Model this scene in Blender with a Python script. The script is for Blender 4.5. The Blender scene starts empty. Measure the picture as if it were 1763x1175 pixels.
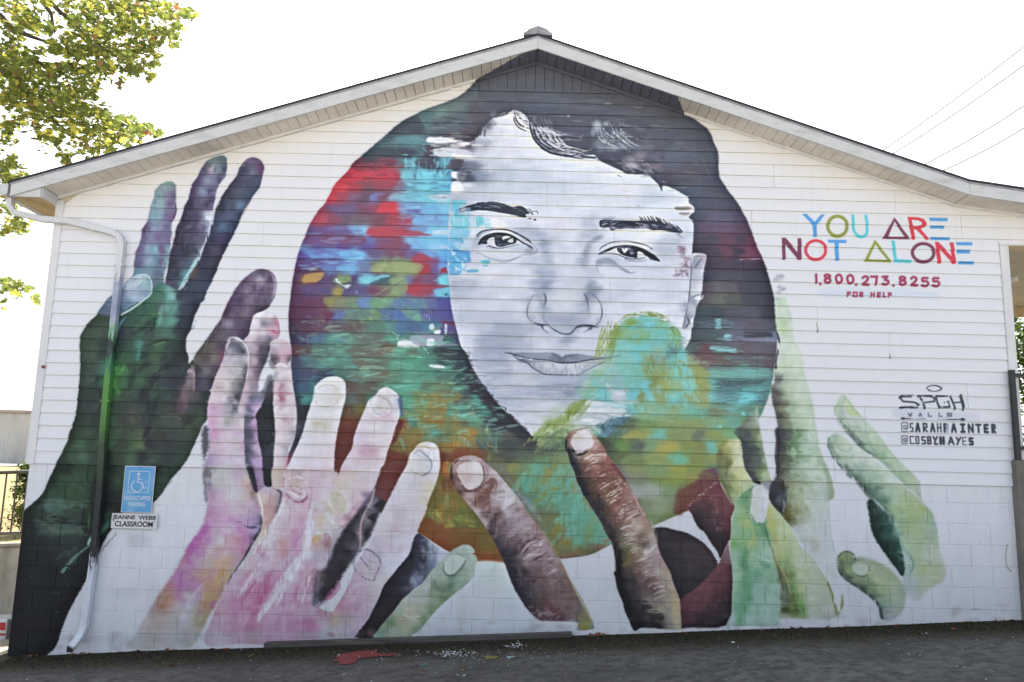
import bpy, bmesh, math, random
import numpy as np
from mathutils import Vector, Matrix
random.seed(4)
SC = bpy.context.scene
# ---------------------------------------------------------------- camera
FPX = 1400.; CAMD = 8.2; CAMZ = 1.6; SID = 1.577          # focal length in photo pixels, distance to the wall, eye height, foot of the siding
_p = math.atan(.1615); _r = .0235
FW = np.array([0, math.cos(_p), math.sin(_p)]); _u = np.array([0, -math.sin(_p), math.cos(_p)]); _x = np.array([1., 0, 0])
R2 = _x * math.cos(_r) + _u * math.sin(_r); U2 = -_x * math.sin(_r) + _u * math.cos(_r)
cam = bpy.data.cameras.new('camera'); cam.sensor_width = 36; cam.lens = FPX / 1763 * 36; cam.clip_end = 3000; cam.clip_start = .05
co = bpy.data.objects.new('camera', cam); SC.collection.objects.link(co)
M = Matrix(((R2[0], U2[0], -FW[0]), (R2[1], U2[1], -FW[1]), (R2[2], U2[2], -FW[2])))
co.matrix_world = Matrix.Translation((0, -CAMD, CAMZ)) @ M.to_4x4()
SC.camera = co
# ---------------------------------------------------------------- light: the sun stands behind the building
SUN_EL, SUN_AZ = 46., -4.                                   # azimuth from +Y towards +X
w = bpy.data.worlds.new('World'); SC.world = w; w.use_nodes = True
nt = w.node_tree; bg = nt.nodes['Background']; sky = nt.nodes.new('ShaderNodeTexSky'); sky.sky_type = 'NISHITA'; sky.sun_disc = False
sky.sun_elevation = math.radians(SUN_EL); sky.sun_rotation = math.radians(SUN_AZ); sky.air_density = 1.0; sky.dust_density = 4.0; sky.ozone_density = 1.0; sky.altitude = 300
hs = nt.nodes.new('ShaderNodeHueSaturation'); hs.inputs['Saturation'].default_value = .5; nt.links.new(sky.outputs[0], hs.inputs['Color']); nt.links.new(hs.outputs[0], bg.inputs[0]); bg.inputs[1].default_value = .135
sl = bpy.data.lights.new('sun', 'SUN'); sl.energy = 4.6; sl.angle = math.radians(.53); sl.color = (1, .95, .87)
so = bpy.data.objects.new('sun', sl); SC.collection.objects.link(so)
el, az = math.radians(SUN_EL), math.radians(SUN_AZ)
sd_ = Vector((math.sin(az) * math.cos(el), math.cos(az) * math.cos(el), math.sin(el)))
so.rotation_euler = sd_.to_track_quat('Z', 'Y').to_euler(); so.location = sd_ * 60
SC.view_settings.view_transform = 'Standard'; SC.view_settings.look = 'None'; SC.view_settings.gamma = 1; SC.view_settings.exposure = 1.53
SC.view_settings.use_curve_mapping = False
SC.cycles.max_bounces = 6; SC.cycles.caustics_reflective = False; SC.cycles.caustics_refractive = False
def unproj(x, y, Y=0.):
    d = FW + R2 * (x - 881.5) / FPX + U2 * (587.5 - y) / FPX
    t = (Y + CAMD) / d[1]
    return np.array([0, -CAMD, CAMZ]) + d * t
# ---------------------------------------------------------------- mural paint (a picture built stroke by stroke in memory)
MW,MH=1763,1175
_rs=np.random.RandomState(7)
CAN=np.zeros((MH,MW,3),np.float32)
VX=[0.,0.,1.]
def V(ox=0.,oy=0.,s=1.):
    VX[:]=[ox,oy,s]
def T(pts):
    a=np.asarray(pts,np.float32).reshape(-1,2)
    return np.stack([VX[0]+a[:,0]/VX[2],VX[1]+a[:,1]/VX[2]],1)
def col(h):
    if not isinstance(h,str):return np.array(h,np.float32)
    return np.array([int(h[i:i+2],16)/255. for i in(0,2,4)],np.float32)
def vnoise(h,w,sx,sy,seed=None,ox=0,oy=0):
    """value noise, cells sx by sy pixels"""
    rs=_rs if seed is None else np.random.RandomState(seed)
    gw,gh=int(w/sx)+3,int(h/sy)+3
    g=rs.rand(gh,gw).astype(np.float32)
    x=np.arange(w)/sx;y=np.arange(h)/sy
    x0=x.astype(int);y0=y.astype(int);fx=(x-x0).astype(np.float32);fy=(y-y0).astype(np.float32)
    fx=fx*fx*(3-2*fx);fy=(fy*fy*(3-2*fy))[:,None]
    a=g[y0][:,x0]*(1-fx)+g[y0][:,x0+1]*fx
    b=g[y0+1][:,x0]*(1-fx)+g[y0+1][:,x0+1]*fx
    return a*(1-fy)+b*fy
def fnoise(h,w,sx,sy,oct=3):
    o=0;amp=1.;t=0
    for i in range(oct):
        o=o+amp*vnoise(h,w,max(sx/2**i,1.01),max(sy/2**i,1.01));t+=amp;amp*=.55
    return o/t-.5
DM=[None];DK_=[1.];SK_=[1.]
COV=np.zeros((MH,MW),np.float32) # where paint already covers the white
def blur(m,r):
    if r<.75:return m
    for _ in range(1 if r<1.3 else 2):
        k=max(1,int(round(r)));
        for ax in(0,1):
            p=np.pad(m,[(k+1,k)if i==ax else(0,0)for i in(0,1)],mode='edge').cumsum(ax,dtype=np.float64)
            n=m.shape[ax]
            m=((p[2*k+1:]-p[:-2*k-1])if ax==0 else(p[:,2*k+1:]-p[:,:-2*k-1])).astype(np.float32)/(2*k+1)
    return m
def spl(p,closed=False,n=5):
    """Catmull-Rom through the points"""
    p=np.asarray(p,np.float32)
    if len(p)<3:return p
    if closed:q=np.vstack([p[-1],p,p[0],p[1]])
    else:q=np.vstack([2*p[0]-p[1],p,2*p[-1]-p[-2]])
    out=[]
    for i in range(1,len(q)-2):
        a,b,c,d=q[i-1],q[i],q[i+1],q[i+2]
        for t in np.arange(n)/n:
            out.append(.5*(2*b+(c-a)*t+(2*a-5*b+4*c-d)*t*t+(3*b-a-3*c+d)*t**3))
    if not closed:out.append(q[-2])
    return np.array(out,np.float32)
def rast(p,x0,y0,w,h,ss=3):
    """antialiased polygon coverage"""
    acc=np.zeros((h,w+2),np.float32)
    x=p[:,0]-x0;y=p[:,1]-y0
    x2=np.roll(x,-1);y2=np.roll(y,-1)
    lo=np.minimum(y,y2);hi=np.maximum(y,y2)
    for j in range(h*ss):
        yy=(j+.5)/ss
        m=(lo<=yy)&(hi>yy)
        if not m.any():continue
        xs=np.sort(x[m]+(yy-y[m])*(x2[m]-x[m])/(y2[m]-y[m]))
        xs=np.clip(xs,0,w)
        r=acc[j//ss]
        for a,b in zip(xs[::2],xs[1::2]):
            ia,ib=int(a),int(b)
            # derivative form, summed later
            r[ia]+=(1-(a-ia));r[ia+1]+=(a-ia)
            r[ib]-=(1-(b-ib));r[ib+1]-=(b-ib)
    return np.clip(acc.cumsum(1)[:,:w]/ss,0,1)
def box(p,pad):
    x0=int(max(0,p[:,0].min()-pad));y0=int(max(0,p[:,1].min()-pad))
    x1=int(min(MW,p[:,0].max()+pad+1));y1=int(min(MH,p[:,1].max()+pad+1))
    return x0,y0,x1,y1
def put(m,x0,y0,c):
    h,w=m.shape
    r=CAN[y0:y0+h,x0:x0+w]
    r+=(c-r)*m[...,None]
def field(S,x0,y0,w,h,pw=3.,ax=1.,wx=6.,wy=4.,pl=0.,s2=26.):
    """colour field through scattered samples, warped so that the patches read as brushwork"""
    s=2;hh,ww=(h+1)//s+1,(w+1)//s+1
    P=T([q[:2]for q in S]);K=np.array([col(q[2])for q in S])
    yy,xx=np.mgrid[0:hh,0:ww].astype(np.float32)
    xx=x0+xx*s;yy=y0+yy*s
    xx=xx+fnoise(hh,ww,14*ax,5,3)*wx*3.2*ax
    yy=yy+fnoise(hh,ww,16,9,3)*wy*3.2
    if pl:
        r=ROW[y0:y0+h:s,x0:x0+w:s];r=np.pad(r,((0,hh-r.shape[0]),(0,ww-r.shape[1])),mode='edge')
        n=_rs.rand(80,200).astype(np.float32)-.5
        ci=np.clip((xx/16).astype(int),0,199)
        xx=xx+n[r,ci]*pl
    W=np.zeros((hh,ww),np.float32);A=np.zeros((hh,ww,3),np.float32)
    for(px,py),c in zip(P,K):
        d=((xx-px)/ax)**2+(yy-py)**2
        q=1./(d+s2)**(pw/2)
        W+=q;A+=q[...,None]*c
    A/=W[...,None]
    A=np.repeat(np.repeat(A,s,0),s,1)
    A=(A+np.roll(A,1,0)+np.roll(A,1,1)+np.roll(np.roll(A,1,0),1,1))/4
    return A[:h,:w]
def grain(c,h,w,g=.02,sx=22,sy=2.2):
    if g<=0:return c
    n=.8*fnoise(h,w,sx*1.6,sy*2.2,2)+.25*fnoise(h,w,sy*2,sx*.7,1)+.25*fnoise(h,w,1.3,1.3,1)
    return np.clip(c*(1+n[...,None]*g*2.4),0,1)
def poly(pts,c,a=1.,soft=.8,rough=1.2,g=.02,smooth=True,closed=True,mask=None,**kw):
    p=T(pts)
    if smooth:p=spl(p,True)
    x0,y0,x1,y1=box(p,soft*2+4);w,h=x1-x0,y1-y0
    if w<2 or h<2:return
    m=rast(p,x0,y0,w,h)
    if soft>.5:m=blur(m,soft)
    if rough:
        n=fnoise(h,w,9,2.5,2)*rough
        k=1.6/max(soft,.7)
        m=np.clip((m-.5)+n*.5*(1-np.abs(2*m-1)),-.5,.5)+.5
    if mask is None:mask=DM[0]
    if mask is not None:m=m*mask[y0:y1,x0:x1]
    cc=field(c,x0,y0,w,h,**kw)if isinstance(c,list)else np.broadcast_to(col(c),(h,w,3))
    put(m*a,x0,y0,grain(cc,h,w,g))
    if a>=.9:np.maximum(COV[y0:y1,x0:x1],m,out=COV[y0:y1,x0:x1])
def sd(p,wd,x0,y0,w,h):
    yy,xx=np.mgrid[0:h,0:w].astype(np.float32);xx+=x0+.0;yy+=y0+.0
    best=np.full((h,w),1e9,np.float32)
    for i in range(len(p)-1):
        ax_,ay=p[i];bx,by=p[i+1];dx,dy=bx-ax_,by-ay
        L=dx*dx+dy*dy+1e-6
        # local window
        r=max(wd[i],wd[i+1])+6
        jx0=int(max(0,min(ax_,bx)-r-x0));jx1=int(min(w,max(ax_,bx)+r-x0+1))
        jy0=int(max(0,min(ay,by)-r-y0));jy1=int(min(h,max(ay,by)+r-y0+1))
        if jx1<=jx0 or jy1<=jy0:continue
        X=xx[jy0:jy1,jx0:jx1];Y=yy[jy0:jy1,jx0:jx1]
        t=np.clip(((X-ax_)*dx+(Y-ay)*dy)/L,0,1)
        d=np.sqrt((X-ax_-t*dx)**2+(Y-ay-t*dy)**2)-(wd[i]+(wd[i+1]-wd[i])*t)*.5
        b=best[jy0:jy1,jx0:jx1];np.minimum(b,d,out=b)
    return best
def st(pts,wdt,c,a=1.,soft=.6,dry=0.,taper=True,g=.0,mask=None,smooth=True):
    """a brush stroke; wdt in photo pixels, one width or one per point"""
    p=T(pts);n=4
    ws=np.asarray(wdt if np.ndim(wdt)else[wdt]*len(p),np.float32)
    if len(ws)!=len(p):ws=np.interp(np.linspace(0,1,len(p)),np.linspace(0,1,len(ws)),ws)
    q=spl(p,False,n)if smooth else p
    wq=np.interp(np.linspace(0,1,len(q)),np.linspace(0,1,len(p)),ws)
    if taper and not np.ndim(wdt):wq=wq*np.clip(4*np.minimum(np.linspace(0,1,len(q)),np.linspace(1,0,len(q)))+.25,0,1)
    x0,y0,x1,y1=box(q,wq.max()/2+soft+3);w,h=x1-x0,y1-y0
    if w<2 or h<2:return
    d=sd(q,wq,x0,y0,w,h)
    m=np.clip(.5-d/(2*max(soft,.45)),0,1)
    if soft>1.5:m=m*m*(3-2*m)
    if dry:
        dx,dy=q[-1]-q[0]
        n_=fnoise(h,w,16,2.6,2)if abs(dx)>abs(dy)else fnoise(h,w,2.6,16,2)
        m=m*np.clip(.5+(n_*2.2+(.5-dry))*3,0,1)
    if mask is None:mask=DM[0]
    if mask is not None:m=m*mask[y0:y1,x0:x1]
    cc=np.broadcast_to(col(c),(h,w,3))
    put(m*min(1.,a*SK_[0]),x0,y0,grain(cc,h,w,g)if g else cc)
def blob(x,y,rx,ry,c,a=1.,ang=0.,hard=0.,mask=None):
    """soft ellipse, radii in photo pixels"""
    (cx,cy),=T([(x,y)]);R=max(rx,ry)*(1.9 if hard<.5 else 1.3)+2
    x0,y0,x1,y1=int(max(0,cx-R)),int(max(0,cy-R)),int(min(MW,cx+R)),int(min(MH,cy+R));w,h=x1-x0,y1-y0
    if w<2 or h<2:return
    yy,xx=np.mgrid[0:h,0:w].astype(np.float32);xx+=x0-cx;yy+=y0-cy
    ca,sa=math.cos(math.radians(ang)),math.sin(math.radians(ang))
    u=(xx*ca+yy*sa)/rx;v=(-xx*sa+yy*ca)/ry
    d=u*u+v*v
    d=d*(1+fnoise(h,w,10,5,2)*.9)
    m=np.clip(1.35*np.exp(-d*1.3)-.12,0,1)if hard<.5 else np.clip((1-d)*4*hard+.5,0,1)
    if mask is None:mask=DM[0]
    if mask is not None:m=m*mask[y0:y1,x0:x1]
    put(m*a,x0,y0,col(c))
def dabs(pts,cols,n,L,wd,ang,a=.6,jit=12,dry=.3,soft=1.1,mask=None):
    """n random dabs of paint inside the polygon"""
    p=T(pts);x0,y0,x1,y1=box(p,0);m=rast(p,x0,y0,x1-x0,y1-y0,1)
    sv=VX[:];V();mask=COV if mask is None and DM[0]is None else mask
    done=0;tries=0
    while done<n and tries<n*30:
        tries+=1
        x=_rs.randint(x1-x0);y=_rs.randint(y1-y0)
        if m[y,x]<.5:continue
        done+=1
        t=math.radians(ang+_rs.uniform(-jit,jit));l=L*_rs.uniform(.5,1.4)/2
        dx,dy=math.cos(t)*l,math.sin(t)*l;b=_rs.uniform(-.15,.15)*l
        X,Y=x+x0,y+y0
        st([(X-dx,Y-dy),(X-b*math.sin(t),Y+b*math.cos(t)),(X+dx,Y+dy)],max(wd,2.6)*_rs.uniform(.7,1.7),cols[_rs.randint(len(cols))],a*DK_[0]/SK_[0]*_rs.uniform(.5,1),soft,dry,mask=mask)
    VX[:]=sv
def smudge(pts,n,L,wd,ang,jit=10,push=(9,3),a=(.35,.8),dry=.35,lum=.05,mask=None):
    """n strokes that drag the paint already there a little way"""
    p=T(pts);x0,y0,x1,y1=box(p,0);m=rast(p,x0,y0,x1-x0,y1-y0,1);sv=VX[:];V();mask=COV if mask is None else mask
    for _ in range(n):
        for k in range(12):
            x=_rs.randint(x1-x0);y=_rs.randint(y1-y0)
            if m[y,x]>.5:break
        else:continue
        X,Y=x+x0,y+y0;t=math.radians(ang+_rs.uniform(-jit,jit));l=L*_rs.uniform(.4,1.5)/2
        sx=int(np.clip(X+_rs.normal(0,push[0]),0,MW-1));sy=int(np.clip(Y+_rs.normal(0,push[1]),0,MH-1))
        if m[min(max(sy-y0,0),y1-y0-1),min(max(sx-x0,0),x1-x0-1)]<.5:continue
        c=np.clip(CAN[sy,sx]*(1+_rs.normal(0,lum)),0,1)
        dx,dy=math.cos(t)*l,math.sin(t)*l
        st([(X-dx,Y-dy),(X+dx,Y+dy)],wd*_rs.uniform(.6,1.6),c,_rs.uniform(*a),.7,dry,mask=mask,smooth=False)
    VX[:]=sv
def pmask(pts,soft=.8,smooth=True):
    p=T(pts);p=spl(p,True)if smooth else p
    M=np.zeros((MH,MW),np.float32);x0,y0,x1,y1=box(p,4)
    M[y0:y1,x0:x1]=blur(rast(p,x0,y0,x1-x0,y1-y0,2),soft)
    return M
# which siding course (or block course) a point of the picture falls on, so that paint changes from course to course
_yy,_xx=np.mgrid[0:MH,0:MW].astype(np.float32)
_d=FW[:,None,None]+R2[:,None,None]*((_xx-881.5)/FPX)+U2[:,None,None]*((587.5-_yy)/FPX)
_hz=CAMZ+_d[2]*(CAMD/_d[1])
ROW=np.where(_hz>SID,8+np.floor((_hz-SID)/.127),np.clip(7-np.floor((SID-_hz)/.2032),0,7)).astype(int).clip(0,60)
del _yy,_xx,_d,_hz
WHITE='d9dbe2'
CAN[:]=col(WHITE)
# ---- the big round head shape: hair ball, then its colours
V()
BALL=[(880,98),(850,118),(818,140),(807,153),(785,169),(745,184),(721,194),(688,212),(666,231),(644,250),(621,270),(609,280),(595,299),(577,317),(562,346),(546,366),(533,387),(524,410),(516,428),(509,455),(504,481),(500,510),(497,540),(497,569),(500,591),(501,633),(504,664),(530,760),(620,860),(720,917),(771,949),(817,966),(868,969),(965,963),(1018,955),(1054,937),(1163,889),(1215,862),(1262,800),(1283,758),(1295,737),(1310,715),(1319,695),(1327,672),(1330,653),(1334,626),(1338,586),(1336,533),(1332,510),(1323,475),(1314,448),(1303,424),(1289,386),(1277,362),(1266,344),(1252,326),(1238,301),(1237,266),(1229,246),(1221,226),(1197,206),(1179,190),(1168,168),(1050,110),(940,78)]
BM=pmask(BALL,.7)
S=[]
def row(y,*xc):
    for x,c in xc:S.append((x,y,c))
row(120,(840,'4c5060'),(930,'484c5b'),(1040,'4a4e5d'))
row(150,(815,'4a505e'),(900,'484d5b'),(1000,'474b58'),(1150,'484b59'))
row(185,(760,'56656d'),(800,'4e5764'),(850,'474c5a'),(950,'4a515f'),(1100,'4a4d5a'),(1190,'484c5a'))
row(215,(720,'46525d'),(745,'4c6a72'),(790,'4d5a68'),(820,'45404d'),(1000,'4b5160'),(1100,'494e5d'),(1200,'454a59'))
row(222,(690,'434b58'),(720,'3f4653'),(755,'46525e'),(800,'46404c'))
row(240,(662,'45565f'),(690,'496c76'),(715,'4d7982'),(745,'4f6470'),(775,'8f95a0'),(810,'6e6b76'))
row(262,(640,'3d4a54'),(665,'3d4551'),(700,'3c424e'),(725,'42606b'),(742,'43303b'))
row(281,(615,'5b3a48'),(640,'4a3f4b'),(670,'4f3543'),(695,'49606b'),(710,'5197ac'),(735,'48697a'),(750,'413a45'),(765,'4c8297'),(775,'529bb0'))
row(300,(590,'b03a48'),(610,'c2303c'),(630,'a83241'),(660,'a62f3d'),(685,'8f3444'),(700,'57a1b8'),(730,'5ab2d0'),(760,'509fc0'),(773,'4f87a8'))
row(320,(585,'c93c47'),(605,'8c3442'),(625,'594352'),(650,'743b4a'),(675,'833847'),(690,'6b5f77'),(705,'55a0bc'),(735,'5bb4d0'),(765,'4f9fc8'))
row(339,(570,'bf3744'),(590,'8e3a4a'),(605,'6b4b6a'),(630,'5a4358'),(645,'5c62a0'),(660,'6b3f50'),(675,'6f8ca6'),(700,'5fa0bf'),(730,'5fb0cc'),(765,'80b6cf'))
row(359,(552,'8a3f54'),(575,'5f4a75'),(600,'5a4a70'),(630,'6a3f57'),(650,'8a3a4e'),(672,'c43644'),(690,'6473a5'),(710,'5a97cf'),(715,'6560a0'),(740,'5aa0d5'),(780,'6ab7d8'))
row(378,(545,'a13e50'),(565,'7b3f52'),(590,'5e4c58'),(620,'5f505c'),(650,'66434f'),(672,'8f3a48'),(690,'8a4660'),(700,'8a5070'),(715,'5a94d0'),(745,'6487bf'),(775,'5a9fe0'))
row(397,(537,'5b4570'),(560,'5d4573'),(590,'5a4d80'),(612,'5a87b5'),(625,'62a6cf'),(640,'a23c4a'),(665,'a33a49'),(690,'88445a'),(715,'6683b5'),(740,'62aede'),(770,'6ab4e0'))
row(412,(527,'6a4060'),(560,'6f3f58'),(595,'6c3f5a'),(620,'6a3f5e'),(640,'4f5f9a'),(660,'6a4565'),(680,'7a3f55'),(700,'62a0d8'),(730,'5fa8e0'),(770,'60a8e0'))
row(422,(520,'5676a8'),(550,'554a85'),(590,'5a4582'),(630,'57458a'),(655,'744058'),(675,'773e52'),(695,'6a4a70'),(715,'5a8ad0'),(750,'7eb0dc'))
row(437,(515,'55458a'),(535,'4f74b0'),(560,'5288c5'),(590,'5496d2'),(615,'5a9bd5'),(640,'564a72'),(665,'66435c'),(690,'66405c'),(710,'5f4b80'),(735,'5588cc'),(765,'4f95dc'))
row(450,(512,'553a62'),(540,'554078'),(570,'54508a'),(600,'5478b8'),(630,'5c74a0'),(650,'63725e'),(680,'6b7a5e'),(700,'667560'),(720,'9a3c4c'),(740,'7b4a75'),(760,'4f80c8'),(790,'4aa3dc'))
row(462,(510,'553258'),(540,'523460'),(570,'5068a0'),(600,'5690c8'),(630,'5c6890'),(650,'6c4458'),(665,'787f5c'),(690,'80905f'),(715,'83945f'),(730,'9a3340'),(745,'644a80'),(765,'5590d5'))
row(480,(506,'4e3454'),(525,'6a4a4a'),(545,'50355c'),(570,'4c3a66'),(585,'6b805a'),(605,'50386a'),(630,'59a5c0'),(650,'445262'),(665,'3f5560'),(685,'718a62'),(705,'56628c'),(725,'743a52'),(745,'6a4468'),(768,'57b2d0'))
row(500,(502,'503050'),(530,'4c3a68'),(560,'4a3c6a'),(575,'7a7448'),(595,'4d4070'),(625,'4f4878'),(650,'673c58'),(665,'6a5f52'),(680,'70855e'),(695,'66506c'),(715,'a03444'),(735,'8a3a50'),(755,'5678b0'),(770,'56a8c8'))
row(520,(502,'50304c'),(530,'582c48'),(555,'5a3050'),(570,'7a7645'),(585,'6a7060'),(605,'5e7a5c'),(625,'4f6fa8'),(645,'5e8a60'),(665,'5e8868'),(690,'4c6a90'),(715,'4c7488'),(740,'525c88'),(765,'48488c'))
row(542,(502,'502c4a'),(525,'502c48'),(560,'602c44'),(578,'4a5a90'),(600,'5a7068'),(620,'4f7064'),(645,'607c50'),(665,'3f5690'),(690,'3f5c98'),(715,'568878'),(740,'4e4a88'),(775,'4c4888'))
row(562,(502,'3c2c44'),(525,'4a3044'),(555,'55384a'),(580,'4d3f48'),(605,'584a48'),(640,'4a6f62'),(665,'4b7c74'),(690,'42688a'),(715,'445a80'),(740,'41708a'),(765,'4a4a7c'),(782,'55487c'))
row(583,(502,'2e2c44'),(525,'3a3a58'),(550,'3f6078'),(575,'47786c'),(600,'4f7c6c'),(625,'55605c'),(650,'58605a'),(680,'4a8670'),(705,'45786e'),(730,'6a6c82'),(765,'3a6058'),(788,'42406a'))
row(602,(504,'543038'),(530,'4e3c3e'),(550,'4a685c'),(580,'4e7664'),(610,'5a5e54'),(640,'5c5a50'),(665,'6a4c40'),(690,'4e8c76'),(705,'58705e'),(725,'4a8a72'),(750,'406458'),(770,'3a3c40'),(800,'2e2c3a'))
row(622,(506,'3a3c54'),(530,'3f6068'),(560,'4b8070'),(590,'4e7866'),(620,'5e5c50'),(650,'546458'),(680,'4e8a72'),(710,'458a72'),(740,'467a6a'),(770,'344e50'),(800,'2e3c44'))
row(644,(508,'33405c'),(530,'3f4460'),(560,'374056'),(590,'486a60'),(620,'5a6a5c'),(650,'65604c'),(680,'527a66'),(710,'4c8670'),(740,'468672'),(770,'3c6c60'),(800,'2f4448'),(820,'2a323a'))
row(664,(508,'2e3a52'),(525,'36506a'),(545,'3c7070'),(600,'584a44'),(640,'5a504a'),(660,'4e7a62'),(690,'4c8a74'),(710,'4e947c'),(740,'51745a'),(770,'5c7250'),(795,'3b5a54'),(830,'2e3038'))
row(686,(510,'2b3644'),(525,'3f8078'),(600,'55605a'),(620,'57503f'),(635,'3f7a68'),(700,'4f8c72'),(720,'70743f'),(745,'7a7a40'),(775,'787440'),(800,'3f4e4a'),(830,'3c8072'),(850,'333038'))
row(706,(512,'282a34'),(530,'283038'),(600,'5a4838'),(620,'6a6436'),(640,'707038'),(700,'4c8a74'),(725,'6e7440'),(755,'7a703a'),(775,'4a8474'),(800,'3f6a60'),(835,'347066'),(870,'322f38'))
row(726,(512,'24262e'),(600,'6b3828'),(625,'604434'),(690,'6a3028'),(700,'3f8070'),(725,'7c7236'),(750,'8a6c30'),(775,'6c7444'),(795,'5c6248'),(815,'4f8068'),(840,'3c3c44'),(875,'34323a'))
row(748,(600,'663024'),(620,'62302a'),(690,'7a6438'),(715,'786c38'),(740,'48887a'),(765,'5a6a48'),(785,'7c7438'),(810,'94702c'),(835,'4c6c5c'),(870,'4a5048'),(900,'3f4244'))
row(768,(600,'62302a'),(690,'6f6030'),(715,'7b6a30'),(745,'737048'),(770,'8a6a30'),(800,'806c38'),(830,'3e4a48'),(870,'34403c'),(905,'4c5a44'),(940,'4f6a50'),(970,'4c6c52'))
row(785,(600,'6a3024'),(680,'6a3028'),(765,'643428'),(790,'703c28'),(815,'7c5c30'),(840,'5c5a38'),(870,'42463e'),(900,'54644a'),(935,'5a7048'),(970,'6a7c50'))
row(805,(765,'8c4e28'),(775,'a8602a'),(830,'565a5c'),(855,'6a6a48'),(880,'787840'),(905,'66784a'),(925,'529078'),(950,'6c7448'),(975,'5a8868'))
row(830,(765,'6c4430'),(755,'6e7040'),(850,'505058'),(880,'6c6e44'),(910,'4c8870'),(935,'747440'),(960,'5f7c54'),(985,'56907a'),(1000,'7c7c78'))
row(865,(745,'6c6030'),(770,'72682e'),(850,'585c54'),(890,'55605a'),(915,'548068'),(940,'666f48'),(965,'57907a'),(990,'549278'),(1005,'6a7850'))
row(890,(735,'6a6430'),(760,'7a6a30'),(790,'626830'),(820,'5c5a30'),(900,'585860'),(930,'656c50'),(950,'6e7044'),(970,'549078'),(1000,'52947a'),(1040,'5a8c74'))
row(912,(725,'7c4a2a'),(760,'7a4626'),(800,'646030'),(830,'5c5c30'),(940,'667050'),(960,'747040'),(985,'58907a'),(1015,'50937a'),(1050,'5a8a74'))
row(930,(745,'7a3e24'),(780,'7a4a28'),(820,'6e5228'),(850,'6a5028'),(950,'6a7048'),(975,'737040'),(1000,'59907a'),(1035,'5c9078'))
row(948,(780,'84452a'),(820,'745028'),(855,'704c28'),(965,'6c6c4c'),(990,'707040'),(1020,'6a6a4c'),(1050,'846048'))
row(962,(800,'90482a'),(850,'8c4a2a'),(990,'80604c'))
# right half: hair side and the colours under it
row(240,(1060,'4a5262'),(1130,'434858'),(1215,'444959'))
row(270,(1100,'4a4858'),(1160,'4a5262'),(1225,'474c5b'))
row(300,(1130,'4b4454'),(1180,'484652'),(1230,'444454'))
row(330,(1180,'454f60'),(1240,'444555'))
row(355,(1195,'434a5a'),(1230,'464655'),(1262,'444556'))
row(375,(1195,'434858'),(1225,'504a62'),(1250,'4b4a60'),(1278,'4a3f55'))
row(395,(1196,'43495a'),(1220,'504356'),(1245,'57405a'),(1275,'4f3c50'))
row(412,(1196,'43404f'),(1225,'403c4b'),(1250,'543648'),(1272,'403648'),(1292,'5a3648'))
row(432,(1198,'3a3342'),(1225,'3c3442'),(1245,'5a3346'),(1262,'35303f'),(1290,'65344a'),(1305,'5f3450'))
row(455,(1215,'3a3442'),(1240,'3e3443'),(1270,'3a3142'),(1308,'3c3040'))
row(475,(1215,'353948'),(1260,'3a3d4a'),(1300,'363746'),(1318,'333645'))
row(495,(1212,'4e4650'),(1230,'55505a'),(1255,'4f4852'),(1285,'3b3a48'),(1322,'353746'))
row(515,(1212,'504a52'),(1235,'555850'),(1260,'454a48'),(1290,'3a3946'),(1325,'34323f'))
row(538,(1205,'3c4a50'),(1230,'374048'),(1260,'46444f'),(1290,'454653'),(1328,'32343f'))
row(560,(1190,'454a55'),(1220,'3f4350'),(1250,'48505a'),(1290,'4d4858'),(1325,'4a4a56'))
row(580,(1170,'3f4a58'),(1185,'45505a'),(1205,'3e4a4c'),(1230,'3f5254'),(1260,'5a5e70'),(1290,'565668'),(1330,'606a7c'))
row(600,(1150,'4f9aa0'),(1165,'4a4e5c'),(1185,'4a6268'),(1205,'4a4a4a'),(1215,'6c3240'),(1240,'4a5550'),(1270,'584c52'),(1320,'544e5a'))
row(622,(1110,'8aa882'),(1140,'6a8a80'),(1160,'4c7c8a'),(1180,'6a9c98'),(1195,'66705a'),(1215,'6c424e'),(1240,'5c5046'),(1260,'4e4650'),(1290,'564c56'),(1325,'574a54'))
row(642,(1100,'88a07a'),(1140,'7a9870'),(1165,'62b8b8'),(1185,'8a8a50'),(1205,'808850'),(1230,'5b9a90'),(1260,'5a9e92'),(1290,'5a8c84'),(1322,'52746e'))
row(660,(1095,'80b098'),(1125,'868c50'),(1150,'72a088'),(1170,'80905c'),(1195,'8a8a48'),(1215,'5cb8b4'),(1240,'3f5058'),(1275,'46686a'),(1310,'4a7a7c'))
row(684,(1095,'66c0c0'),(1125,'868a50'),(1150,'7a9064'),(1175,'60b0a4'),(1200,'8a8a48'),(1220,'5cb0b4'),(1255,'50787c'),(1280,'57bcc0'),(1310,'50787c'))
row(706,(1085,'7a9c7c'),(1110,'62b4a4'),(1140,'7a9060'),(1170,'66a088'),(1200,'5ea08a'),(1235,'6a7450'),(1260,'56a49c'),(1290,'587c6c'))
row(728,(1080,'53604c'),(1110,'6c8850'),(1135,'7a8c54'),(1165,'7a8c54'),(1200,'7c8c50'),(1235,'6c9474'),(1270,'5c9080'),(1290,'68804c'))
row(748,(1060,'4e6c54'),(1085,'8a8c44'),(1110,'868a44'),(1128,'5ca498'),(1150,'748450'),(1180,'788450'),(1200,'606858'),(1230,'7c8848'),(1260,'6a9868'))
row(768,(1045,'3f463c'),(1070,'5c7c3c'),(1095,'4f5c50'),(1120,'6c8860'),(1145,'9a9040'),(1180,'7a8440'),(1200,'787c44'),(1225,'5ca090'),(1250,'8c8c3c'))
row(790,(1045,'45503c'),(1060,'52603a'),(1090,'667848'),(1130,'7c8848'),(1170,'5ca080'),(1200,'788040'),(1240,'808440'))
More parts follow.
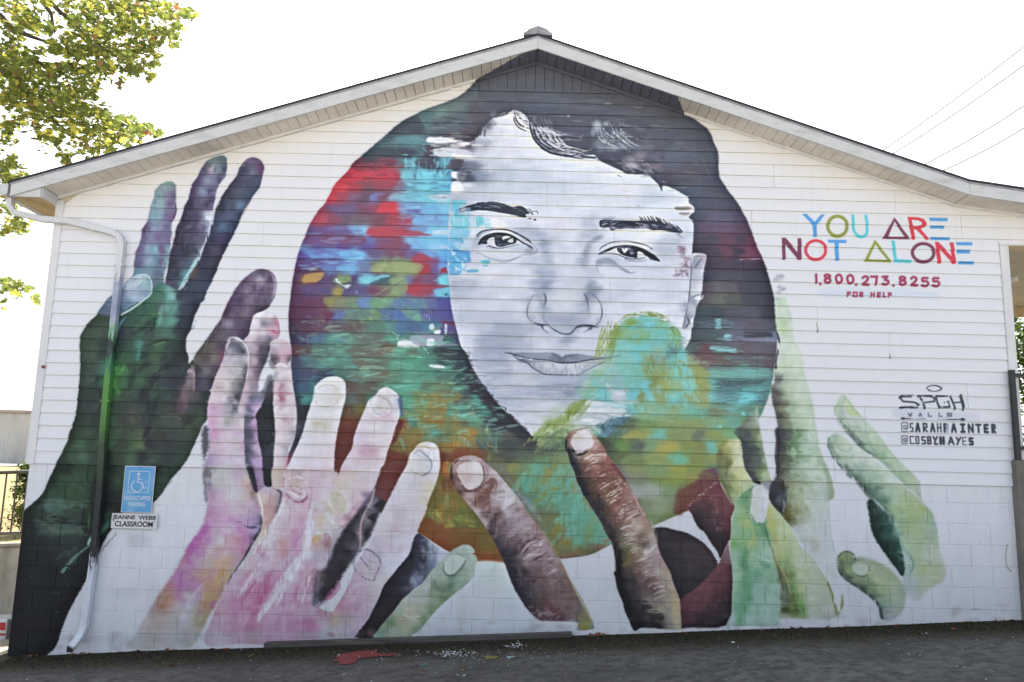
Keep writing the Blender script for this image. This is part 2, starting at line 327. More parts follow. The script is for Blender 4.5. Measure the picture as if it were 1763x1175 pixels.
row(805,(1055,'5a5a60'),(1090,'787c50'),(1130,'70885c'),(1170,'8a8a3c'),(1200,'768840'),(1235,'587a5c'))
row(822,(1060,'606068'),(1090,'747a64'),(1130,'74884c'),(1160,'7a8a3c'),(1190,'7c7c3c'),(1215,'68443c'),(1240,'5c5240'))
row(845,(1090,'8a9088'),(1120,'8a9688'),(1150,'6c8458'),(1180,'66704c'),(1210,'6a3c38'))
row(868,(1100,'68744c'),(1130,'7a8c60'),(1160,'6c8048'),(1185,'704038'))
poly(BALL,S,soft=.8,rough=1.4,g=.045,pw=4.2,ax=1.5,wx=5,wy=2.4,pl=7,s2=16)
DM[0]=BM
# ball details
V(480,300,4.518)
for p,c,a in[([(530,0),(760,0),(940,10),(920,60),(800,110),(600,110),(470,100),(460,60)],'ba3340',.25),
    ([(800,220),(912,220),(915,305),(760,300)],'c43240',.85),([(880,310),(935,312),(930,400),(895,400)],'9a3848',.6),([(975,340),(1040,360),(1035,400),(980,395)],'a03a50',.75),
    ([(690,440),(780,425),(960,430),(1170,465),(1160,480),(900,488),(700,485)],'a33844',.8),([(1000,275),(1100,275),(1100,310),(1000,312)],'5f5796',.8),
    ([(1040,650),(1080,615),(1130,620),(1190,660),(1180,680),(1040,678)],'9a3846',.85),([(1120,690),(1170,695),(1185,768),(1090,770)],'98303e',.9),([(1260,735),(1300,725),(1320,770),(1250,772)],'a52c3a',.95),
    ([(1000,860),(1200,858),(1310,868),(1300,880),(960,905),(950,880)],'a2323f',.7),([(1000,900),(1190,900),(1190,922),(1010,918)],'943546',.6),
    ([(740,700),(850,680),(1100,695),(1090,765),(860,765),(720,760)],'80915c',.7),([(850,945),(985,800),(1010,855),(990,940)],'6f8a60',.75),
    ([(720,760),(820,690),(840,700),(800,765)],'8a9c66',.6),([(185,815),(215,780),(350,765),(310,835),(240,848),(190,845)],'a8853a',.8),([(215,735),(300,720),(310,745),(230,752)],'a3803c',.5),
    ([(420,920),(450,885),(515,895),(490,945),(420,952)],'8a7f38',.85),([(350,960),(440,965),(440,1010),(380,1030),(345,1000)],'77743e',.8),([(480,960),(500,965),(500,1030),(475,1030)],'7c7a40',.8),
    ([(470,800),(560,790),(570,830),(500,850),(455,835)],'6f8a58',.9),([(450,815),(500,860),(560,862),(530,888),(490,870),(445,835)],'a8cfd0',.85),
    ([(770,800),(850,812),(835,845),(700,850)],'3f5a60',.95),([(730,800),(800,785),(870,795),(800,808),(700,848),(640,835)],'5db4cc',.8),
    ([(1245,800),(1310,790),(1315,865),(1250,860)],'55bcd4',.8),([(1200,905),(1320,885),(1320,958),(1230,955)],'58b2cc',.75),([(1290,930),(1315,930),(1310,950),(1290,950)],'3c4668',.9),
    ([(985,540),(1360,500),(1365,590),(1090,590)],'58a4de',.35),([(1370,230),(1450,240),(1470,420),(1360,415)],'62c6d8',.7),
    ([(1365,600),(1480,610),(1485,690),(1360,690)],'4b9ade',.8),([(1340,690),(1420,695),(1415,775),(1335,770)],'54a6de',.85),
    ([(1195,435),(1350,435),(1360,470),(1200,475)],'a9bcd2',.85),([(1140,160),(1310,155),(1310,200),(1200,200)],'b6bccb',.85),([(1250,560),(1400,555),(1390,580),(1260,578)],'9cb4d4',.7)]:
    poly(p,c,a,soft=1.3,rough=3.2,g=.05,smooth=len(p)>5)
for p,c,w in[([(760,935),(985,790)],'8aa069',6),([(700,760),(850,660)],'7d9263',4),([(590,900),(620,940)],'74c4d4',4),([(1160,470),(1000,462)],'96445a',5)]:st(p,w,c,.7,1.5,.3)
dabs([(190,590),(690,590),(690,740),(140,740)],['5a9fd8','4f7cc0','6fb3e0','584a88'],26,34,4,2,.55,5)
dabs([(220,400),(700,400),(700,560),(190,560)],['6a4468','5a4a8a','6a85b8','7c4058'],22,34,4,2,.5,5)
dabs([(990,60),(1330,60),(1330,210),(900,210)],['4a7f98','6cc4dc','4f6f88','60b4d2'],30,24,3.5,2,.6,8)
dabs([(520,960),(1180,960),(1150,1150),(480,1150)],['6f9a6a','5a8a78','8c9458','4560a0','7aa894','504878'],40,16,4,20,.4,60)
dabs([(950,230),(1350,230),(1350,410),(950,400)],['5aa6dc','6fb4dc','5f86bc'],22,26,5,2,.5,6)
for x in(1130,1150,1168,1186):st([(x,1085),(x+2,1145)],2.4,'b9c2d2',.85,.6,.3)
V(480,540,4.518)
for p,c,a in[([(1170,90),(1200,80),(1212,120),(1175,125)],'aebccc',.9),([(1205,135),(1255,130),(1255,160),(1215,160)],'c9d0dc',.95),([(1290,85),(1308,85),(1306,158),(1292,158)],'aab4cc',.9),
    ([(930,225),(970,210),(1060,215),(1100,250),(1060,265),(930,258)],'ccd2de',.97),([(1020,175),(1130,168),(1280,172),(1270,215),(1300,245),(1100,255),(1030,220)],'84889c',.85),([(1155,205),(1200,198),(1210,235),(1190,255),(1155,250)],'c8cdd9',.97),
    ([(1165,402),(1250,402),(1292,415),(1280,427),(1210,424)],'d2d8e4',.97),([(1260,215),(1400,245),(1380,258),(1240,258)],'6a6e84',.6),
    ([(1280,60),(1370,75),(1370,90),(1280,72)],'8e2c40',.8),
    ([(1210,270),(1400,262),(1475,300),(1470,350),(1340,352),(1230,330)],'31343f',.7),([(1500,380),(1600,560),(1717,720),(1717,900),(1680,740),(1560,640),(1430,620),(1520,560)],'33313a',.92),
    ([(1350,800),(1500,770),(1560,830),(1480,835),(1380,838)],'57a08e',.5)]:poly(p,c,a,soft=.9,rough=1.8,g=.05)
V()
poly([(808,600),(822,640),(850,672),(870,698),(893,726),(920,752),(925,768),(905,771),(880,745),(845,742),(850,720),(828,690),(806,665),(800,640)],'32303a',.95,1.6,1.6,.05)
poly([(884,752),(925,752),(960,770),(940,778),(880,782),(862,768)],'3a3e42',.6,4,1.6,.05)
V(480,540,4.518)
dabs([(120,260),(700,260),(1380,260),(1600,600),(1560,780),(940,780),(900,560),(560,520),(120,410)],['57a58c','4f8a76','6b5a48','3f6f6c','7aa07a','49947e','5d4a40'],110,30,3.5,-4,.42,14)
dabs([(960,650),(1450,650),(1700,1000),(1700,1160),(1300,1020),(950,1010)],['8c8038','9a7030','5d9a84','a0742e','56908a','b07a30','6f7c40'],90,20,5,75,.5,40)
dabs([(100,20),(1100,20),(1350,90),(1350,240),(90,220)],['5f9c80','4a7a8a','7c9858','4f5a90','5a4a50'],50,20,4,10,.35,40)
dabs([(200,50),(620,50),(620,230),(200,230)],['9aa090','86906c'],10,10,2,80,.3,20)
for p,w,c,a in[([(870,560),(930,640),(940,700)],11,'2f4088',.0),([(945,650),(955,700)],10,'2d3d78',.8),([(890,850),(930,850),(920,900),(890,960),(880,1010)],14,'6a2c2a',.85),([(930,850),(985,845)],5,'6a2c2a',.7),
   ([(1250,1060),(1270,1175)],14,'6a3628',.8),([(1290,1160),(1350,1160)],8,'a86a2a',.8)]:st(p,w,c,a,1.5,.2)
V()
dabs([(560,560),(790,590),(850,680),(900,740),(760,770),(600,640)],['62b096','5aa68c','6cb8a0','4f9c84','7cb894'],130,26,4,-3,.5,16)
dabs([(510,600),(600,580),(620,660),(530,650)],['5aa092','4c8c94'],26,22,4,-5,.5,16)
V(700,740,4.518)
poly([(375,150),(560,150),(640,175),(600,235),(500,205),(390,235)],'7a3d26',.75,2.5,2)
poly([(285,300),(300,255),(345,250),(340,330),(290,330)],'b0662a',.85,1.5,2)
dabs([(250,240),(340,240),(400,600),(560,700),(300,720),(170,680),(240,520)],['b06a2c','6a8a6a','8c7a30','a0682c','5c5a30'],40,22,5,78,.55,15)
poly([(60,690),(180,690),(250,740),(400,770),(560,760),(640,800),(760,1030),(530,1025),(320,945),(90,800)],[(120,760,'7c4a28'),(300,790,'7a4a2a'),(450,790,'75512c'),(600,830,'6a5428'),(700,960,'7c5026'),(500,850,'704c24'),(250,860,'7c4226'),(640,900,'6c5a28'),(620,1000,'8e4c2c')],.95,1.2,1.6,.05,wx=3,wy=2)
st([(95,810),(210,895),(320,948)],3,'a8583c',.8,.8);st([(530,1010),(640,1018),(760,1022)],5,'a2542e',.85,1)
dabs([(170,640),(370,640),(580,700),(540,770),(300,760)],['8c9430','6a6c30','a0a83c','5c6038'],26,16,4,30,.5,40)
dabs([(880,300),(1250,280),(1420,560),(1560,820),(1300,920),(1150,880),(1000,600),(850,420)],['5c9c82','539078','57a08c','7a7838','68a890'],60,40,9,-58,.55,10,.25)
for p,w,c in[([(1230,690),(1180,760),(1120,820)],13,'7a7636'),([(1060,420),(1130,300),(1180,270)],10,'7c7a40'),([(1000,560),(1110,480),(1230,420)],9,'78803e'),([(1290,860),(1200,900),(1170,960)],12,'827c38'),([(1380,540),(1420,600)],8,'74703c'),([(1050,280),(1100,340),(1040,420)],9,'84803c'),([(1580,850),(1440,930),(1300,960),(1200,985)],[6,7,8,6],'866650'),([(740,300),(720,320)],7,'94a03c'),([(860,270),(830,320)],14,'847c3c'),([(1280,490),(1330,470)],10,'847a3c')]:st(p,w,c,.8,1.6,.25)
poly([(760,340),(870,480),(960,560),(1060,740),(1020,700),(900,560),(800,420)],'8c8f98',.6,3,2)
poly([(640,250),(760,300),(850,460),(760,350)],'5c606c',.6,3,2)
poly([(640,150),(860,180),(1000,170),(1230,120),(1230,160),(900,230),(720,230),(600,190)],'474c44',.4,3,2)
V(1020,520,4.518)
# turquoise, ochre patches right of the mouth
FR=[(40,400),(120,280),(180,200),(250,140),(330,110),(460,110),(560,150),(660,210),(700,290),(740,400),(830,490),(900,600),(890,800),(700,870),(400,900),(250,870),(150,860),(60,940),(-100,960),(-330,1100),(-420,1130),(-250,960),(-50,780),(20,600)]
dabs([(700,420),(1330,420),(1380,600),(1300,700),(1280,880),(700,880)],['5fb0a8','5cc0c4','6a8a60','54807c','4a5a60'],50,36,4.5,1,.5,6)
for p,c,a in[([(955,130),(1000,132),(1004,212),(960,212)],'61b6b8',.9),([(1030,252),(1078,255),(1080,295),(1040,308),(1025,280)],'66bfc0',.95),([(920,340),(1040,345),(1110,360),(1128,400),(960,388),(910,365)],'62b8b8',.9),([(900,500),(1380,515),(1390,600),(900,598)],'5f9d92',.4),([(900,385),(850,380),(860,320),(900,320)],'6d2f3e',.6),
  ([(1160,285),(1420,285),(1430,315),(1170,312)],'72788c',.6),([(1180,230),(1400,235),(1400,275),(1180,280)],'33343f',.8),([(1000,610),(1370,610),(1300,640),(1050,650)],'3e464c',.7),
  ([(1140,735),(1180,740),(1170,785),(1140,785)],'5cc4c8',.8),([(1150,850),(1185,850),(1185,885),(1145,880)],'5cc4c8',.85),([(975,955),(1005,955),(1000,985),(970,985)],'5cc4c4',.8),([(600,310),(760,310),(700,400),(640,400),(590,360)],'4c5260',.7),([(640,380),(740,400),(700,430),(600,440)],'3c4250',.4)]:poly(p,c,a,soft=1.3,rough=3,g=.05,smooth=False)
dabs([(950,800),(1130,800),(1130,890),(950,880)],['7c6a40','5c7c60','76603c'],12,24,5,2,.6,6)
st([(1390,610),(1388,690)],3,'b08a3a',.9);st([(1240,815),(1330,815)],4,'b08838',.9);st([(1355,730),(1352,775)],2.5,'a86f3c',.7)

# ---- drag the ball's paint about: level strokes above, steeper and looser below
smudge(BALL,1500,30,3.4,1,5,(12,4),mask=BM)
V()
smudge([(500,520),(800,520),(830,680),(900,770),(1040,760),(1340,600),(1300,740),(1200,870),(1000,960),(760,950),(520,760)],900,20,3.6,40,60,(9,7),mask=BM)
smudge([(1100,400),(1330,430),(1338,640),(1290,740),(1100,740)],220,36,4,1,5,(14,4),mask=BM)
# ---- the face in greys
V()
FACE=[(884,190),(862,196),(848,204),(836,214),(822,222),(806,236),(790,243),(776,256),(782,270),(776,285),(783,300),(776,318),(775,350),(772,380),(772,420),(771,455),(772,480),(774,500),(777,530),(781,548),(785,562),(789,580),(794,597),(805,611),(809,625),(816,638),(830,660),(843,677),(860,699),(890,726),(905,740),(919,752),(935,748),(960,735),(985,742),(1015,735),(1040,752),(1060,735),(1100,700),(1180,600),(1192,561),(1200,528),(1208,504),(1212,457),(1215,440),(1194,436),(1190,446),(1192,430),(1194,386),(1186,375),(1195,364),(1194,356),(1186,349),(1184,340),(1153,322),(1136,318),(1114,301),(1079,294),(1041,280),(1026,275),(981,272),(948,264),(933,255),(919,235),(911,204)]
FS=[]
S=FS
row(200,(880,'ccd0dc'),(900,'c8ccd8'))
row(225,(850,'c4c9d5'),(880,'d2d6e2'),(910,'d0d4e0'))
row(250,(800,'8c8a98'),(830,'a8acba'),(860,'cdd2de'),(900,'d2d6e1'),(925,'ced3df'))
row(265,(790,'9a9fae'),(815,'bcc1cd'),(840,'c4cad6'),(880,'cacfdc'),(920,'cfd4df'))
row(285,(785,'6c6c7a'),(810,'8c909e'),(850,'bcc3d0'),(900,'c3cad8'),(950,'ccd2de'),(1000,'d0d6e2'),(1040,'ccd2de'))
row(303,(785,'5c6070'),(805,'6a7080'),(830,'9aa2b2'),(870,'b4bdcb'),(920,'bcc5d4'),(980,'c8cfdc'),(1050,'d2d6e0'),(1100,'ccd2dd'))
row(322,(785,'c8ccd6'),(810,'b4bac6'),(850,'bcc4d0'),(900,'bfc7d5'),(960,'c2cad8'),(1020,'c9cfdc'),(1080,'cfd3dd'),(1130,'c2cad6'))
row(340,(780,'aab0bf'),(830,'b8bfcc'),(880,'c4cad7'),(940,'c4cbd8'),(1000,'ccd1dd'),(1060,'ccd2dc'),(1120,'bac4d2'),(1170,'c4cad6'))
row(360,(790,'a8b0c0'),(830,'c4cad8'),(880,'ccd1dd'),(950,'d0d4e0'),(1000,'cfd4e0'),(1060,'c8cfdb'),(1130,'ccd2de'),(1175,'ccd2de'))
row(382,(800,'b4c0d0'),(850,'d3d6e1'),(890,'c6cbd8'),(930,'ced2de'),(980,'ced2de'),(1010,'b6bccb'),(1050,'bfc6d4'),(1120,'d4d7e0'),(1180,'c6ccd8'))
row(400,(820,'c6cddb'),(860,'d2d6e0'),(900,'a9b0c2'),(925,'aab1c3'),(950,'c8ccd9'),(990,'cfd3de'),(1015,'b0b7c7'),(1060,'ccd1dd'),(1120,'d2d6e1'),(1185,'bcc2cf'))
row(418,(800,'b6c4d6'),(820,'adb4c4'),(920,'b9bfce'),(938,'9aa2b5'),(955,'c4c9d6'),(985,'cfd3de'),(1005,'bcc2d0'),(1028,'c6cbd8'),(1100,'d0d4df'),(1150,'b4bccb'),(1185,'bcc2d0'))
row(432,(800,'b4bac8'),(830,'c6cbd7'),(925,'c2c8d6'),(944,'a2aabc'),(960,'c8cdda'),(990,'cbd0dc'),(1006,'b9bfce'),(1060,'c8cdda'),(1150,'bbc2d0'),(1180,'c2c6d4'))
row(448,(800,'c0c4d1'),(840,'c6cad7'),(880,'cbcfdb'),(930,'b8bfce'),(945,'a3abbd'),(965,'c9ceda'),(990,'cacfdb'),(1003,'a9b0c1'),(1020,'c6cad7'),(1060,'b8bfce'),(1120,'c3c8d6'),(1180,'c4c6d3'))
row(470,(800,'c8ccd8'),(850,'d2d5df'),(900,'ced2dd'),(930,'a6aec0'),(945,'aab1c3'),(970,'ccd1dc'),(995,'c2c7d5'),(1010,'b4bbcb'),(1040,'ced2dd'),(1100,'c6cbd8'),(1160,'cacedb'),(1200,'b0b4c4'))
row(490,(780,'a8aebc'),(800,'b2b8c6'),(850,'c4c9d6'),(890,'d0d3de'),(920,'a8afc0'),(935,'949db0'),(960,'c6cad7'),(995,'c3c8d5'),(1012,'a2aabc'),(1040,'ced2dd'),(1110,'c8ccd9'),(1180,'ccd0dc'),(1205,'bfc4d2'))
row(508,(780,'adb4c2'),(830,'bfc5d2'),(870,'cbcfdb'),(905,'c2c7d4'),(925,'98a1b4'),(940,'b9bfcd'),(970,'c9cdd9'),(1000,'bfc4d2'),(1016,'929bae'),(1035,'c4c8d5'),(1100,'ced2de'),(1180,'cdd1dd'),(1200,'9ca2b4'))
row(528,(790,'bfc4d2'),(840,'c9cdd9'),(890,'ced1dc'),(915,'b8becc'),(935,'8f98ac'),(955,'bcc2d0'),(985,'cdd1dc'),(1005,'bac0ce'),(1012,'8d95a9'),(1028,'c9cdd9'),(1060,'cfd3de'),(1150,'d3d6e1'),(1190,'a4aabb'))
row(545,(790,'b4bac9'),(830,'bac0ce'),(860,'b9bfcd'),(890,'c0c5d2'),(915,'c2c7d4'),(935,'a9b0c0'),(960,'a8afbf'),(985,'a2a9ba'),(1005,'acb3c3'),(1025,'c4c9d5'),(1060,'c9ced9'),(1110,'d2d5e0'),(1170,'cdd1dc'))
row(560,(800,'bfc4d2'),(840,'b9bfcd'),(862,'a8afbf'),(890,'a9b0c0'),(915,'b8becc'),(950,'b4bac9'),(990,'a0a8b9'),(1010,'b4bac9'),(1050,'c4c9d5'),(1120,'c8cdd9'))
row(578,(800,'c8ccd8'),(840,'a4abbc'),(862,'9fa7b8'),(890,'aab1c0'),(920,'c4c8d5'),(960,'bfc4d2'),(985,'a8aebf'),(1010,'c6cad7'),(1050,'c2c7d4'),(1090,'bcc4ce'))
row(597,(805,'c2c6d3'),(840,'a6acbc'),(865,'a0a7b8'),(890,'b4bac8'),(930,'cacdd9'),(970,'bcc1cf'),(1000,'c8ccd8'),(1040,'c8ccd7'))
row(615,(815,'bcc1ce'),(845,'a3aabb'),(865,'a6adbd'),(890,'c2c6d3'),(925,'b8bdca'),(960,'b8bdcb'),(1000,'bcc1ce'),(1050,'c0c8ce'))
row(633,(825,'b4bac8'),(850,'aab1c1'),(870,'a8aebd'),(890,'bec3d0'),(950,'c0c4d0'),(1030,'bcc4cc'))
row(652,(840,'acb2c1'),(865,'b4bac8'),(890,'c2c6d2'),(930,'b4bac8'),(960,'b0b6c5'),(1000,'a9afbf'),(1030,'b0bcc4'))
row(672,(850,'a4aabb'),(880,'b2b8c6'),(910,'b2b8c6'),(940,'a6adbd'),(970,'a4aabb'),(1000,'90a0ae'))
row(690,(865,'a9afbe'),(890,'b4b9c7'),(920,'bdc1cd'),(950,'b9bdca'),(980,'b0bcc0'))
row(708,(885,'b9bdca'),(910,'c2c5d0'),(940,'c8cad2'),(965,'b8c4b8'))
row(728,(900,'c0c2ce'),(920,'c8cad0'),(945,'a8b890'))
S=[]
poly(FACE,[(x,y,(col(c)-.80)*1.38+.81)for x,y,c in FS],soft=.9,rough=2.0,g=.035,pw=3.6,ax=1.6,wx=5,wy=2,pl=5,s2=34)
def bl(l,**k):
    for q in l:blob(*q,**k)
# hair line and locks (crop at 760,80)
V(760,80,4.518)
DK='474b5a';
bl([(340,600,16,16,DK,.7),(440,520,10,8,'555a68',.5)])
for p,w,c,a in[([(230,640),(320,560),(420,505),(560,480)],20,DK,.95),([(270,700),(310,640),(350,560)],10,'4b4b58',.9),([(320,630),(335,660),(330,700)],5,'5c5c6c',.7),([(360,560),(440,530)],3,'50525f',.7),([(390,590),(430,545)],2,'5a5e6c',.6),([(200,700),(260,660),(300,620)],14,'48444f',.9),([(130,745),(230,715),(280,690)],[8,8,4],'4a4450',.9),([(270,690),(250,760)],5,'5a5866',.6),([(340,700),(390,750)],7,'9ca2b2',.5),
   ([(300,680),(330,640),(340,620)],3,'8c8f9c',.8)]:st(p,w,c,a,1.2,.3)
poly([(570,480),(720,470),(1000,480),(1300,500),(1500,560),(1717,600),(1717,1095),(1690,1080),(1600,1000),(1480,990),(1270,905),(1190,850),(1080,800),(960,760),(860,700),(760,650),(690,590),(640,520)],DK,1,1,2,.05)
LT=['a9afbe','8d93a4','c0c5d0','b4b9c6']
for i in range(26):
    t=i/25.;x0=590+_rs.uniform(-10,10)+t*260;y0=505+t*70+_rs.uniform(-10,14)
    x3=x0+120+_rs.uniform(0,160)+t*60;y3=y0+130+_rs.uniform(0,60)-t*20
    st([(x0,y0),(x0+25,y0+60),(x0+75,y0+105),(x3,y3)],_rs.uniform(1.,2.6),LT[_rs.randint(4)],_rs.uniform(.45,.95),.6,.35)
for i in range(24):
    x0=715+i*9+_rs.uniform(-9,9);y0=620+_rs.uniform(-20,40)+i*2
    x3=x0+180+_rs.uniform(0,90);y3=min(y0+170+_rs.uniform(-20,30),870)
    st([(x0,y0),(x0+25,y0+70),(x0+80,y0+130),(x3,y3)],_rs.uniform(1.4,3.6),['b4b9c6','a4abba','8f96a6','c0c5d0'][_rs.randint(4)],_rs.uniform(.6,.95),.6,.3)
for q in[[(565,500),(575,560),(610,610),(690,640)],[(560,520),(565,580),(600,630),(680,670)],[(580,510),(610,560),(680,590)],[(680,560),(690,640),(720,720),(780,790),(860,830),(960,850),(1110,880)],[(690,600),(710,700),(760,770),(830,820),(920,845),(1010,850),(1100,825)],[(700,580),(730,690),(800,770),(930,830)],[(730,620),(780,720),(870,790),(990,830)],[(780,650),(850,740),(960,800)],[(860,720),(930,770),(1030,800),(1120,815)],[(900,700),(1000,740),(1060,760)],[(860,650),(960,700),(1060,720)]]:
    st(q,_rs.uniform(1.8,3.4),'444858',.95,.6,.15)
poly([(690,570),(640,540),(760,560),(900,590),(1000,650),(1080,700),(1060,740),(980,700),(880,660),(780,620),(730,640)],DK,.75,1.5,3)
poly([(1010,740),(1150,700),(1250,700),(1500,800),(1480,990),(1270,905),(1200,850),(1190,810),(1060,770)],'474a59',.95,1,3,.06)
for q,w,c in[([(1060,820),(1170,800)],3,'d4cfc4'),([(1100,840),(1180,850),(1215,875)],4,'bcc2cf'),([(1110,870),(1200,880)],4,'c8ceda'),([(700,635),(860,640)],1.6,'b0aeb0'),([(820,725),(1080,730)],1.8,'c4beb8')]:st(q,w,c,.9,.6,.3)
# the loose lit lock
for i in range(30):
    x0=1185+_rs.uniform(0,260);y0=600+_rs.uniform(-15,60)
    st([(x0,y0),(x0+20,y0+60),(x0+70,y0+110),(x0+150,y0+150+_rs.uniform(-20,30))],_rs.uniform(1.2,3.4),['8d97a8','a4adbc','6f7a8c','b4bcc8'][_rs.randint(4)],_rs.uniform(.3,.8),.8,.45)
bl([(1210,615,9,10,'909aaa',.8),(1280,600,6,6,'8d97a6',.7),(1180,670,6,8,'8a94a4',.5),(1230,760,14,14,'7c8698',.5),(1330,790,22,6,'98a0ae',.5),(1470,900,14,11,'857f8c',.8),(1540,850,14,8,'736c7b',.8),(1480,930,14,5,'a09aa6',.8),(1560,790,20,8,'5f6475',.6),(1640,930,18,5,'766470',.7),(1190,430,14,6,'5c6474',.5),(985,540,3,2.5,'7e8798',.8),(1290,445,8,2,'7b7f8c',.6),(1060,580,12,2,'6c7484',.5),(930,540,20,2,'646b7b',.4),(400,525,8,5,'8c94a4',.4)])
dabs([(1200,840),(1400,850),(1717,950),(1717,1100),(1480,985),(1280,900)],['8c8e9c','68667a','9c98a4','3c3c4a','54586a'],34,20,2.6,22,.6,12)
dabs([(1250,560),(1700,600),(1700,900),(1400,860)],['5d6476','646c7e','3e4250'],34,26,3,14,.4,14)
dabs([(300,380),(1000,370),(1600,420),(1600,560),(700,520),(320,500)],['50586a','424756','565d6e'],40,44,4,1,.4,4)
V(1020,80,4.518)
dabs([(300,560),(780,570),(960,800),(980,1000),(700,1050),(420,900)],['565b6c','40404e','6a6674','4f566a'],40,34,4,3,.4,10)
for q,w,c in[([(320,470),(380,475)],3,'8d8d98'),([(330,378),(362,384)],2.5,'9a9aa2'),([(95,445),(150,450)],2,'7c8090'),([(550,1095),(730,1097)],1.6,'a4a0a4'),([(500,915),(600,925)],1.8,'8c8890'),([(850,870),(910,1000)],2.5,'6c6c7a'),([(780,850),(830,855)],2.5,'6e7484'),([(750,944),(820,946)],2.5,'767684'),([(976,850),(986,930)],2.5,'a8a8b0')]:st(q,w,c,.8,.6,.2)
# left of the forehead: strokes of grey and brown that leave the face
V(480,60,4.518)
for p,c,a in[([(1170,795),(1300,790),(1480,820),(1440,830),(1260,845),(1150,840)],'cfd1d8',.9),([(1340,850),(1450,835),(1490,850),(1430,872),(1350,870)],'d5d6dc',.95),([(1500,860),(1560,855),(1600,870),(1510,878)],'c8ccd6',.8),
   ([(1220,885),(1420,885),(1530,940),(1530,962),(1350,955),(1240,950),(1200,920)],'b8bdcc',.9),([(1350,930),(1480,940),(1530,960),(1380,958)],'e0e2e8',.8),([(1150,870),(1200,880),(1190,950),(1130,945)],'4a4352',.8),
   ([(1340,970),(1440,980),(1380,1040),(1310,1040),(1320,1000)],'5a5462',.9),([(1050,990),(1120,965),(1200,980),(1240,1020),(1180,1040),(1080,1020)],'4a4454',.85),([(1345,1075),(1395,1070),(1400,1115),(1350,1110)],'c9ced8',.95),([(1400,1105),(1440,1105),(1440,1135),(1385,1135)],'b4bcc8',.9),([(1400,1060),(1480,1065),(1470,1100),(1410,1095)],'55606e',.8),
   ([(1150,700),(1300,640),(1500,640),(1620,620),(1560,720),(1500,790),(1400,820),(1280,790),(1180,780)],'4c4652',.0),
   ([(1080,610),(1200,580),(1400,500),(1480,420),(1540,420),(1560,560),(1640,600),(1620,660),(1540,720),(1520,820),(1440,830),(1300,800),(1180,790),(1150,740)],[(1150,640,'4c6a72'),(1250,600,'5c7a7c'),(1350,540,'5a6e74'),(1450,450,'505c68'),(1530,600,'474653'),(1400,680,'4a5864'),(1250,720,'4a5662'),(1450,780,'4c4450'),(1350,780,'5a545c')],1.)]:poly(p,c,a,soft=1.2,rough=2.4,g=.05)
dabs([(1180,640),(1480,640),(1460,800),(1200,780)],['56707a','444a58','6c8088','3f4450'],24,30,4,3,.5,8)
dabs([(1150,795),(1500,800),(1580,870),(1300,960),(1150,930)],['d4d6de','a8aebd','585464','c0c4d0'],26,22,3.5,2,.6,8)
dabs([(950,960),(1330,960),(1330,1130),(960,1130)],['64c4dc','58a8c8','3f6478','4f4a5c','72cce0'],34,12,3.5,85,.5,14)
dabs([(700,790),(1130,800),(1160,840),(760,860)],['4a7882','568890','3e4e5c'],18,36,4,2,.5,5)
dabs([(600,960),(940,960),(900,1120),(520,1110)],['b83443','8c3442','c83848','5a3442'],30,26,5,3,.5,8)
for p,w,c in[([(960,935),(1000,935)],6,'5cb4cc'),([(985,960),(990,1030)],7,'5ab4cc'),([(1120,880),(1145,905)],6,'5aa4b8'),([(1200,900),(1210,950)],5,'62a8bc'),([(1290,960),(1290,1040)],7,'62b4cc')]:st(p,w,c,.9,1,.2)
V(760,80,4.518)
for p,c,a in[([(85,980),(130,980),(128,1030),(90,1025)],'ccd0da',.9),([(85,1055),(150,1060),(170,1120),(90,1135)],'d4d7e0',.95),([(170,1070),(240,1072),(230,1095),(180,1095)],'c8ccd6',.8),([(125,970),(190,975),(185,1040),(130,1040)],'6b7280',.8),([(1445,1105),(1495,1105),(1490,1150),(1465,1165),(1450,1140)],'d8dadf',.9)]:poly(p,c,a,soft=.8,rough=1.4,g=.04)
st([(1370,1000),(1395,1012)],3,'3a3848',.9)
DM[0]=None
V()
smudge([(790,260),(940,255),(1180,330),(1185,520),(1120,600),(1040,700),(930,740),(860,690),(800,600),(780,500)],700,26,3.2,1,6,(7,2.4),(.2,.5),.4,.012)
# ---- brows, eyes, nose, mouth
INK='262b3c'
V(770,330,7.344)
poly([(110,270),(130,225),(200,200),(270,175),(380,150),(430,138),(520,140),(600,138),(700,155),(780,180),(830,195),(900,182),(960,195),(1000,240),(1040,280),(990,290),(1000,325),(940,325),(870,308),(760,285),(640,265),(520,245),(400,240),(300,235),(200,225),(140,250)],'454a5b',.97,.7,2.6,.05,smooth=True)
for i in range(60):
    t=_rs.rand();x=160+t*820;y=(235-70*math.sin(t*2.2))+_rs.uniform(-15,20)+(t>.6)*(t-.6)*180
    st([(x,y),(x+40,y-8+t*18),(x+95,y-2+t*45)],_rs.uniform(.5,1.3),['7d8494','2f3445','a9afbd','3c4152','353a4a'][_rs.randint(5)],.75,.45)
for q in[[(360,160),(390,140),(460,150)],[(480,140),(540,128),(620,135)],[(620,128),(700,158),(720,150)],[(120,240),(200,205),(330,170)],[(140,260),(240,240),(360,245)],[(880,190),(960,200),(1060,270)],[(1000,220),(1050,270),(1090,300)],[(1020,210),(1060,240),(1080,290)],[(1080,250),(1130,250),(1145,285)]]:st(q,1.2,INK,.7,.5)
bl([(1040,338,3.6,1.2,'3a3444',.8),(1105,352,2.6,1.8,'453440',.9)])
blob(210,215,10,3,'c0c6d2',.6)
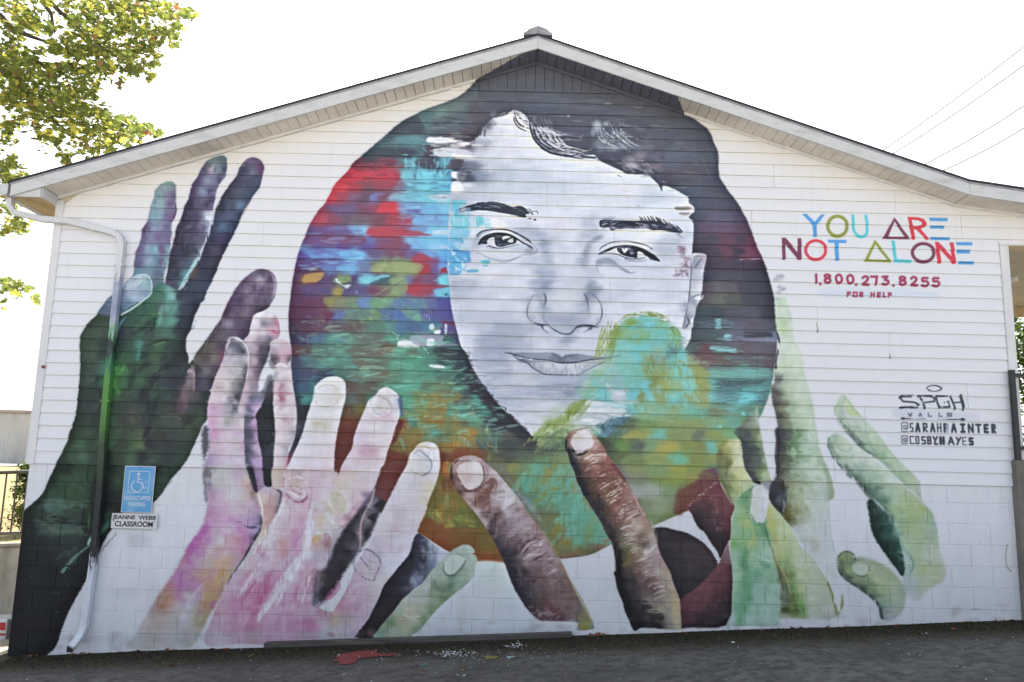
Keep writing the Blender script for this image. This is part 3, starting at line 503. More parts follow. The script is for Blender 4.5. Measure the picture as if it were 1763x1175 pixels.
# eye 1
poly([(370,590),(380,530),(470,480),(600,470),(540,500),(440,540),(400,590)],'6a7183',.75,1.6,1.5)
st([(370,560),(420,510),(520,482),(650,474),(760,482),(860,520),(960,575),(1030,620),(1060,650)],[1,2,1.6,1.8,2.4,2.6,2.6,2.4,1],INK,.92,.5)
poly([(400,590),(480,540),(600,505),(740,510),(860,550),(1000,630),(1080,700),(1000,650),(880,590),(760,545),(620,530),(500,560)],'c9cdd9',.7,1,1)
poly([(500,620),(560,590),(610,585),(830,600),(880,610),(980,655),(900,665),(800,670),(740,690),(660,700),(590,690),(540,665)],'c6c8d2',1,.6,.6)
poly([(390,668),(420,610),(470,570),(560,535),(640,522),(740,530),(820,560),(900,605),(980,650),(1060,690),(1078,715),(1040,690),(960,660),(900,620),(850,600),(800,580),(740,565),(700,580),(600,580),(540,592),(505,620),(500,665),(450,664)],INK,1,.6,1.2,.04)
poly([(600,575),(690,560),(840,590),(875,610),(860,655),(800,670),(740,688),(660,700),(615,680),(600,630)],'3a3f50',1,.6,.6)
poly([(695,580),(740,562),(800,578),(740,600),(700,615)],'d4d6de',.95,.5,.5);poly([(770,615),(800,600),(830,595),(835,640),(790,645),(765,635)],'c0c4ce',.9,.6,.5)
bl([(735,615,3,3,'6c7486',.7),(655,672,3,2.4,'9aa0b0',.8),(745,650,3,3,'4f5668',.8)])
st([(800,612),(840,620),(850,650)],1.6,'5d6577',.8)
st([(490,700),(530,690),(600,708),(670,718),(760,700),(830,680),(900,668)],[1,1.4,1.4,1.6,1.2,.8,.6],'5a6175',.85,.5);st([(510,680),(560,700),(640,720)],1.4,INK,.7);st([(520,712),(600,722),(680,712),(780,705)],1.6,'8d94a6',.6,.8)
st([(990,660),(1040,700),(1080,718)],3.2,INK,.6,.8);st([(1060,640),(1100,690),(1135,740),(1090,790),(980,790)],[1,1.5,2.5,3,1.5],'8d95a8',.75,1.4);blob(1040,745,12,4.5,'9098aa',.8)
st([(360,770),(430,790),(540,845),(640,865),(740,870),(850,850),(960,800),(1080,790)],[2,4,4,3,3,3,3,2],'99a1b2',.6,1.8);st([(600,870),(700,890),(800,870),(900,820)],2.4,'8b93a5',.6,1.2);blob(700,790,40,4,'d0d4de',.6)
blob(370,660,12,9,'a0a8b8',.6)
for p,c in[([(440,875),(520,875),(535,900),(440,905)],'4fb6cc'),([(450,925),(510,925),(510,945),(455,950)],'5fbcd0'),([(260,1000),(330,988),(390,1005),(340,1025),(270,1018)],'52aed4'),([(365,330),(430,325),(430,400),(380,405)],'5fbfd2'),([(450,330),(540,350),(530,400),(560,460),(470,455)],'a0cfe0'),([(250,330),(300,340),(280,400),(240,390)],'b8ccd8'),([(30,120),(200,120),(230,160),(120,165)],'68bcd0'),([(80,170),(210,175),(110,230),(90,300)],'68bcd6')]:poly(p,c,.8,.8,2.2,.05)
dabs([(150,320),(520,330),(540,450),(280,460),(240,600),(100,600),(90,470)],['6cc4dc','7fcbe0','d0d6e0','58b0dc'],24,10,3,88,.6,20)
dabs([(60,620),(330,620),(340,740),(20,740)],['a8c0d8','c4c9d6','7fb0dc'],16,16,3,2,.5,5)
dabs([(130,760),(280,765),(290,880),(40,1000)],['5ab4e0','dde2ea','62a4dc'],18,7,2.4,60,.7,50)
st([(180,900),(185,1040)],2,'a8d4e8',.7);st([(205,915),(200,1020)],3,'b0d8ea',.6)
V(480,300,4.518)
for p,c,a in[([(1325,495),(1400,490),(1440,520),(1400,590),(1330,590)],'62a8de',.85),([(1325,590),(1470,600),(1490,640),(1480,688),(1330,690)],'529cdc',.9),([(1330,690),(1420,692),(1416,776),(1330,775)],'56a4dc',.9),([(1340,420),(1480,425),(1470,490),(1340,500)],'74b8de',.75),([(1345,320),(1460,330),(1470,415),(1350,415)],'64c4d8',.8),([(1345,235),(1400,250),(1400,320),(1350,315)],'60b0d8',.7),([(1540,335),(1590,340),(1585,400),(1540,405)],'66c4d4',.8),([(1600,380),(1650,390),(1620,415)],'90d0dc',.7),([(1350,210),(1440,205),(1455,232),(1370,240)],'66bcd0',.85),([(1360,520),(1480,560),(1500,590),(1400,588)],'a8c0d8',.6),([(1420,700),(1440,695),(1440,775),(1424,775)],'a8d4e8',.8),([(1575,675),(1640,676),(1630,692),(1580,692)],'56bcd0',.9),([(1455,748),(1540,745),(1550,757),(1480,768)],'56b0d8',.9),([(1330,150),(1470,160),(1450,200),(1330,195)],'a8b0c0',.6)]:poly(p,c,a,soft=1,rough=3,g=.05)
dabs([(1340,590),(1500,600),(1440,775),(1340,775)],['5ab0e0','d8e0ea','6cc0e0','4c90d4'],34,9,2.6,60,.7,60)
dabs([(1340,230),(1500,300),(1520,500),(1340,500)],['6cc4dc','b8c8d8','58a8dc','7cb8dc'],34,14,4,85,.5,20)
V(770,330,7.344)
# brow 2 (crop at 990,340)
V(990,340,7.344)
poly([(310,300),(360,285),(440,285),(560,290),(700,295),(880,295),(1030,300),(1100,320),(1200,360),(1280,400),(1350,448),(1260,445),(1160,430),(1060,415),(980,420),(900,395),(830,395),(700,400),(560,400),(460,418),(420,380),(320,375)],'454a5c',.97,.7,2.6,.05)
for i in range(46):
    t=_rs.rand();x=320+t*930;y=300+t*60+_rs.uniform(-12,50)*(1-t*.5)
    st([(x,y+14),(x+30,y),(x+75,y+(18 if t>.4 else-12))],_rs.uniform(.6,1.5),['b4bac8','30354a','7c8496','3a3f52','c8ccd6'][_rs.randint(5)],.75,.5)
for i in range(16):
    x=800+i*33+_rs.uniform(-12,12);y=300+max(0,i-7)*14
    st([(x,y-52-_rs.uniform(0,16)*(i<9)),(x+35,y-10),(x+75,y+28)],_rs.uniform(1.2,2.2),'3d4255',.9,.5)
for i in range(9):
    x=340+i*14;st([(x,285),(x+30+i*3,255-_rs.uniform(0,20))],1.,'3d4255',.8,.5)
for i in range(14):
    x=400+i*14;st([(x-60,360+_rs.uniform(0,40)),(x,375),(x+80,400)],1.3,['3d4255','b8becb'][i%2],.7,.5)
st([(1290,450),(1340,500),(1375,515)],[4,3,1],'8a90a2',.7,1)
poly([(500,370),(560,310),(700,310),(820,370),(780,395),(640,390),(560,405)],'363b4e',.9,1.2,1.6)
# eye 2
st([(305,670),(330,630),(380,600),(440,573),(540,555),(660,553),(760,570),(860,592),(930,620),(975,655)],[1,1.4,2,1.6,1.2,1.2,1.6,1.6,1.4,.6],'4a5063',.9,.5)
st([(425,585),(450,570)],3,INK,.9);blob(960,645,3,2,'7a6470',.7)
poly([(400,690),(470,655),(540,640),(800,650),(870,730),(880,760),(780,775),(660,750),(560,710),(430,695)],'c4c8d2',1,.7,.6)
poly([(295,715),(380,675),(470,635),(560,615),(640,608),(740,620),(840,650),(920,695),(1000,740),(1070,800),(1020,795),(990,790),(930,755),(880,730),(850,700),(800,680),(780,690),(560,640),(500,650),(400,690)],INK,1,.6,1.,.04)
poly([(530,645),(640,620),(760,640),(800,690),(790,765),(700,755),(620,735),(560,705)],'383c4e',1,.6,.6)
poly([(480,655),(525,645),(530,690),(520,705),(480,690)],'ced2dc',.95,.6,.5)
# heart-shaped glint
poly([(592,650),(610,645),(622,660),(645,640),(668,650),(660,675),(628,708),(610,695)],'d4d6dd',.95,.45,.3,smooth=True);poly([(620,655),(640,660),(628,680)],'4a5064',.9,.4,.3)
bl([(682,647,1.4,1.2,'d0d2da',.9),(648,728,1,1,'d0d2da',.9),(710,705,6,4,'8992a4',.85),(700,690,3,2,'b8bfca',.8),(730,660,3,2,'4a5064',.7)])
poly([(790,690),(830,705),(850,740),(880,755),(830,770),(790,765)],'c8cad4',.9,.6,.8)
for i in range(12):st([(900+i*13,700+i*7),(925+i*12,745+i*5),(950+i*11,790+i*2)],1.3,'3a3f52',.8,.5)
for i in range(5):st([(890+i*22,740+i*8),(900+i*22,765+i*9)],1.2,'d0d3dc',.7,.5)
st([(300,715),(400,705),(520,715),(600,745),(700,775),(800,775),(880,760)],[1,1,1,1.6,2,1.6,1],'4d5468',.85,.5)
st([(620,775),(700,800),(800,805),(900,795)],[1,2.6,2.6,1],'8d95a8',.7,1.2);bl([(640,776,2.5,1.6,'6b7386',.8),(700,790,9,3,'8f97aa',.6),(820,800,9,2.5,'a0a8b8',.5)])
poly([(275,790),(340,765),(420,770),(500,820),(560,865),(480,880),(380,850),(280,840)],'8d95a8',.65,2.4,1.5);bl([(310,830,7,6,'8992a6',.5),(400,820,16,6,'929aac',.5)])
st([(370,770),(450,790),(520,850),(600,900),(680,950),(760,945)],[2,3,3,4,3,1],'838b9f',.6,1.6);st([(270,800),(270,890),(295,950)],[2,2,2.4],'8a92a5',.6,1);st([(520,870),(620,920),(700,955)],5,'8d95a7',.5,2)
poly([(190,560),(220,510),(300,490),(340,485),(310,540),(240,575),(190,720),(160,860),(70,860),(90,760),(130,640)],'98a0b2',.62,2.5,2);blob(280,515,12,6,'8891a4',.6,-25);blob(110,790,7,16,'9aa2b4',.6);blob(150,650,5,16,'8c95a8',.5,15)
bl([(1150,670,30,10,'a2acbc',.55),(1130,620,20,6,'aab3c3',.5),(650,380,1,1,'ccc',0)]if 0 else[(1150,670,30,10,'a2acbc',.5),(1120,620,20,6,'aab3c3',.45),(1280,570,12,8,'a4adbd',.5,-40)])
for x,y,w,h in[(1310,620,90,100),(1350,760,100,120),(1260,920,170,80),(1480,880,140,120)]:
    dabs([(x,y),(x+w,y),(x+w,y+h),(x,y+h)],['8f7385','a58f9f','7a6074'],16,11,2.6,0,.6,4);dabs([(x,y),(x+w,y),(x+w,y+h),(x,y+h)],['8f7385','b0a0b0','7c6479'],12,10,2.2,90,.55,4)
for p,c,a in[([(1260,125),(1400,120),(1480,135),(1440,160),(1300,160)],'8c8878',.9),([(1310,200),(1380,190),(1470,200),(1420,225),(1340,222)],'8f8488',.85),([(1450,150),(1505,160),(1500,195),(1450,190)],'c4c4cc',.8)]:poly(p,c,a,.9,1.8)
st([(795,100),(805,112)],1.6,'3c3848',.9)
for vx,q,w in[((770,330,7.344),[(395,662),(430,612),(480,572),(560,540),(640,528),(740,536),(820,564),(900,608)],[3,5,5.5,4,3.6,3.6,3.4,2]),((990,340,7.344),[(300,714),(380,672),(470,634),(560,616),(640,612),(740,624),(840,656),(920,700),(1000,748),(1060,795)],[1.6,2.4,3,3.6,3.8,4,4.4,5,5,2])]:
    V(*vx);st(q,w,'2b2f41',.95,.5)
V(770,330,7.344);bl([(690,640,9,7.5,'2e3345',.75)]);poly([(700,582),(745,566),(795,580),(735,600),(705,612)],'dcdee6',.95,.5,.4);poly([(775,618),(805,602),(828,600),(832,636),(790,642)],'c8ccd6',.9,.5,.4)
V(990,340,7.344);bl([(690,700,10,7,'2c3143',.7)]);poly([(592,650),(610,645),(622,660),(645,640),(668,650),(660,675),(628,708),(610,695)],'dcdee6',.95,.45,.3);bl([(712,706,4,2.6,'9aa2b2',.8)]);poly([(795,695),(830,708),(846,740),(870,752),(830,764),(800,752)],'c8ccd6',.9,.5,.6);poly([(485,660),(522,650),(528,690),(515,702),(485,688)],'d4d8e2',.9,.5,.4)
# nose (crop 860,480, 6.912)
V(860,480,6.912)
st([(405,190),(370,250),(340,310),(325,390),(325,430),(345,470),(380,510),(420,535)],[1.6,2,2,2.4,2.4,2.2,1.8,1.6],'5b6276',.9,.7)
poly([(405,190),(360,260),(330,400),(360,490),(420,520),(520,550),(500,470),(500,380),(520,300),(480,200)],'b9bfcd',.4,3,1)
bl([(420,320,11,20,'ccd0dc',.6),(380,470,9,9,'9ca4b6',.6,40),(470,170,10,16,'98a0b3',.7),(500,290,5,14,'9199ad',.6),(480,420,7,16,'aab1c1',.6)])
st([(525,170),(545,220),(545,270),(528,320)],[1.4,3.4,3.6,1.4],'4e566a',.95,.9);st([(530,300),(525,380),(510,440),(540,510),(590,550)],[3,2.4,3,3.4,2.6],'7c8599',.6,1.8)
bl([(1090,90,13,12,'8a93a7',.75,30),(1170,110,9,9,'949cae',.6),(1060,200,11,16,'79829a',.7,30),(1100,230,9,11,'848da1',.7),(960,20,20,9,'b0b7c6',.5)])
st([(1005,180),(1030,220),(1045,280),(1052,340),(1050,400)],[2.4,3.4,3.2,2.4,1.4],'50586c',.9,.9)
st([(1110,190),(1160,240),(1195,290),(1213,350),(1215,430),(1200,480),(1170,530),(1130,565)],[1.4,2,2,2.4,2.6,2.6,2.4,1.6],'5c6478',.88,.8)
bl([(1120,350,12,20,'ced2dd',.6),(1180,500,7,9,'9ea6b7',.6,-30),(1060,420,5,10,'a2a9ba',.6)])
poly([(540,430),(700,430),(900,440),(1010,450),(960,510),(900,555),(640,550),(570,520)],'989fb3',.55,5,1);bl([(760,470,30,9,'979fb1',.55),(940,500,16,9,'a4abbc',.5,-30)])
bl([(700,330,26,16,'ced2dd',.5),(780,220,40,14,'d0d4de',.4)])
st([(420,525),(480,548),(560,552),(610,580),(680,625),(740,652),(800,658),(850,645),(890,600),(930,570),(1020,555),(1130,565)],[2,3.4,3.4,2.6,2.4,2.4,2.6,3,3,2.6,3.6,1.6],'474f63',.95,.8)
st([(500,555),(520,600),(570,640)],[4,3.2,1],'3f475c',.95,.7);st([(910,575),(980,560),(1080,560),(1130,568)],[3,4.4,4.4,2],'434b60',.9,.8);st([(1090,585),(1050,605),(1000,635)],[4,3.2,1],'485065',.9,.9);st([(450,545),(560,560)],3.4,'3f475c',.9,.8)
poly([(640,570),(900,565),(860,635),(800,652),(740,645)],'a8afbe',.5,3,1)
bl([(780,735,13,5,'8f98ab',.75),(780,770,7,5,'a0a8b9',.6),(560,590,9,8,'ccd0db',.7),(1000,600,10,6,'ccd0db',.6),(1150,575,5,2,'6c7488',.6)])
poly([(0,640),(60,560),(300,545),(460,560),(440,640),(300,690),(60,700)],'a0a7b9',.45,4,2);bl([(120,750,24,14,'9fa7b8',.45),(60,700,20,14,'9fa7b8',.4)])
# mouth
poly([(60,880),(150,885),(240,878),(400,880),(600,880),(660,900),(720,935),(745,945),(800,915),(920,900),(1030,910),(1150,930),(1290,930),(1440,912),(1300,945),(1150,960),(1000,975),(860,995),(740,998),(660,980),(560,965),(440,955),(320,935),(200,910)],[(200,900,'7d8498'),(400,920,'8d94a6'),(560,920,'9299ab'),(650,920,'6f778b'),(720,945,'5d6579'),(700,975,'8088 9a'.replace(' ','')),(850,925,'6d7589'),(850,970,'8d95a7'),(1000,940,'868ea1'),(1200,940,'7a8296'),(1400,920,'8896a2')],.95,.8,1.2,.05)
poly([(190,920),(320,945),(440,960),(560,972),(640,985),(740,1002),(900,995),(1100,972),(1290,950),(1240,1000),(1160,1035),(1060,1070),(1000,1110),(950,1142),(760,1148),(600,1142),(510,1125),(430,1090),(370,1040),(300,990),(230,970)],[(250,950,'aab0c0'),(340,1000,'9aa2b4'),(430,1040,'b4b9c6'),(560,1040,'c6c9d3'),(700,1060,'cacdd6'),(840,1050,'ced1d9'),(980,1030,'bfc4cf'),(1150,1000,'a6afb6'),(1000,1090,'a4abba'),(600,1110,'9aa2b3'),(450,1080,'8f97a9'),(880,1120,'b4bac7'),(700,1130,'969eb0')],1,.8,1,.04)
st([(60,880),(130,888),(200,912),(320,938),(440,958),(560,968),(640,980),(700,996),(780,1000),(900,993),(1000,975),(1150,955),(1300,940),(1440,912)],[1.4,3,2.6,1.8,2.4,2.4,2,2.2,3,2.6,2.6,1.6,2,1],'444b60',.92,.6)
st([(620,885),(680,905),(725,940)],[2,4,5],'5f677b',.7,1.2);st([(760,940),(800,915),(930,902)],[5,4,2],'5f677b',.7,1.2)
st([(140,890),(220,960),(330,1000),(380,1050),(450,1095),(520,1130),(620,1143),(760,1148),(870,1145),(950,1142)],[2.4,2.4,3.6,3,2.6,2.2,1.6,1.4,1.2,1],'596176',.8,.8);st([(950,1142),(1010,1100),(1100,1055),(1200,1010),(1280,960)],[1,2.6,2,2.6,1],'7d8998',.7,.9)
st([(220,950),(240,960),(330,965)],4,'596176',.7,1);bl([(243,942,1.6,1.6,'e0e2e8',1),(370,960,3,2,'ced1da',.8),(290,985,12,3,'7a8296',.5)])
for x,y0,y1,w in[(420,985,1060,1.6),(500,1005,1080,1.6),(560,1070,1140,1.2),(630,1000,1090,1.2),(680,1060,1110,1.4),(785,1010,1100,1.8),(800,1060,1140,1.3),(905,1005,1070,1.6),(960,1005,1050,1.2),(1000,1010,1080,1),(1060,1010,1050,1),(740,1070,1120,1),(855,1080,1140,1.2),(1030,1020,1060,1.4)]:st([(x,y0),(x+_rs.uniform(-10,10),(y0+y1)/2),(x-4,y1)],w,'7b8397',.8,.5)
dabs([(420,1000),(1000,1000),(940,1130),(520,1110)],['d8dbe2','a6adbc','c0c5d0'],50,8,1.2,88,.6,10)
# lower face soft shadows
V(740,600,4.518)
bl([(440,240,16,12,'9fa6b7',.5),(380,110,10,26,'9ea5b6',.4),(580,130,14,26,'a0a7b8',.35),(700,260,36,8,'b9bfcc',.4),(1010,285,16,3.5,'7f879b',.6),(960,350,36,9,'969eb0',.5),(1080,350,16,9,'7f8a9e',.6),(560,330,18,8,'b8bdca',.5),(900,300,26,6,'a0a7b8',.4),(610,420,14,7,'a4abba',.4),(900,440,26,7,'cfd2da',.6),(760,520,16,12,'cdcfd8',.5),(1080,285,12,3,'8089 9c'.replace(' ',''),.5),(350,60,5,18,'99a0b0',.4)])
dabs([(330,60),(560,60),(900,260),(1100,300),(1050,460),(800,640),(420,280)],['c9cdd8','a6adbc','bcc1cd','d2d5de'],70,34,4.5,0,.35,5)
dabs([(310,30),(330,180),(420,290),(560,440),(790,670),(740,640),(500,420),(360,230),(290,60)],['33333d','3a3944'],30,9,2,35,.7,12)
V()
dabs([(790,270),(1100,310),(1180,350),(1180,520),(1050,560),(790,540)],['ced2de','b9c1cf','c6ccd9','aab3c3','d6dae3'],150,44,5,1,.28,4,.5)
dabs([(1020,380),(1180,390),(1170,540),(1040,520)],['d0d4df','bac1cf','c4cad6'],30,30,5,2,.3,6)
dabs([(955,280),(990,280),(990,540),(955,540)],['ced2dd','c0c6d2'],30,20,4,88,.3,6)
# ear
V(1020,320,4.518)
poly([(780,570),(800,545),(840,530),(880,540),(885,580),(870,640),(850,740),(848,830),(835,890),(800,925),(745,915),(760,830),(768,700)],[(800,600,'8f93a5'),(860,570,'9c94a6'),(850,650,'c0c4d2'),(800,720,'a4abbd'),(810,800,'c2c6d3'),(830,880,'d0d3dc'),(770,880,'8b93a6')],1,.9,1.6,.05)
st([(790,640),(820,600),(850,560)],3,'666c84',.7,1);st([(800,860),(840,880),(860,850)],3,'c8ccd6',.7,1);st([(760,560),(768,650),(760,740),(750,860),(740,920)],2.4,'666d80',.75,.8);st([(770,870),(810,850),(850,845)],2.4,'4f5568',.6,1)
poly([(740,920),(790,925),(790,1010),(760,1050),(785,1090),(740,1112),(700,1108),(715,1040)],[(760,950,'a9b0c0'),(740,1030,'8d95a8'),(750,1095,'c6cad6'),(720,1090,'8088 9c'.replace(' ',''))],1,.9,1.6)
st([(735,1020),(750,1060),(720,1105)],2.4,'4a5063',.8,.8);st([(740,925),(720,1010),(700,1105)],2,'6a7184',.6,.8)
# colour stroked over cheek and mouth
V(1020,520,4.518)
DOME=[(90,400),(140,290),(180,200),(250,145),(330,115),(460,100),(560,140),(660,210),(700,290),(740,400),(830,490),(900,600),(890,800),(700,870),(400,900),(250,870),(150,800),(40,770),(-60,760),(-120,700),(-60,600),(20,520),(80,470)]
poly(DOME,[(330,180,'74b09a'),(430,170,'6ec0ca'),(520,200,'7ab894'),(600,240,'78b49a'),(400,240,'7aac80'),(300,260,'80aa78'),(500,270,'70b8ae'),(260,340,'74bcb4'),(400,340,'66bcbc'),(520,340,'7ab0a0'),(600,360,'5a8088'),(250,430,'7cbcb0'),(350,430,'68bcc4'),(440,440,'84a484'),(520,430,'7c9c94'),(680,440,'66b4b4'),(750,430,'80946c'),(100,510,'94bcae'),(230,520,'74bcb0'),(330,520,'70b0a0'),(420,520,'84944f'),(520,540,'8c9a5c'),(620,560,'68b4a0'),(690,540,'5cb8bc'),(800,540,'888c48'),(60,620,'84b8b0'),(180,630,'8cb0b0'),(300,640,'6cb8b0'),(400,650,'66bcc8'),(460,620,'84904c'),(560,620,'8c9850'),(650,640,'7ea074'),(740,640,'66b8b4'),(840,640,'8c8c48'),(60,720,'70c0c0'),(200,710,'b4bcc8'),(330,720,'60bcc8'),(370,740,'84965c'),(440,730,'64b8bc'),(520,730,'82905c'),(620,720,'60b4b4'),(700,740,'6ca490'),(820,740,'88905c'),(300,830,'68b0a8'),(380,840,'80986c'),(500,830,'70a084'),(640,830,'76946c'),(780,830,'64a48c'),(60,560,'8ab890'),(-20,700,'7ab89c'),(-60,640,'a4bcae')],.93,4.5,3.4,.06,wx=6,wy=5,pw=4,mask=BM)
GR=['8ca05a','9aa94f','84984a','a3b06a','7fa87a']
for i in range(70):
    t=_rs.uniform(0,1);r=_rs.uniform(0,1);a0=math.radians(185+t*170);R1=250-r*70;R2_=260-r*80
    cx,cy=400,330
    q=[(cx+R1*math.cos(a0+k)*1.15,cy+R2_*math.sin(a0+k))for k in(0,.1,.2,.3)]
    c=GR[_rs.randint(5)]if r<.6 else['62c0c8','7cc4b4','6cb89c','88ac70'][_rs.randint(4)]
    st(q,_rs.uniform(1.2,5),c,_rs.uniform(.4,.85),1,.45)
for i in range(34):
    x=_rs.uniform(30,180);y=_rs.uniform(180,400);k=(180-x)
    st([(x+20,y-60+k*.2),(x-5,y+k*.3),(x-30,y+70+k*.3)],_rs.uniform(1.5,5),GR[_rs.randint(4)],_rs.uniform(.4,.8),1,.45)
bl([(180,240,8,13,'7f9340',.8,25),(150,330,7,10,'84963f',.8,25),(300,160,12,6,'86983c',.8,-15),(220,250,4,12,'8ea04c',.6,25)])
dabs([(250,160),(620,200),(700,380),(500,420),(250,420),(230,260)],['62c2ca','72b8a0','80ac74','66bcc0','8cb48c'],55,20,4.5,-35,.5,40)
dabs([(380,430),(900,430),(900,800),(350,860)],['868a42','62bcc4','7e9c6c','909450','70b49c','8c8a44'],90,18,5,68,.5,25,.3)
dabs([(-100,560),(300,420),(350,640),(100,760),(-100,720)],['78bcb0','94c0b4','a8c4c4','68bcc4','90b07c'],60,22,4,-45,.45,25,.4)
V(740,600,4.518)
for p,c,a in[([(1200,410),(1330,415),(1420,430),(1400,450),(1500,470),(1520,500),(1350,500),(1220,498),(1210,460)],'cfd5dc',.97),([(1180,550),(1250,540),(1320,565),(1290,590),(1190,575)],'d4d7de',.95),([(1060,530),(1130,526),(1130,536),(1070,538)],'dcdee3',.9),([(1430,330),(1510,335),(1510,365),(1440,360)],'c8d0d8',.85),([(1360,270),(1400,280),(1400,300),(1370,300)],'ccd4da',.6),([(1330,420),(1570,425),(1560,465),(1450,465)],'7cc4cc',.6),([(1340,600),(1420,550),(1560,520),(1500,580),(1400,620),(1390,680),(1320,690),(1330,640)],'4a7888',.8),([(1350,640),(1420,610),(1500,540),(1570,530),(1500,600),(1430,650),(1390,700)],'4a6474',.6)]:poly(p,c,a,1.4,3.4,.05)
dabs([(1180,400),(1560,410),(1540,520),(1330,600),(1100,600),(1180,500)],['d6d9df','b4c8cc','c8d2d6','90c4c8'],44,34,4,2,.6,6,.4)
for i in range(60):
    t=_rs.rand();x=1200-t*420+_rs.uniform(-30,60);y=430+t*270+_rs.uniform(-25,25)
    st([(x+55,y-60),(x+10,y-5),(x-45,y+55)],_rs.uniform(2,6),['8ba24a','a3b25c','9db078','b4c090','7d9440','94a860'][_rs.randint(6)],_rs.uniform(.3,.7),1.2,.45)
poly([(1050,490),(1120,420),(1200,410),(1190,450),(1140,510),(1080,520)],'8a9c45',.6,2,3);poly([(850,640),(960,560),(1060,540),(1120,600),(1040,690),(950,760),(880,740),(850,700)],'93a562',.45,4,3)
for i in range(40):
    x=_rs.uniform(930,1280);y=_rs.uniform(600,700)
    st([(x+20,y-16),(x,y),(x-24,y+16)],_rs.uniform(3,6),['8fb08a','a4bc90','80a070','b4c8a4'][_rs.randint(4)],.4,1.6,.4)
dabs([(820,690),(1060,690),(1080,780),(860,780)],['6f8460','4f6a54','8c9a54','5a7258'],26,24,5,-40,.5,20)
dabs([(1300,560),(1560,530),(1500,680),(1320,700)],['3f5a68','5c8c98','4a6878','3c4c58'],24,20,5,-45,.5,20)
bl([(1230,640,18,8,'c4ccc0',.6),(1290,650,10,8,'7ab8a4',.7)])
V(860,480,6.912)
st([(1000,975),(1150,955),(1300,940),(1440,912)],[2.4,2,1.6,.8],'4c586a',.75,.8)
st([(1150,940),(1300,930),(1450,910)],4,'7c94a0',.5,1.5)
st([(950,1142),(1010,1100),(1100,1055),(1200,1010),(1300,960)],[1,2.2,2,2,1],'6f8494',.6,1)
# rough left edge of the face
V()
for i in range(18):
    y=600+_rs.uniform(0,50);x=800+(y-600)*.55;st([(x-4,y),(x+10,y+1)],1.4,['c4c8d4','a8aebc','3a3a46'][i%3],.7,.5)
for i in range(40):
    y=_rs.uniform(480,560);x=774+(y-480)*.12;st([(x-2,y),(x+_rs.uniform(6,22),y+1)],2.2,['aab0bf','b9bfcc','8e94a6','c4c8d4'][i%4],.5,.8,.4)
DK_[0]=.6;SK_[0]=1.05
# ================= the hands
S=[]
def rw(y,*xc):
    for x,c in xc:S.append((x,y,c))
KW=dict(soft=.9,rough=1.6,g=.045,wx=3,wy=2,pl=4)
# ---- green hand at the left: three fingers
V(120,260,4.518)
S=[];rw(260,(740,'86a3aa'),(790,'7f9aa4'));rw(330,(680,'7f9ea8'),(740,'827c9c'),(800,'736488'));rw(400,(660,'7fa4ac'),(700,'88a4ae'),(770,'6d5580'),(815,'7f8ca4'));rw(500,(640,'7a9ea8'),(690,'7aa0ac'),(760,'70608a'),(810,'665078'));rw(590,(590,'5f4a72'),(640,'8088a4'),(690,'7f86a6'),(760,'5e4c74'),(790,'7c98a8'));rw(670,(570,'70608a'),(640,'7f80a2'),(700,'6f5e8a'),(770,'6a6488'))
rw(760,(540,'6c6088'),(590,'8090ac'),(660,'6fa0ac'),(720,'664a70'),(775,'6f94a0'));rw(860,(520,'64648a'),(600,'8494ae'),(660,'5c909c'),(710,'5c4a6e'),(760,'6fa0a4'));rw(950,(510,'6a90a0'),(600,'7090a0'),(690,'56607c'),(740,'8ab0b0'));rw(1050,(640,'5c7080'),(690,'4c5070'),(730,'7a9c98'));rw(1150,(660,'3f7060'),(710,'3f7a66'))
poly([(700,265),(760,240),(815,250),(828,300),(825,420),(820,520),(795,560),(795,640),(785,720),(780,840),(750,920),(735,1000),(725,1100),(730,1180),(600,1180),(400,1180),(420,1050),(490,970),(500,880),(512,800),(535,740),(555,680),(560,620),(605,540),(625,450),(655,360),(665,310)],S,**KW)
S=[];rw(70,(1100,'6f8a94'),(1180,'5f7a86'));rw(140,(1050,'57587a'),(1110,'a09ab0'),(1160,'6f8c9a'),(1200,'4a4c6c'));rw(230,(980,'57446a'),(1060,'7a86a2'),(1130,'6b6f92'),(1180,'504a6c'));rw(320,(950,'554668'),(1040,'7e8ca8'),(1090,'3f3658'),(1140,'6a6f90'));rw(410,(920,'3a3048'),(1020,'524e66'),(1080,'3c3452'),(1120,'4e3f62'));rw(500,(890,'342e44'),(980,'4a4460'),(1070,'9aa6b8'),(1095,'b0b8c8'));rw(590,(860,'3a3448'),(950,'403a52'),(1030,'584e6c'),(1080,'7c90a8'));rw(680,(830,'342e42'),(940,'48445c'),(1040,'54506c'));rw(770,(810,'3c3450'),(900,'262834'),(980,'2c2c38'),(1010,'8c94a8'));rw(860,(790,'34303f'),(880,'40405a'),(950,'3c5468'),(990,'8a96a4'));rw(950,(780,'3a3c52'),(840,'303040'),(900,'4c8490'),(960,'7cacb4'));rw(1050,(770,'4a3c50'),(820,'3a3c50'),(860,'568c90'),(900,'7ca4a8'));rw(1140,(740,'3c3850'),(780,'40607a'),(820,'6aa0a0'))
poly([(1065,80),(1120,50),(1190,35),(1222,60),(1225,120),(1215,190),(1180,240),(1150,290),(1135,360),(1120,430),(1105,540),(1080,620),(1050,720),(1010,820),(960,920),(900,1000),(850,1090),(820,1180),(725,1180),(735,1090),(745,1010),(765,900),(785,780),(810,700),(830,600),(870,520),(890,440),(925,370),(945,280),(1000,190),(1030,130)],S,**KW)
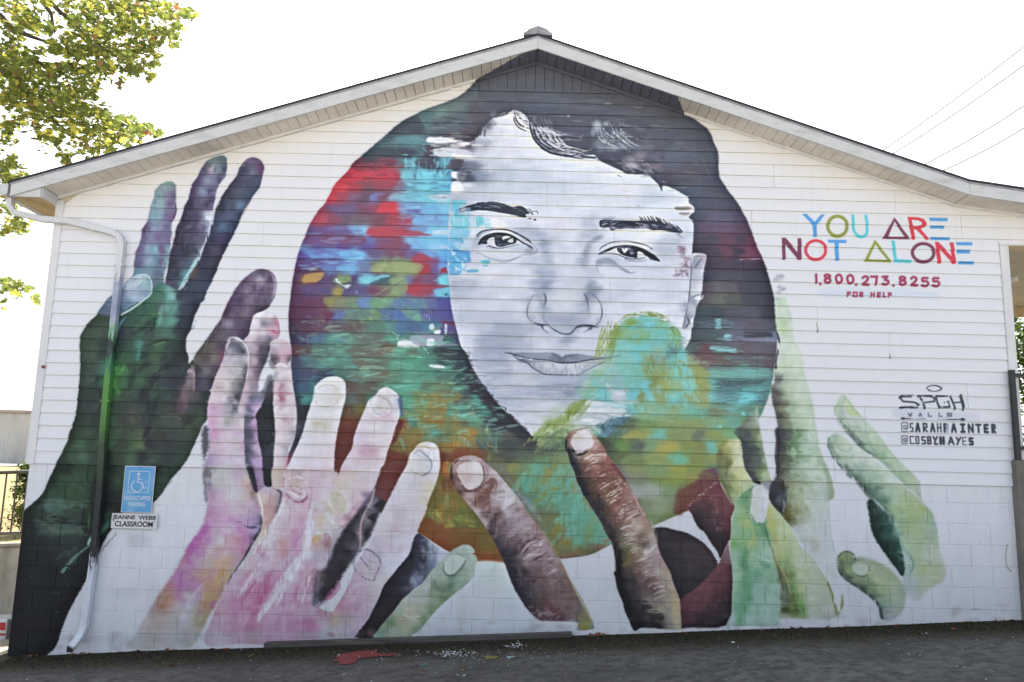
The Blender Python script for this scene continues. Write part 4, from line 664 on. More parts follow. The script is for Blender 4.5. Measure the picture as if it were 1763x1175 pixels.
S=[];rw(70,(1400,'6e5f84'),(1470,'5f5476'));rw(150,(1340,'43425c'),(1400,'606a84'),(1500,'6a4470'));rw(240,(1280,'3c3c50'),(1380,'42485c'),(1470,'4c5068'));rw(330,(1220,'31323f'),(1300,'454c60'),(1400,'404a60'));rw(420,(1180,'2f313e'),(1260,'404458'),(1320,'55708c'),(1390,'48506a'));rw(500,(1140,'3a3e54'),(1250,'464e6c'),(1330,'343a4e'));rw(590,(1110,'34384c'),(1180,'3f5c78'),(1270,'2e3c52'));rw(680,(1090,'2e3044'),(1170,'3c365c'),(1250,'343048'));rw(770,(1050,'32303f'),(1130,'4a4058'),(1210,'2f2e3c'));rw(860,(1010,'34364a'),(1090,'3a3c50'),(1160,'3a3444'));rw(950,(960,'4c4448'),(1040,'33384c'),(1120,'343848'));rw(1050,(920,'33384a'),(1000,'3c4460'),(1080,'42506a'));rw(1150,(860,'262838'),(950,'3a4058'),(1040,'38405a'))
poly([(1350,95),(1380,65),(1430,50),(1480,70),(1510,110),(1512,150),(1497,210),(1480,280),(1430,350),(1400,400),(1350,480),(1310,580),(1270,660),(1220,760),(1175,850),(1140,940),(1110,1010),(1060,1110),(1020,1180),(820,1180),(850,1100),(920,1000),(960,920),(1000,840),(1050,730),(1075,640),(1110,540),(1135,460),(1170,380),(1225,290),(1300,190),(1320,130)],S,**KW)
st([(1110,480),(1100,560),(1075,650),(1040,740),(1000,840),(940,930),(860,1080)],[7,6,4,4,5,6,6],'a8b4c4',.8,1.2,.2);st([(1060,510),(1090,530),(1110,510)],7,'b8c2d0',.8,1.5);st([(985,830),(960,890),(920,960),(860,1050)],6,'78b0b4',.7,1.5)
for p,w,c in[([(1040,105),(1015,150)],2,'b06078'),([(1350,490),(1400,400)],2,'a04468'),([(1285,215),(1240,265)],2.4,'7c4468'),([(505,800),(535,750)],2.5,'b04468'),([(800,660),(795,700)],2.5,'b05078'),([(655,320),(665,290)],1.2,'c06878'),([(740,1010),(745,1045)],4,'8c3c5c'),([(1500,120),(1480,200)],4,'6c3c70'),([(820,400),(825,460),(810,530)],3,'6c3c68')]:st(p,w,c,.85,.7)
dabs([(560,280),(820,280),(780,900),(520,900)],['8ca4b4','74608c','9cb0bc','5c5078'],40,12,5,70,.4,40)
dabs([(1000,90),(1210,100),(1100,450),(900,900),(800,900),(900,450)],['6c6c8c','3a344c','8890a8','4a4460'],44,12,5,-50,.4,40)
dabs([(1360,80),(1500,100),(1400,380),(1150,850),(1000,900),(1150,450)],['4a5068','5c6880','2a2c3a','3c4460'],44,12,5,-50,.4,40)
st([(925,985),(960,940),(995,900)],6,'5c4a48',.7,1.2)
V(120,500,4.518)
GH=[(330,40),(280,90),(220,180),(150,250),(100,320),(80,380),(80,500),(82,600),(75,700),(65,820),(50,950),(20,1060),(0,1100),(-20,1175),(-90,1320),(-170,1480),(-220,1590),(-330,1690),(-370,1740),(-400,1900),(-430,2100),(-460,2300),(-500,2520),(-530,2700),(-560,2980),(-400,2960),(-200,2850),(-110,2770),(-70,2650),(0,2480),(100,2300),(160,2180),(260,1960),(330,1850),(400,1760),(440,1640),(480,1620),(620,1660),(700,1600),(780,1480),(900,1340),(980,1180),(1030,1060),(1070,1000),(1075,880),(1095,790),(1000,760),(980,680),(985,600),(930,580),(925,520),(905,450),(910,370),(945,300),(970,210),(1010,120),(1050,30),(1000,-60),(850,0),(720,-60),(640,0),(600,70),(430,60),(400,10)]
S=[]
rw(40,(640,'3d6a5a'),(700,'3f7060'),(780,'6aa09c'),(850,'34384a'),(950,'363c4e'),(1030,'40485a'))
rw(140,(260,'384a40'),(300,'3c4c44'),(470,'34584a'),(560,'2f5a44'),(650,'34604c'),(700,'604c5c'),(760,'558e80'),(820,'4f8a80'),(900,'343c4e'),(970,'2c3242'))
rw(240,(180,'364838'),(260,'35483a'),(450,'2e5040'),(540,'2f5444'),(620,'2c4c3c'),(670,'32503c'),(700,'4f8a78'),(780,'4c8a7c'),(860,'2e3646'),(940,'2a3040'))
rw(330,(110,'3c5040'),(200,'3f5644'),(280,'34443a'),(400,'2c3040'),(500,'34403e'),(560,'2e5a48'),(600,'343c40'),(680,'3c5a4c'),(760,'44685a'),(840,'2e3440'),(910,'262a36'))
rw(420,(100,'364a3c'),(180,'35493a'),(260,'263630'),(400,'263c34'),(480,'2c4c3c'),(540,'3c7068'),(620,'2c4438'),(700,'3a5c40'),(780,'2c3a34'),(870,'262e30'))
rw(510,(100,'3a4c40'),(180,'40523f'),(250,'2c3c34'),(380,'2c4c38'),(440,'345434'),(520,'2c6450'),(580,'24382e'),(660,'385638'),(760,'2a3a34'),(850,'283238'),(910,'283038'))
rw(600,(100,'34463c'),(180,'3a4c40'),(260,'3c7064'),(350,'3c8a3c'),(420,'3a7040'),(480,'2c4034'),(560,'2f4634'),(680,'36503c'),(780,'2a3438'),(880,'30303c'))
rw(700,(90,'38483f'),(150,'3c4c42'),(200,'20382f'),(260,'2a6444'),(350,'44883a'),(410,'35603c'),(470,'2c4c3a'),(540,'34583c'),(620,'283a30'),(700,'2c3840'),(800,'2c2e3a'),(870,'3c3440'))
rw(800,(80,'2c3c38'),(150,'28382f'),(220,'1f2a28'),(340,'35683a'),(420,'304034'),(500,'2f4638'),(570,'22282e'),(650,'2c4034'),(740,'28403a'),(830,'2c3438'),(900,'584a50'),(970,'50484e'),(1040,'303c38'))
rw(900,(80,'2c3c3a'),(150,'2f3c3c'),(220,'263430'),(330,'33493a'),(400,'303c36'),(480,'34403a'),(560,'30363a'),(620,'1f282a'),(720,'323c38'),(800,'2f3236'),(860,'4c3c48'),(930,'3c4048'),(1020,'343c38'))
rw(1010,(50,'26362e'),(120,'2c3a30'),(200,'24302c'),(340,'38503c'),(420,'32382e'),(500,'4a4a38'),(560,'2c343a'),(660,'2c3a34'),(760,'3c4438'),(830,'40483c'),(920,'2a342c'),(1000,'3a4c3c'))
rw(1110,(10,'1f3024'),(60,'26402c'),(140,'2f4636'),(230,'22382c'),(340,'365038'),(420,'344030'),(500,'405038'),(560,'4a5438'),(600,'24282e'),(700,'2c342e'),(800,'34403a'),(900,'38483a'),(980,'30402f'))
V(0,740,4.518)
def rz(y,*xc):
    for x,c in xc:S.append((x-542.2+0*y,y+1084.3,c))
rz(100,(540,'26402c'),(620,'35583c'),(720,'26402e'),(780,'2c5030'),(850,'3a5c3c'),(920,'2c3c30'),(1020,'3a5c38'),(1090,'4c6438'),(1150,'22262c'),(1300,'2c3034'),(1450,'30403a'))
rz(210,(470,'253a2a'),(550,'304c38'),(640,'3a5c42'),(720,'2c3c34'),(850,'20281f'),(900,'2c3a2c'),(1000,'3a5838'),(1100,'22282c'),(1180,'34443c'),(1300,'283434'),(1440,'30483a'))
rz(300,(430,'22342a'),(520,'1e2c24'),(600,'2c3f34'),(700,'24382a'),(760,'2c4830'),(850,'1f2826'),(930,'2a3c2c'),(1230,'1f3028'),(1340,'2c4438'))
rz(400,(390,'223528'),(480,'2c4a34'),(560,'2f5038'),(660,'2c4630'),(720,'26402a'),(780,'1c2028'),(850,'26302c'),(910,'2c442c'),(1230,'2c4434'),(1310,'34503f'))
rz(500,(330,'22362c'),(420,'2f4c3c'),(520,'2c4c30'),(620,'2c4a30'),(700,'26382a'),(760,'1a1e26'),(850,'1c2224'),(920,'22302a'),(1230,'34503f'))
rz(590,(290,'243430'),(380,'44605a'),(460,'3f5a50'),(540,'2c4a2e'),(640,'2c442f'),(720,'1e2420'),(800,'1c1c22'),(900,'242a28'))
rz(680,(230,'1c2424'),(330,'28342f'),(400,'3a5044'),(480,'2c3a34'),(580,'2f3c38'),(660,'1f2a24'),(760,'1a1e20'),(840,'2a4438'))
rz(770,(220,'1c2424'),(320,'34443c'),(420,'3a4f46'),(520,'3c544a'),(620,'3c5448'),(680,'1c2420'),(750,'1c2024'),(800,'385a50'),(860,'202c28'))
rz(860,(200,'1a1e22'),(300,'1b2022'),(420,'222a2a'),(520,'28322f'),(640,'222c2a'),(720,'1c3030'),(820,'161c1e'))
rz(980,(190,'191c20'),(350,'181b20'),(480,'1e2426'),(560,'2a3836'),(650,'1a1f22'),(750,'1a1e22'))
rz(1100,(180,'191b20'),(400,'17191f'),(600,'1a1d22'));rz(1300,(150,'191b20'),(350,'17191f'),(500,'18191f'));rz(1550,(120,'1b1c20'),(300,'1a1b20'))
V(120,500,4.518)
poly(GH,S,soft=1.0,rough=1.8,g=.05,wx=4,wy=2.5,pl=5,pw=3.6)
# knuckle with the light nail shape, streaks
poly([(400,10),(430,-40),(490,-100),(560,-125),(620,-110),(640,-60),(638,-20),(620,30),(560,80),(470,130),(390,190),(300,200),(220,180),(280,90),(330,40)],[(450,-40,'a9b9c8'),(540,-100,'9cb4c2'),(620,-70,'74a0a4'),(560,-30,'8ca4b8'),(470,30,'9aaac0'),(590,20,'7c90ac'),(430,90,'6f88a4'),(330,60,'6c809c'),(250,150,'54687c'),(380,150,'4c6a84')],.96,1.2,1.6,.05)
st([(400,190),(470,150),(560,85),(625,30),(638,-40),(610,-110),(550,-122),(480,-90),(430,-40)],[3,4,3.4,2.4,2,2,2,2,1.4],'aec0cc',.8,.9)
st([(490,-20),(540,-60),(555,-110)],2,'c4d0da',.6,1);st([(430,-10),(500,-50),(545,-110)],3,'b8c8d4',.5,1.5)
for q,w,c,a in[([(500,300),(560,240),(640,180),(710,175)],8,'3c6448',.6),([(480,340),(560,300),(640,240),(690,200)],5,'20302c',.7),([(600,330),(650,280),(690,210)],6,'202c2c',.7),([(640,190),(680,185),(715,175)],4,'6c9440',.8),
  ([(550,380),(540,460),(520,540)],7,'387c74',.6),([(720,110),(700,200),(680,290)],8,'569488',.6),([(800,120),(780,200),(740,290)],8,'4c8074',.5),([(600,400),(660,420),(740,400)],3,'5c8444',.6),([(580,440),(700,390),(780,380)],4,'1f2c28',.6),
  ([(540,850),(600,760),(700,640),(800,560),(880,500)],12,'20282c',.7),([(470,780),(480,680),(560,600),(640,560)],9,'1e2c28',.6),([(490,740),(580,640),(720,560)],12,'36543c',.5),([(350,600),(400,560),(470,500)],9,'2f5c34',.6),([(560,1170),(620,1050),(660,900)],8,'1c2226',.75),([(600,1040),(650,940),(700,800)],4,'1e2c28',.7),
  ([(850,720),(900,620),(960,560)],8,'2c3038',.6),([(900,640),(960,620),(975,700),(960,780)],8,'9c7c88',.75),([(880,780),(900,870),(870,960)],9,'6c5460',.5),([(950,800),(960,860)],9,'60545c',.5),([(1030,790),(1060,830),(1050,950)],8,'2a3432',.6),([(700,980),(800,970),(860,1000)],4,'6c7458',.5),
  ([(700,1090),(800,1080)],7,'3c4c40',.5),([(350,590),(380,640),(420,600)],5,'58a048',.7),([(340,680),(350,740),(380,800)],8,'488c40',.6),([(460,940),(520,960),(560,1020)],5,'544e38',.5),([(240,640),(270,620)],4,'4c8c64',.5),([(180,700),(240,720)],5,'2f8054',.3),
  ([(880,290),(950,300),(985,230)],2,'3f6c9c',.5),([(370,320),(400,250),(440,200)],4,'4c8cac',.6)]:st(q,w,c,a,2,.15)
poly([(960,540),(985,600),(985,640),(925,600),(935,575)],'1c2820',.9,.8,1)
poly([(940,590),(965,580),(985,620),(975,760),(960,790),(900,880),(870,960),(830,930),(870,800),(905,690)],[(950,620,'a88a94'),(930,720,'92808a'),(960,780,'54484f'),(900,850,'6c545f'),(860,920,'4c3a44')],.6,2,2)
dabs([(90,300),(290,300),(230,900),(20,1080),(-60,1200),(60,800)],['405846','2c4034','4a6450','22342a'],40,14,6,70,.4,50)
dabs([(400,200),(900,200),(900,900),(600,1150),(380,1150)],['35583c','223028','3f6a50','2c4438','2a3038','4c6c4c'],120,16,5,-45,.4,40)
dabs([(620,900),(1060,900),(980,1150),(620,1150)],['3c4c3c','262e30','50584a','34443c'],50,12,5,0,.4,60)
V(0,740,4.518)
for q,w,c,a in[([(300,600),(420,560),(560,590),(690,560)],15,'4c6a60',.5),([(330,640),(420,690),(560,720),(690,740)],8,'161a1e',.75),([(290,700),(380,760),(480,790),(640,790)],9,'46604f',.55),([(370,760),(400,840)],12,'34443e',.5),([(480,1105),(520,1050),(600,970),(690,900)],[6,6,5,3],'4f7468',.8),([(440,1000),(540,940),(640,900)],10,'2f3f3c',.6),
   ([(680,890),(700,850),(750,820)],[4,6,3],'8fb4a8',.75),([(770,800),(820,750),(860,700)],[5,8,3],'4f7c68',.7),([(700,560),(690,680),(680,780)],4,'4a7c34',.5),([(740,330),(720,500),(700,700)],10,'14181e',.6),([(800,270),(780,500),(760,700)],9,'181c28',.7),([(620,440),(640,480)],3,'8ca48c',.6),([(430,560),(640,570)],1.5,'9ab0a8',.5),([(760,902),(810,903)],1.5,'8ca8a0',.7),
   ([(560,120),(680,130)],14,'43684a',.5),([(540,320),(640,400),(600,500)],14,'33543c',.4),([(1120,250),(1200,240)],8,'44584e',.5),([(900,420),(960,330)],8,'405c38',.5),([(1230,480),(1330,400)],8,'3c5a48',.5)]:st(q,w,c,a,3 if np.max(w)>6 else 1,.2)
dabs([(250,560),(720,560),(690,860),(260,800)],['4c645a','2c3a34','3c5448','566c62'],34,20,7,12,.35,20)
dabs([(450,280),(720,280),(700,560),(350,560)],['3c5c40','26382a','2f4a34'],30,20,8,80,.35,40)
for i in range(40):V();x=_rs.uniform(45,170);y=_rs.uniform(880,1060);blob(x,y,.8,.7,'8a908c',.7)
# drips of paint at its lower edge
V(0,740,4.518)
for i in range(22):
    t=i/21.;x=900-t*250;y=800+t*270;st([(x,y),(x-6,y+18+_rs.uniform(0,16))],1.8,'16191e',.9,.5)
# ---- violet finger and pink hand
V(120,500,4.518)
S=[];rw(-150,(1430,'6f6478'),(1480,'5a4864'),(1560,'64546c'));rw(-90,(1350,'5c4664'),(1420,'6c5c74'),(1480,'9490a0'),(1560,'4f3c58'),(1600,'9490a0'));rw(0,(1300,'5a4868'),(1370,'6c6478'),(1450,'544060'),(1540,'5c4c68'),(1590,'887c90'));rw(70,(1250,'54405e'),(1320,'44344c'),(1400,'6c6074'),(1500,'57485f'),(1570,'6c6078'));rw(160,(1220,'403044'),(1300,'54485c'),(1380,'685c70'),(1450,'4a3c4c'),(1500,'3a2c3c'));rw(250,(1150,'564a5c'),(1220,'7a7484'),(1300,'504458'),(1400,'483a4c'));rw(340,(1100,'4c444c'),(1180,'58525c'),(1260,'584860'),(1350,'40304c'));rw(430,(1020,'54504c'),(1110,'5c5854'),(1180,'483a50'),(1250,'3c3048'));rw(520,(980,'5f5c50'),(1060,'4c4448'),(1120,'6c6a60'),(1190,'803e5e'));rw(620,(985,'3a3440'),(1050,'6a6668'),(1120,'4c4454'),(1160,'604060'));rw(720,(990,'403a50'),(1050,'50485c'),(1090,'343040'))
poly([(1370,-100),(1440,-155),(1510,-165),(1570,-140),(1605,-90),(1610,-20),(1590,60),(1550,130),(1470,190),(1420,260),(1400,330),(1360,390),(1230,400),(1210,480),(1185,570),(1150,650),(1120,720),(1090,780),(985,780),(975,640),(965,560),(970,510),(1030,430),(1100,330),(1170,230),(1210,140),(1250,60),(1310,-40)],S,**KW)
st([(1560,-140),(1590,-80),(1595,-10),(1570,70)],3,'a09cac',.6,.8);st([(1250,60),(1210,140),(1180,210)],1.6,'84406c',.7,.6);st([(1195,510),(1185,580)],3,'a83c6c',.8,.8)
dabs([(1330,-100),(1560,-130),(1560,80),(1200,320),(1060,480),(1000,640),(1000,520),(1250,100)],['7c7488','4c3c58','8c8698','54445c','3c2c44'],60,12,5,-70,.45,30)
# light gap below the violet finger
S=[];rw(180,(1480,'d2d0d8'),(1560,'c8c4cc'));rw(250,(1440,'c8c0cc'),(1510,'746c78'),(1570,'8c8490'),(1615,'b06a84'));rw(320,(1420,'c4b8c4'),(1500,'c0b0c0'),(1580,'bc8aa0'),(1620,'b890a4'));rw(380,(1400,'bca4b0'),(1470,'847a8c'),(1550,'5c566c'),(1590,'a094a4'));rw(450,(1420,'9c8a98'),(1490,'44404e'),(1560,'34323e'));rw(540,(1420,'a08a98'),(1490,'3a3844'),(1540,'3a3846'));rw(640,(1400,'b49aa8'),(1440,'6c5c6c'),(1490,'4c4456'));rw(740,(1370,'bc9aa8'),(1430,'807080'),(1480,'9aa0ac'));rw(830,(1350,'b094a4'),(1420,'54586c'),(1490,'606478'));rw(920,(1340,'b8a4b0'),(1400,'4c5068'),(1450,'a884b8'),(1480,'b09cc0'));rw(1010,(1330,'c0acc0'),(1380,'484e60'),(1430,'b488b4'));rw(1110,(1370,'404858'),(1430,'a484b4'))
poly([(1430,200),(1480,170),(1540,160),(1600,190),(1622,250),(1628,330),(1600,400),(1560,470),(1530,560),(1490,640),(1470,740),(1520,780),(1500,880),(1460,980),(1450,1060),(1465,1175),(1480,1330),(1520,1450),(1440,1500),(1380,1340),(1360,1175),(1350,1050),(1310,980),(1320,880),(1330,780),(1370,660),(1390,540),(1390,450),(1360,390),(1395,340),(1410,270)],S,**KW)
st([(1620,230),(1628,330),(1600,395)],2,'b03c68',.6,.8);st([(1560,310),(1610,330),(1630,320)],4,'b4406c',.6,1)
V(320,560,4.518)
S=[];rw(130,(700,'b8b0bc'),(770,'b49cac'));rw(190,(680,'8c8090'),(740,'b492a4'),(800,'a88298'));rw(260,(680,'504654'),(740,'b48a9c'),(800,'5c4a58'));rw(320,(710,'c8c0c8'),(770,'b8b0bc'));rw(380,(690,'9490a0'),(740,'c8c0c8'),(800,'c4b0b8'));rw(470,(690,'c0a4ac'),(740,'8c6c7c'),(810,'bcacb4'));rw(560,(690,'c8b4bc'),(735,'8c5064'),(800,'c0acb8'));rw(660,(700,'c8bcc4'),(780,'c4b8c0'),(840,'b4a8b4'));rw(740,(710,'c4b4bc'),(770,'b490a0'),(830,'bcb0b8'));rw(850,(720,'c8b4bc'),(770,'c0b4bc'),(830,'8c8898'));rw(960,(700,'c4acb4'),(750,'b8b0b8'),(790,'8c8494'));rw(1070,(700,'c8bcc4'),(750,'bcb0bc'),(790,'b06c80'));rw(1150,(720,'ccb0b8'),(770,'b87488'))
poly([(655,140),(690,115),(740,110),(800,135),(820,180),(822,260),(800,300),(820,340),(830,450),(850,580),(862,680),(860,780),(840,880),(800,960),(790,1030),(780,1110),(775,1180),(760,1240),(690,1240),(680,1120),(685,1000),(695,880),(690,740),(680,640),(680,520),(680,420),(690,320),(655,260),(655,200)],S,**KW)
S=[];rw(440,(840,'4c4c60'),(870,'3c4058'));rw(560,(850,'5c5c74'));rw(680,(880,'35353f'),(920,'33343c'));rw(800,(860,'4a4c5c'),(900,'3c4050'));rw(900,(830,'44404f'),(870,'34343f'));rw(1000,(810,'5f4458'),(830,'54485a'));rw(1060,(800,'a05068'))
poly([(830,430),(850,560),(870,620),(925,650),(938,720),(925,800),(900,860),(870,930),(840,1000),(810,1080),(785,1100),(800,1000),(840,900),(860,780),(862,660)],S,**KW)
poly([(650,440),(675,440),(680,520),(680,640),(690,740),(695,860),(685,980),(680,1100),(672,1240),(640,1245),(610,1240),(600,1120),(580,1000),(555,880),(545,780),(545,700),(590,620),(620,520)],[(640,500,'3c3a44'),(620,700,'23242a'),(620,900,'22242a'),(640,1050,'30343f'),(640,1200,'2c2f38'),(580,780,'2a2b32'),(670,960,'3c4250')],1,1.2,1.8)
poly([(560,510),(600,420),(650,280),(665,330),(640,420),(600,500)],'c0c4d0',.95,1.2,2)
poly([(600,500),(640,400),(680,400),(680,520),(640,540),(600,560)],'54505f',.7,2,2)
poly([(640,270),(680,260),(700,310),(680,340),(650,320)],'4a4250',.6,2,2)
# grey-pink finger with nail
S=[];rw(110,(350,'9c98a4'),(400,'a8a4ae'));rw(160,(340,'4c4a58'),(390,'40404e'),(440,'7c8090'),(475,'9c9ca8'));rw(200,(330,'64606e'),(380,'787a88'),(430,'484858'),(470,'847c8c'));rw(260,(320,'a49aa8'),(380,'b0a8b4'),(430,'948e9c'),(470,'b8acb4'));rw(340,(270,'bca4ac'),(340,'b8aeb8'),(400,'aca4ac'),(440,'5c5c64'),(475,'4a4a58'));rw(400,(260,'c4b4bc'),(340,'bcb4b8'),(400,'8c8c84'),(450,'50505c'));rw(460,(240,'bc9ca4'),(310,'c8b4b8'),(370,'7c7c80'),(430,'3f404e'));rw(560,(220,'ccb4bc'),(290,'ccbcc4'),(350,'706c78'),(400,'34363f'));rw(640,(200,'b884ac'),(260,'bc9cb8'),(330,'8c9098'),(380,'3a3c46'),(440,'8c88a0'));rw(740,(200,'c088b4'),(270,'c4a8bc'),(340,'8c9490'),(400,'b0a0ac'),(440,'c0b4b8'));rw(850,(200,'bc7cac'),(270,'c8a4c0'),(340,'bcb0bc'),(400,'bc90b8'),(450,'a89ca8'));rw(950,(190,'b89cac'),(260,'c4a0b4'),(330,'bcb0bc'),(400,'b4a8a8'),(440,'b080a8'));rw(1050,(190,'9c88ac'),(260,'b8a0c0'),(330,'bcb0c4'),(400,'c0b4c4'),(450,'a49cb0'));rw(1150,(190,'a898b0'),(260,'bcb8bc'),(330,'c0bcc0'),(420,'b098b4'))
poly([(315,150),(330,105),(370,90),(420,100),(470,140),(490,190),(490,260),(480,360),(460,450),(440,520),(420,600),(410,680),(450,720),(455,900),(455,1060),(470,1160),(470,1240),(160,1240),(150,1100),(180,980),(185,840),(170,720),(175,620),(200,520),(220,430),(250,360),(285,280),(305,210)],S,**KW)
st([(320,200),(325,150),(350,110),(400,105),(450,140),(480,200),(485,300),(470,420)],[2,2.4,2,2,2.6,2,1.4,1.4],'c8c0c8',.8,.8);st([(345,120),(360,108),(385,115)],3,'3a3846',.7,1)
poly([(320,200),(335,150),(370,130),(420,160),(460,210),(400,225),(330,220)],[(350,160,'5c5a6a'),(400,170,'4a4c5c'),(440,200,'3c3e4c'),(360,200,'8c8c98')],.8,1.2,2)
# dark between the fingers
poly([(455,720),(480,700),(520,700),(550,740),(560,880),(590,1000),(595,1110),(610,1240),(640,1300),(590,1310),(540,1300),(490,1240),(465,1110),(455,950)],[(480,740,'4c5460'),(530,760,'a878a8'),(480,850,'3f4250'),(530,870,'a47ca4'),(480,960,'404654'),(550,960,'a890a8'),(480,1060,'42485c'),(550,1060,'a480b4'),(500,1150,'3c4250'),(560,1160,'9a8cb0'),(520,1250,'34383f'),(570,1270,'9c80ac')],.95,1.2,2)
poly([(125,830),(160,770),(180,850),(180,960),(150,1050),(150,1175),(165,1300),(175,1370),(150,1370),(140,1250),(138,1060),(125,940)],[(150,830,'4a4658'),(150,930,'54505e'),(160,1050,'4c4860'),(150,1200,'4a4450'),(160,1330,'585468')],.9,1.6,2)
for q,w,c,a in[([(700,125),(760,120),(800,140)],2,'c890a8',.7),([(690,320),(740,300),(790,330)],3,'dcd8e0',.7),([(690,530),(760,520),(830,530)],2,'c05c78',.6),([(700,720),(780,725)],2,'b04c68',.7),([(750,730),(765,745)],4,'9c4c64',.6),([(720,540),(740,580)],5,'804858',.6),([(840,610),(860,640)],3,'50485c',.6),([(865,785),(895,800)],2,'9ca4b0',.6),([(780,1020),(830,1020)],3,'b83c60',.7),([(785,1050),(775,1175)],4,'c05878',.6)]:st(q,w,c,a,.9)
dabs([(690,340),(820,340),(850,700),(790,1000),(700,1000)],['d4ccd4','a490a0','c4b4bc','847080'],44,10,5,10,.45,50)
dabs([(190,540),(420,540),(450,1100),(180,1100)],['d4c0d4','c48cb8','b4a8b4','c8b8c8','a8a898'],70,16,7,0,.4,60)
dabs([(300,230),(470,230),(430,500),(220,500)],['c4bcc4','8c8898','b0a0ac','6c6c74'],30,12,6,-40,.4,50)
# pink forearm
V(320,800,4.518)
S=[];rw(60,(160,'787480'),(230,'b0b4b4'),(300,'b4b0b4'),(400,'b09ab4'),(460,'a898a4'));rw(150,(170,'807c8c'),(240,'b4b4b4'),(330,'b4b4b8'),(400,'bca0b8'),(470,'c49c84'),(510,'8c6c74'));rw(240,(190,'a888a4'),(250,'c0a0b8'),(330,'c4c8cc'),(400,'bcb4bc'),(460,'c0a49c'),(530,'7c6868'));rw(330,(180,'b884a8'),(280,'c09cb8'),(380,'bcacb8'),(450,'b89ca8'),(530,'b08ca4'),(570,'8c7c94'));rw(420,(160,'bc84ac'),(280,'bc90b4'),(350,'b87cac'),(450,'ac84ac'),(520,'9080a8'),(570,'6c6888'));rw(510,(130,'b46cac'),(240,'bc94b4'),(320,'c0a8bc'),(420,'b86ca8'),(500,'a888b0'),(560,'8c80a8'));rw(590,(60,'b46cac'),(160,'b47cac'),(260,'c4b8bc'),(340,'bc9098'),(420,'b87888'),(480,'b070a4'),(520,'60546c'));rw(680,(20,'b070a8'),(100,'b884ac'),(200,'c0b0b8'),(280,'bcaca8'),(370,'b88ca0'),(430,'a86c90'));rw(760,(0,'b070a8'),(80,'b498b0'),(160,'b8a8a8'),(240,'c49c80'),(320,'c0986c'),(380,'a89098'));rw(850,(-80,'b880b0'),(0,'b898b4'),(60,'b89090'),(150,'bc9080'),(240,'bc9480'),(300,'b89868'),(350,'a08c90'))
rw(930,(-150,'bc8484'),(-60,'b46cac'),(20,'b07cac'),(90,'b484b0'),(150,'b88c64'),(240,'b48c60'),(300,'a08878'));rw(1020,(-200,'b49484'),(-140,'b88c74'),(-60,'b478b0'),(20,'c0c0cc'),(80,'b49cbc'),(160,'b4945c'),(230,'b08c64'),(280,'9c7480'));rw(1100,(-280,'b8a4a4'),(-180,'b88c78'),(-60,'b4b4b0'),(20,'bcbcc4'),(80,'a8a890'),(140,'b08c60'),(220,'a46888'))
rw(1200,(-330,'c0b8b8'),(-220,'b8a8a4'),(-100,'b4b0ac'),(0,'c0bec8'),(90,'a8a888'),(160,'a89c78'),(210,'ac7898'));rw(1330,(-400,'c0c0c4'),(-260,'b8b0ae'),(-100,'b8b8bc'),(0,'b4b0b8'),(90,'b0b098'),(150,'b4989c'));rw(1420,(-460,'c4c4c8'),(-250,'bcbab8'),(-60,'c0c2cc'),(80,'b8baa8'))
poly([(150,30),(470,0),(490,60),(520,150),(550,220),(570,300),(585,400),(585,480),(550,570),(500,640),(480,690),(420,770),(370,840),(300,960),(290,1000),(230,1100),(180,1180),(120,1300),(60,1400),(-40,1440),(-200,1440),(-460,1430),(-400,1330),(-300,1150),(-220,1020),(-120,880),(-60,780),(0,660),(60,570),(110,500),(150,400),(165,300),(150,170)],S,soft=2.2,rough=2,g=.04,wx=4,wy=3)
st([(585,400),(580,500),(520,590),(470,690),(400,800),(350,870),(310,960)],[4,6,5,4,4,3.5,2],'3f3a48',.85,1.4,.1);st([(400,450),(440,460),(500,490),(560,470)],[3,5,4,7],'4c4c64',.75,1.5,.35)
for q,w,c,a in[([(480,100),(510,150),(540,240)],8,'c08c60',.5),([(300,620),(360,560),(420,540)],14,'c08890',.35),([(20,700),(60,620),(120,560)],14,'b458a8',.5),([(-60,900),(0,850),(60,900)],12,'b45cac',.5),([(240,560),(260,540)],8,'d0c4c8',.5),([(-20,1180),(20,1080),(80,980),(160,900)],3,'d0ccd8',.5),([(290,800),(260,860),(240,940)],10,'c09048',.5),([(130,1040),(160,1080)],8,'bc9048',.5),([(-150,1020),(-170,1080),(-200,1120)],6,'bc8450',.6),([(-120,980),(-180,1080),(-240,1180)],3,'a88478',.4)]:st(q,w,c,a,3,.1)
dabs([(160,60),(480,60),(560,420),(420,560),(250,560),(120,500)],['c8bcc8','b888ac','c4c8c8','bc94b4','d0b0c0'],80,18,8,20,.35,70)
dabs([(60,600),(480,600),(300,940),(100,1180),(-250,1080)],['c08ca8','c4a090','b870a8','ccb8b8','bc9060'],90,20,8,-50,.35,40)
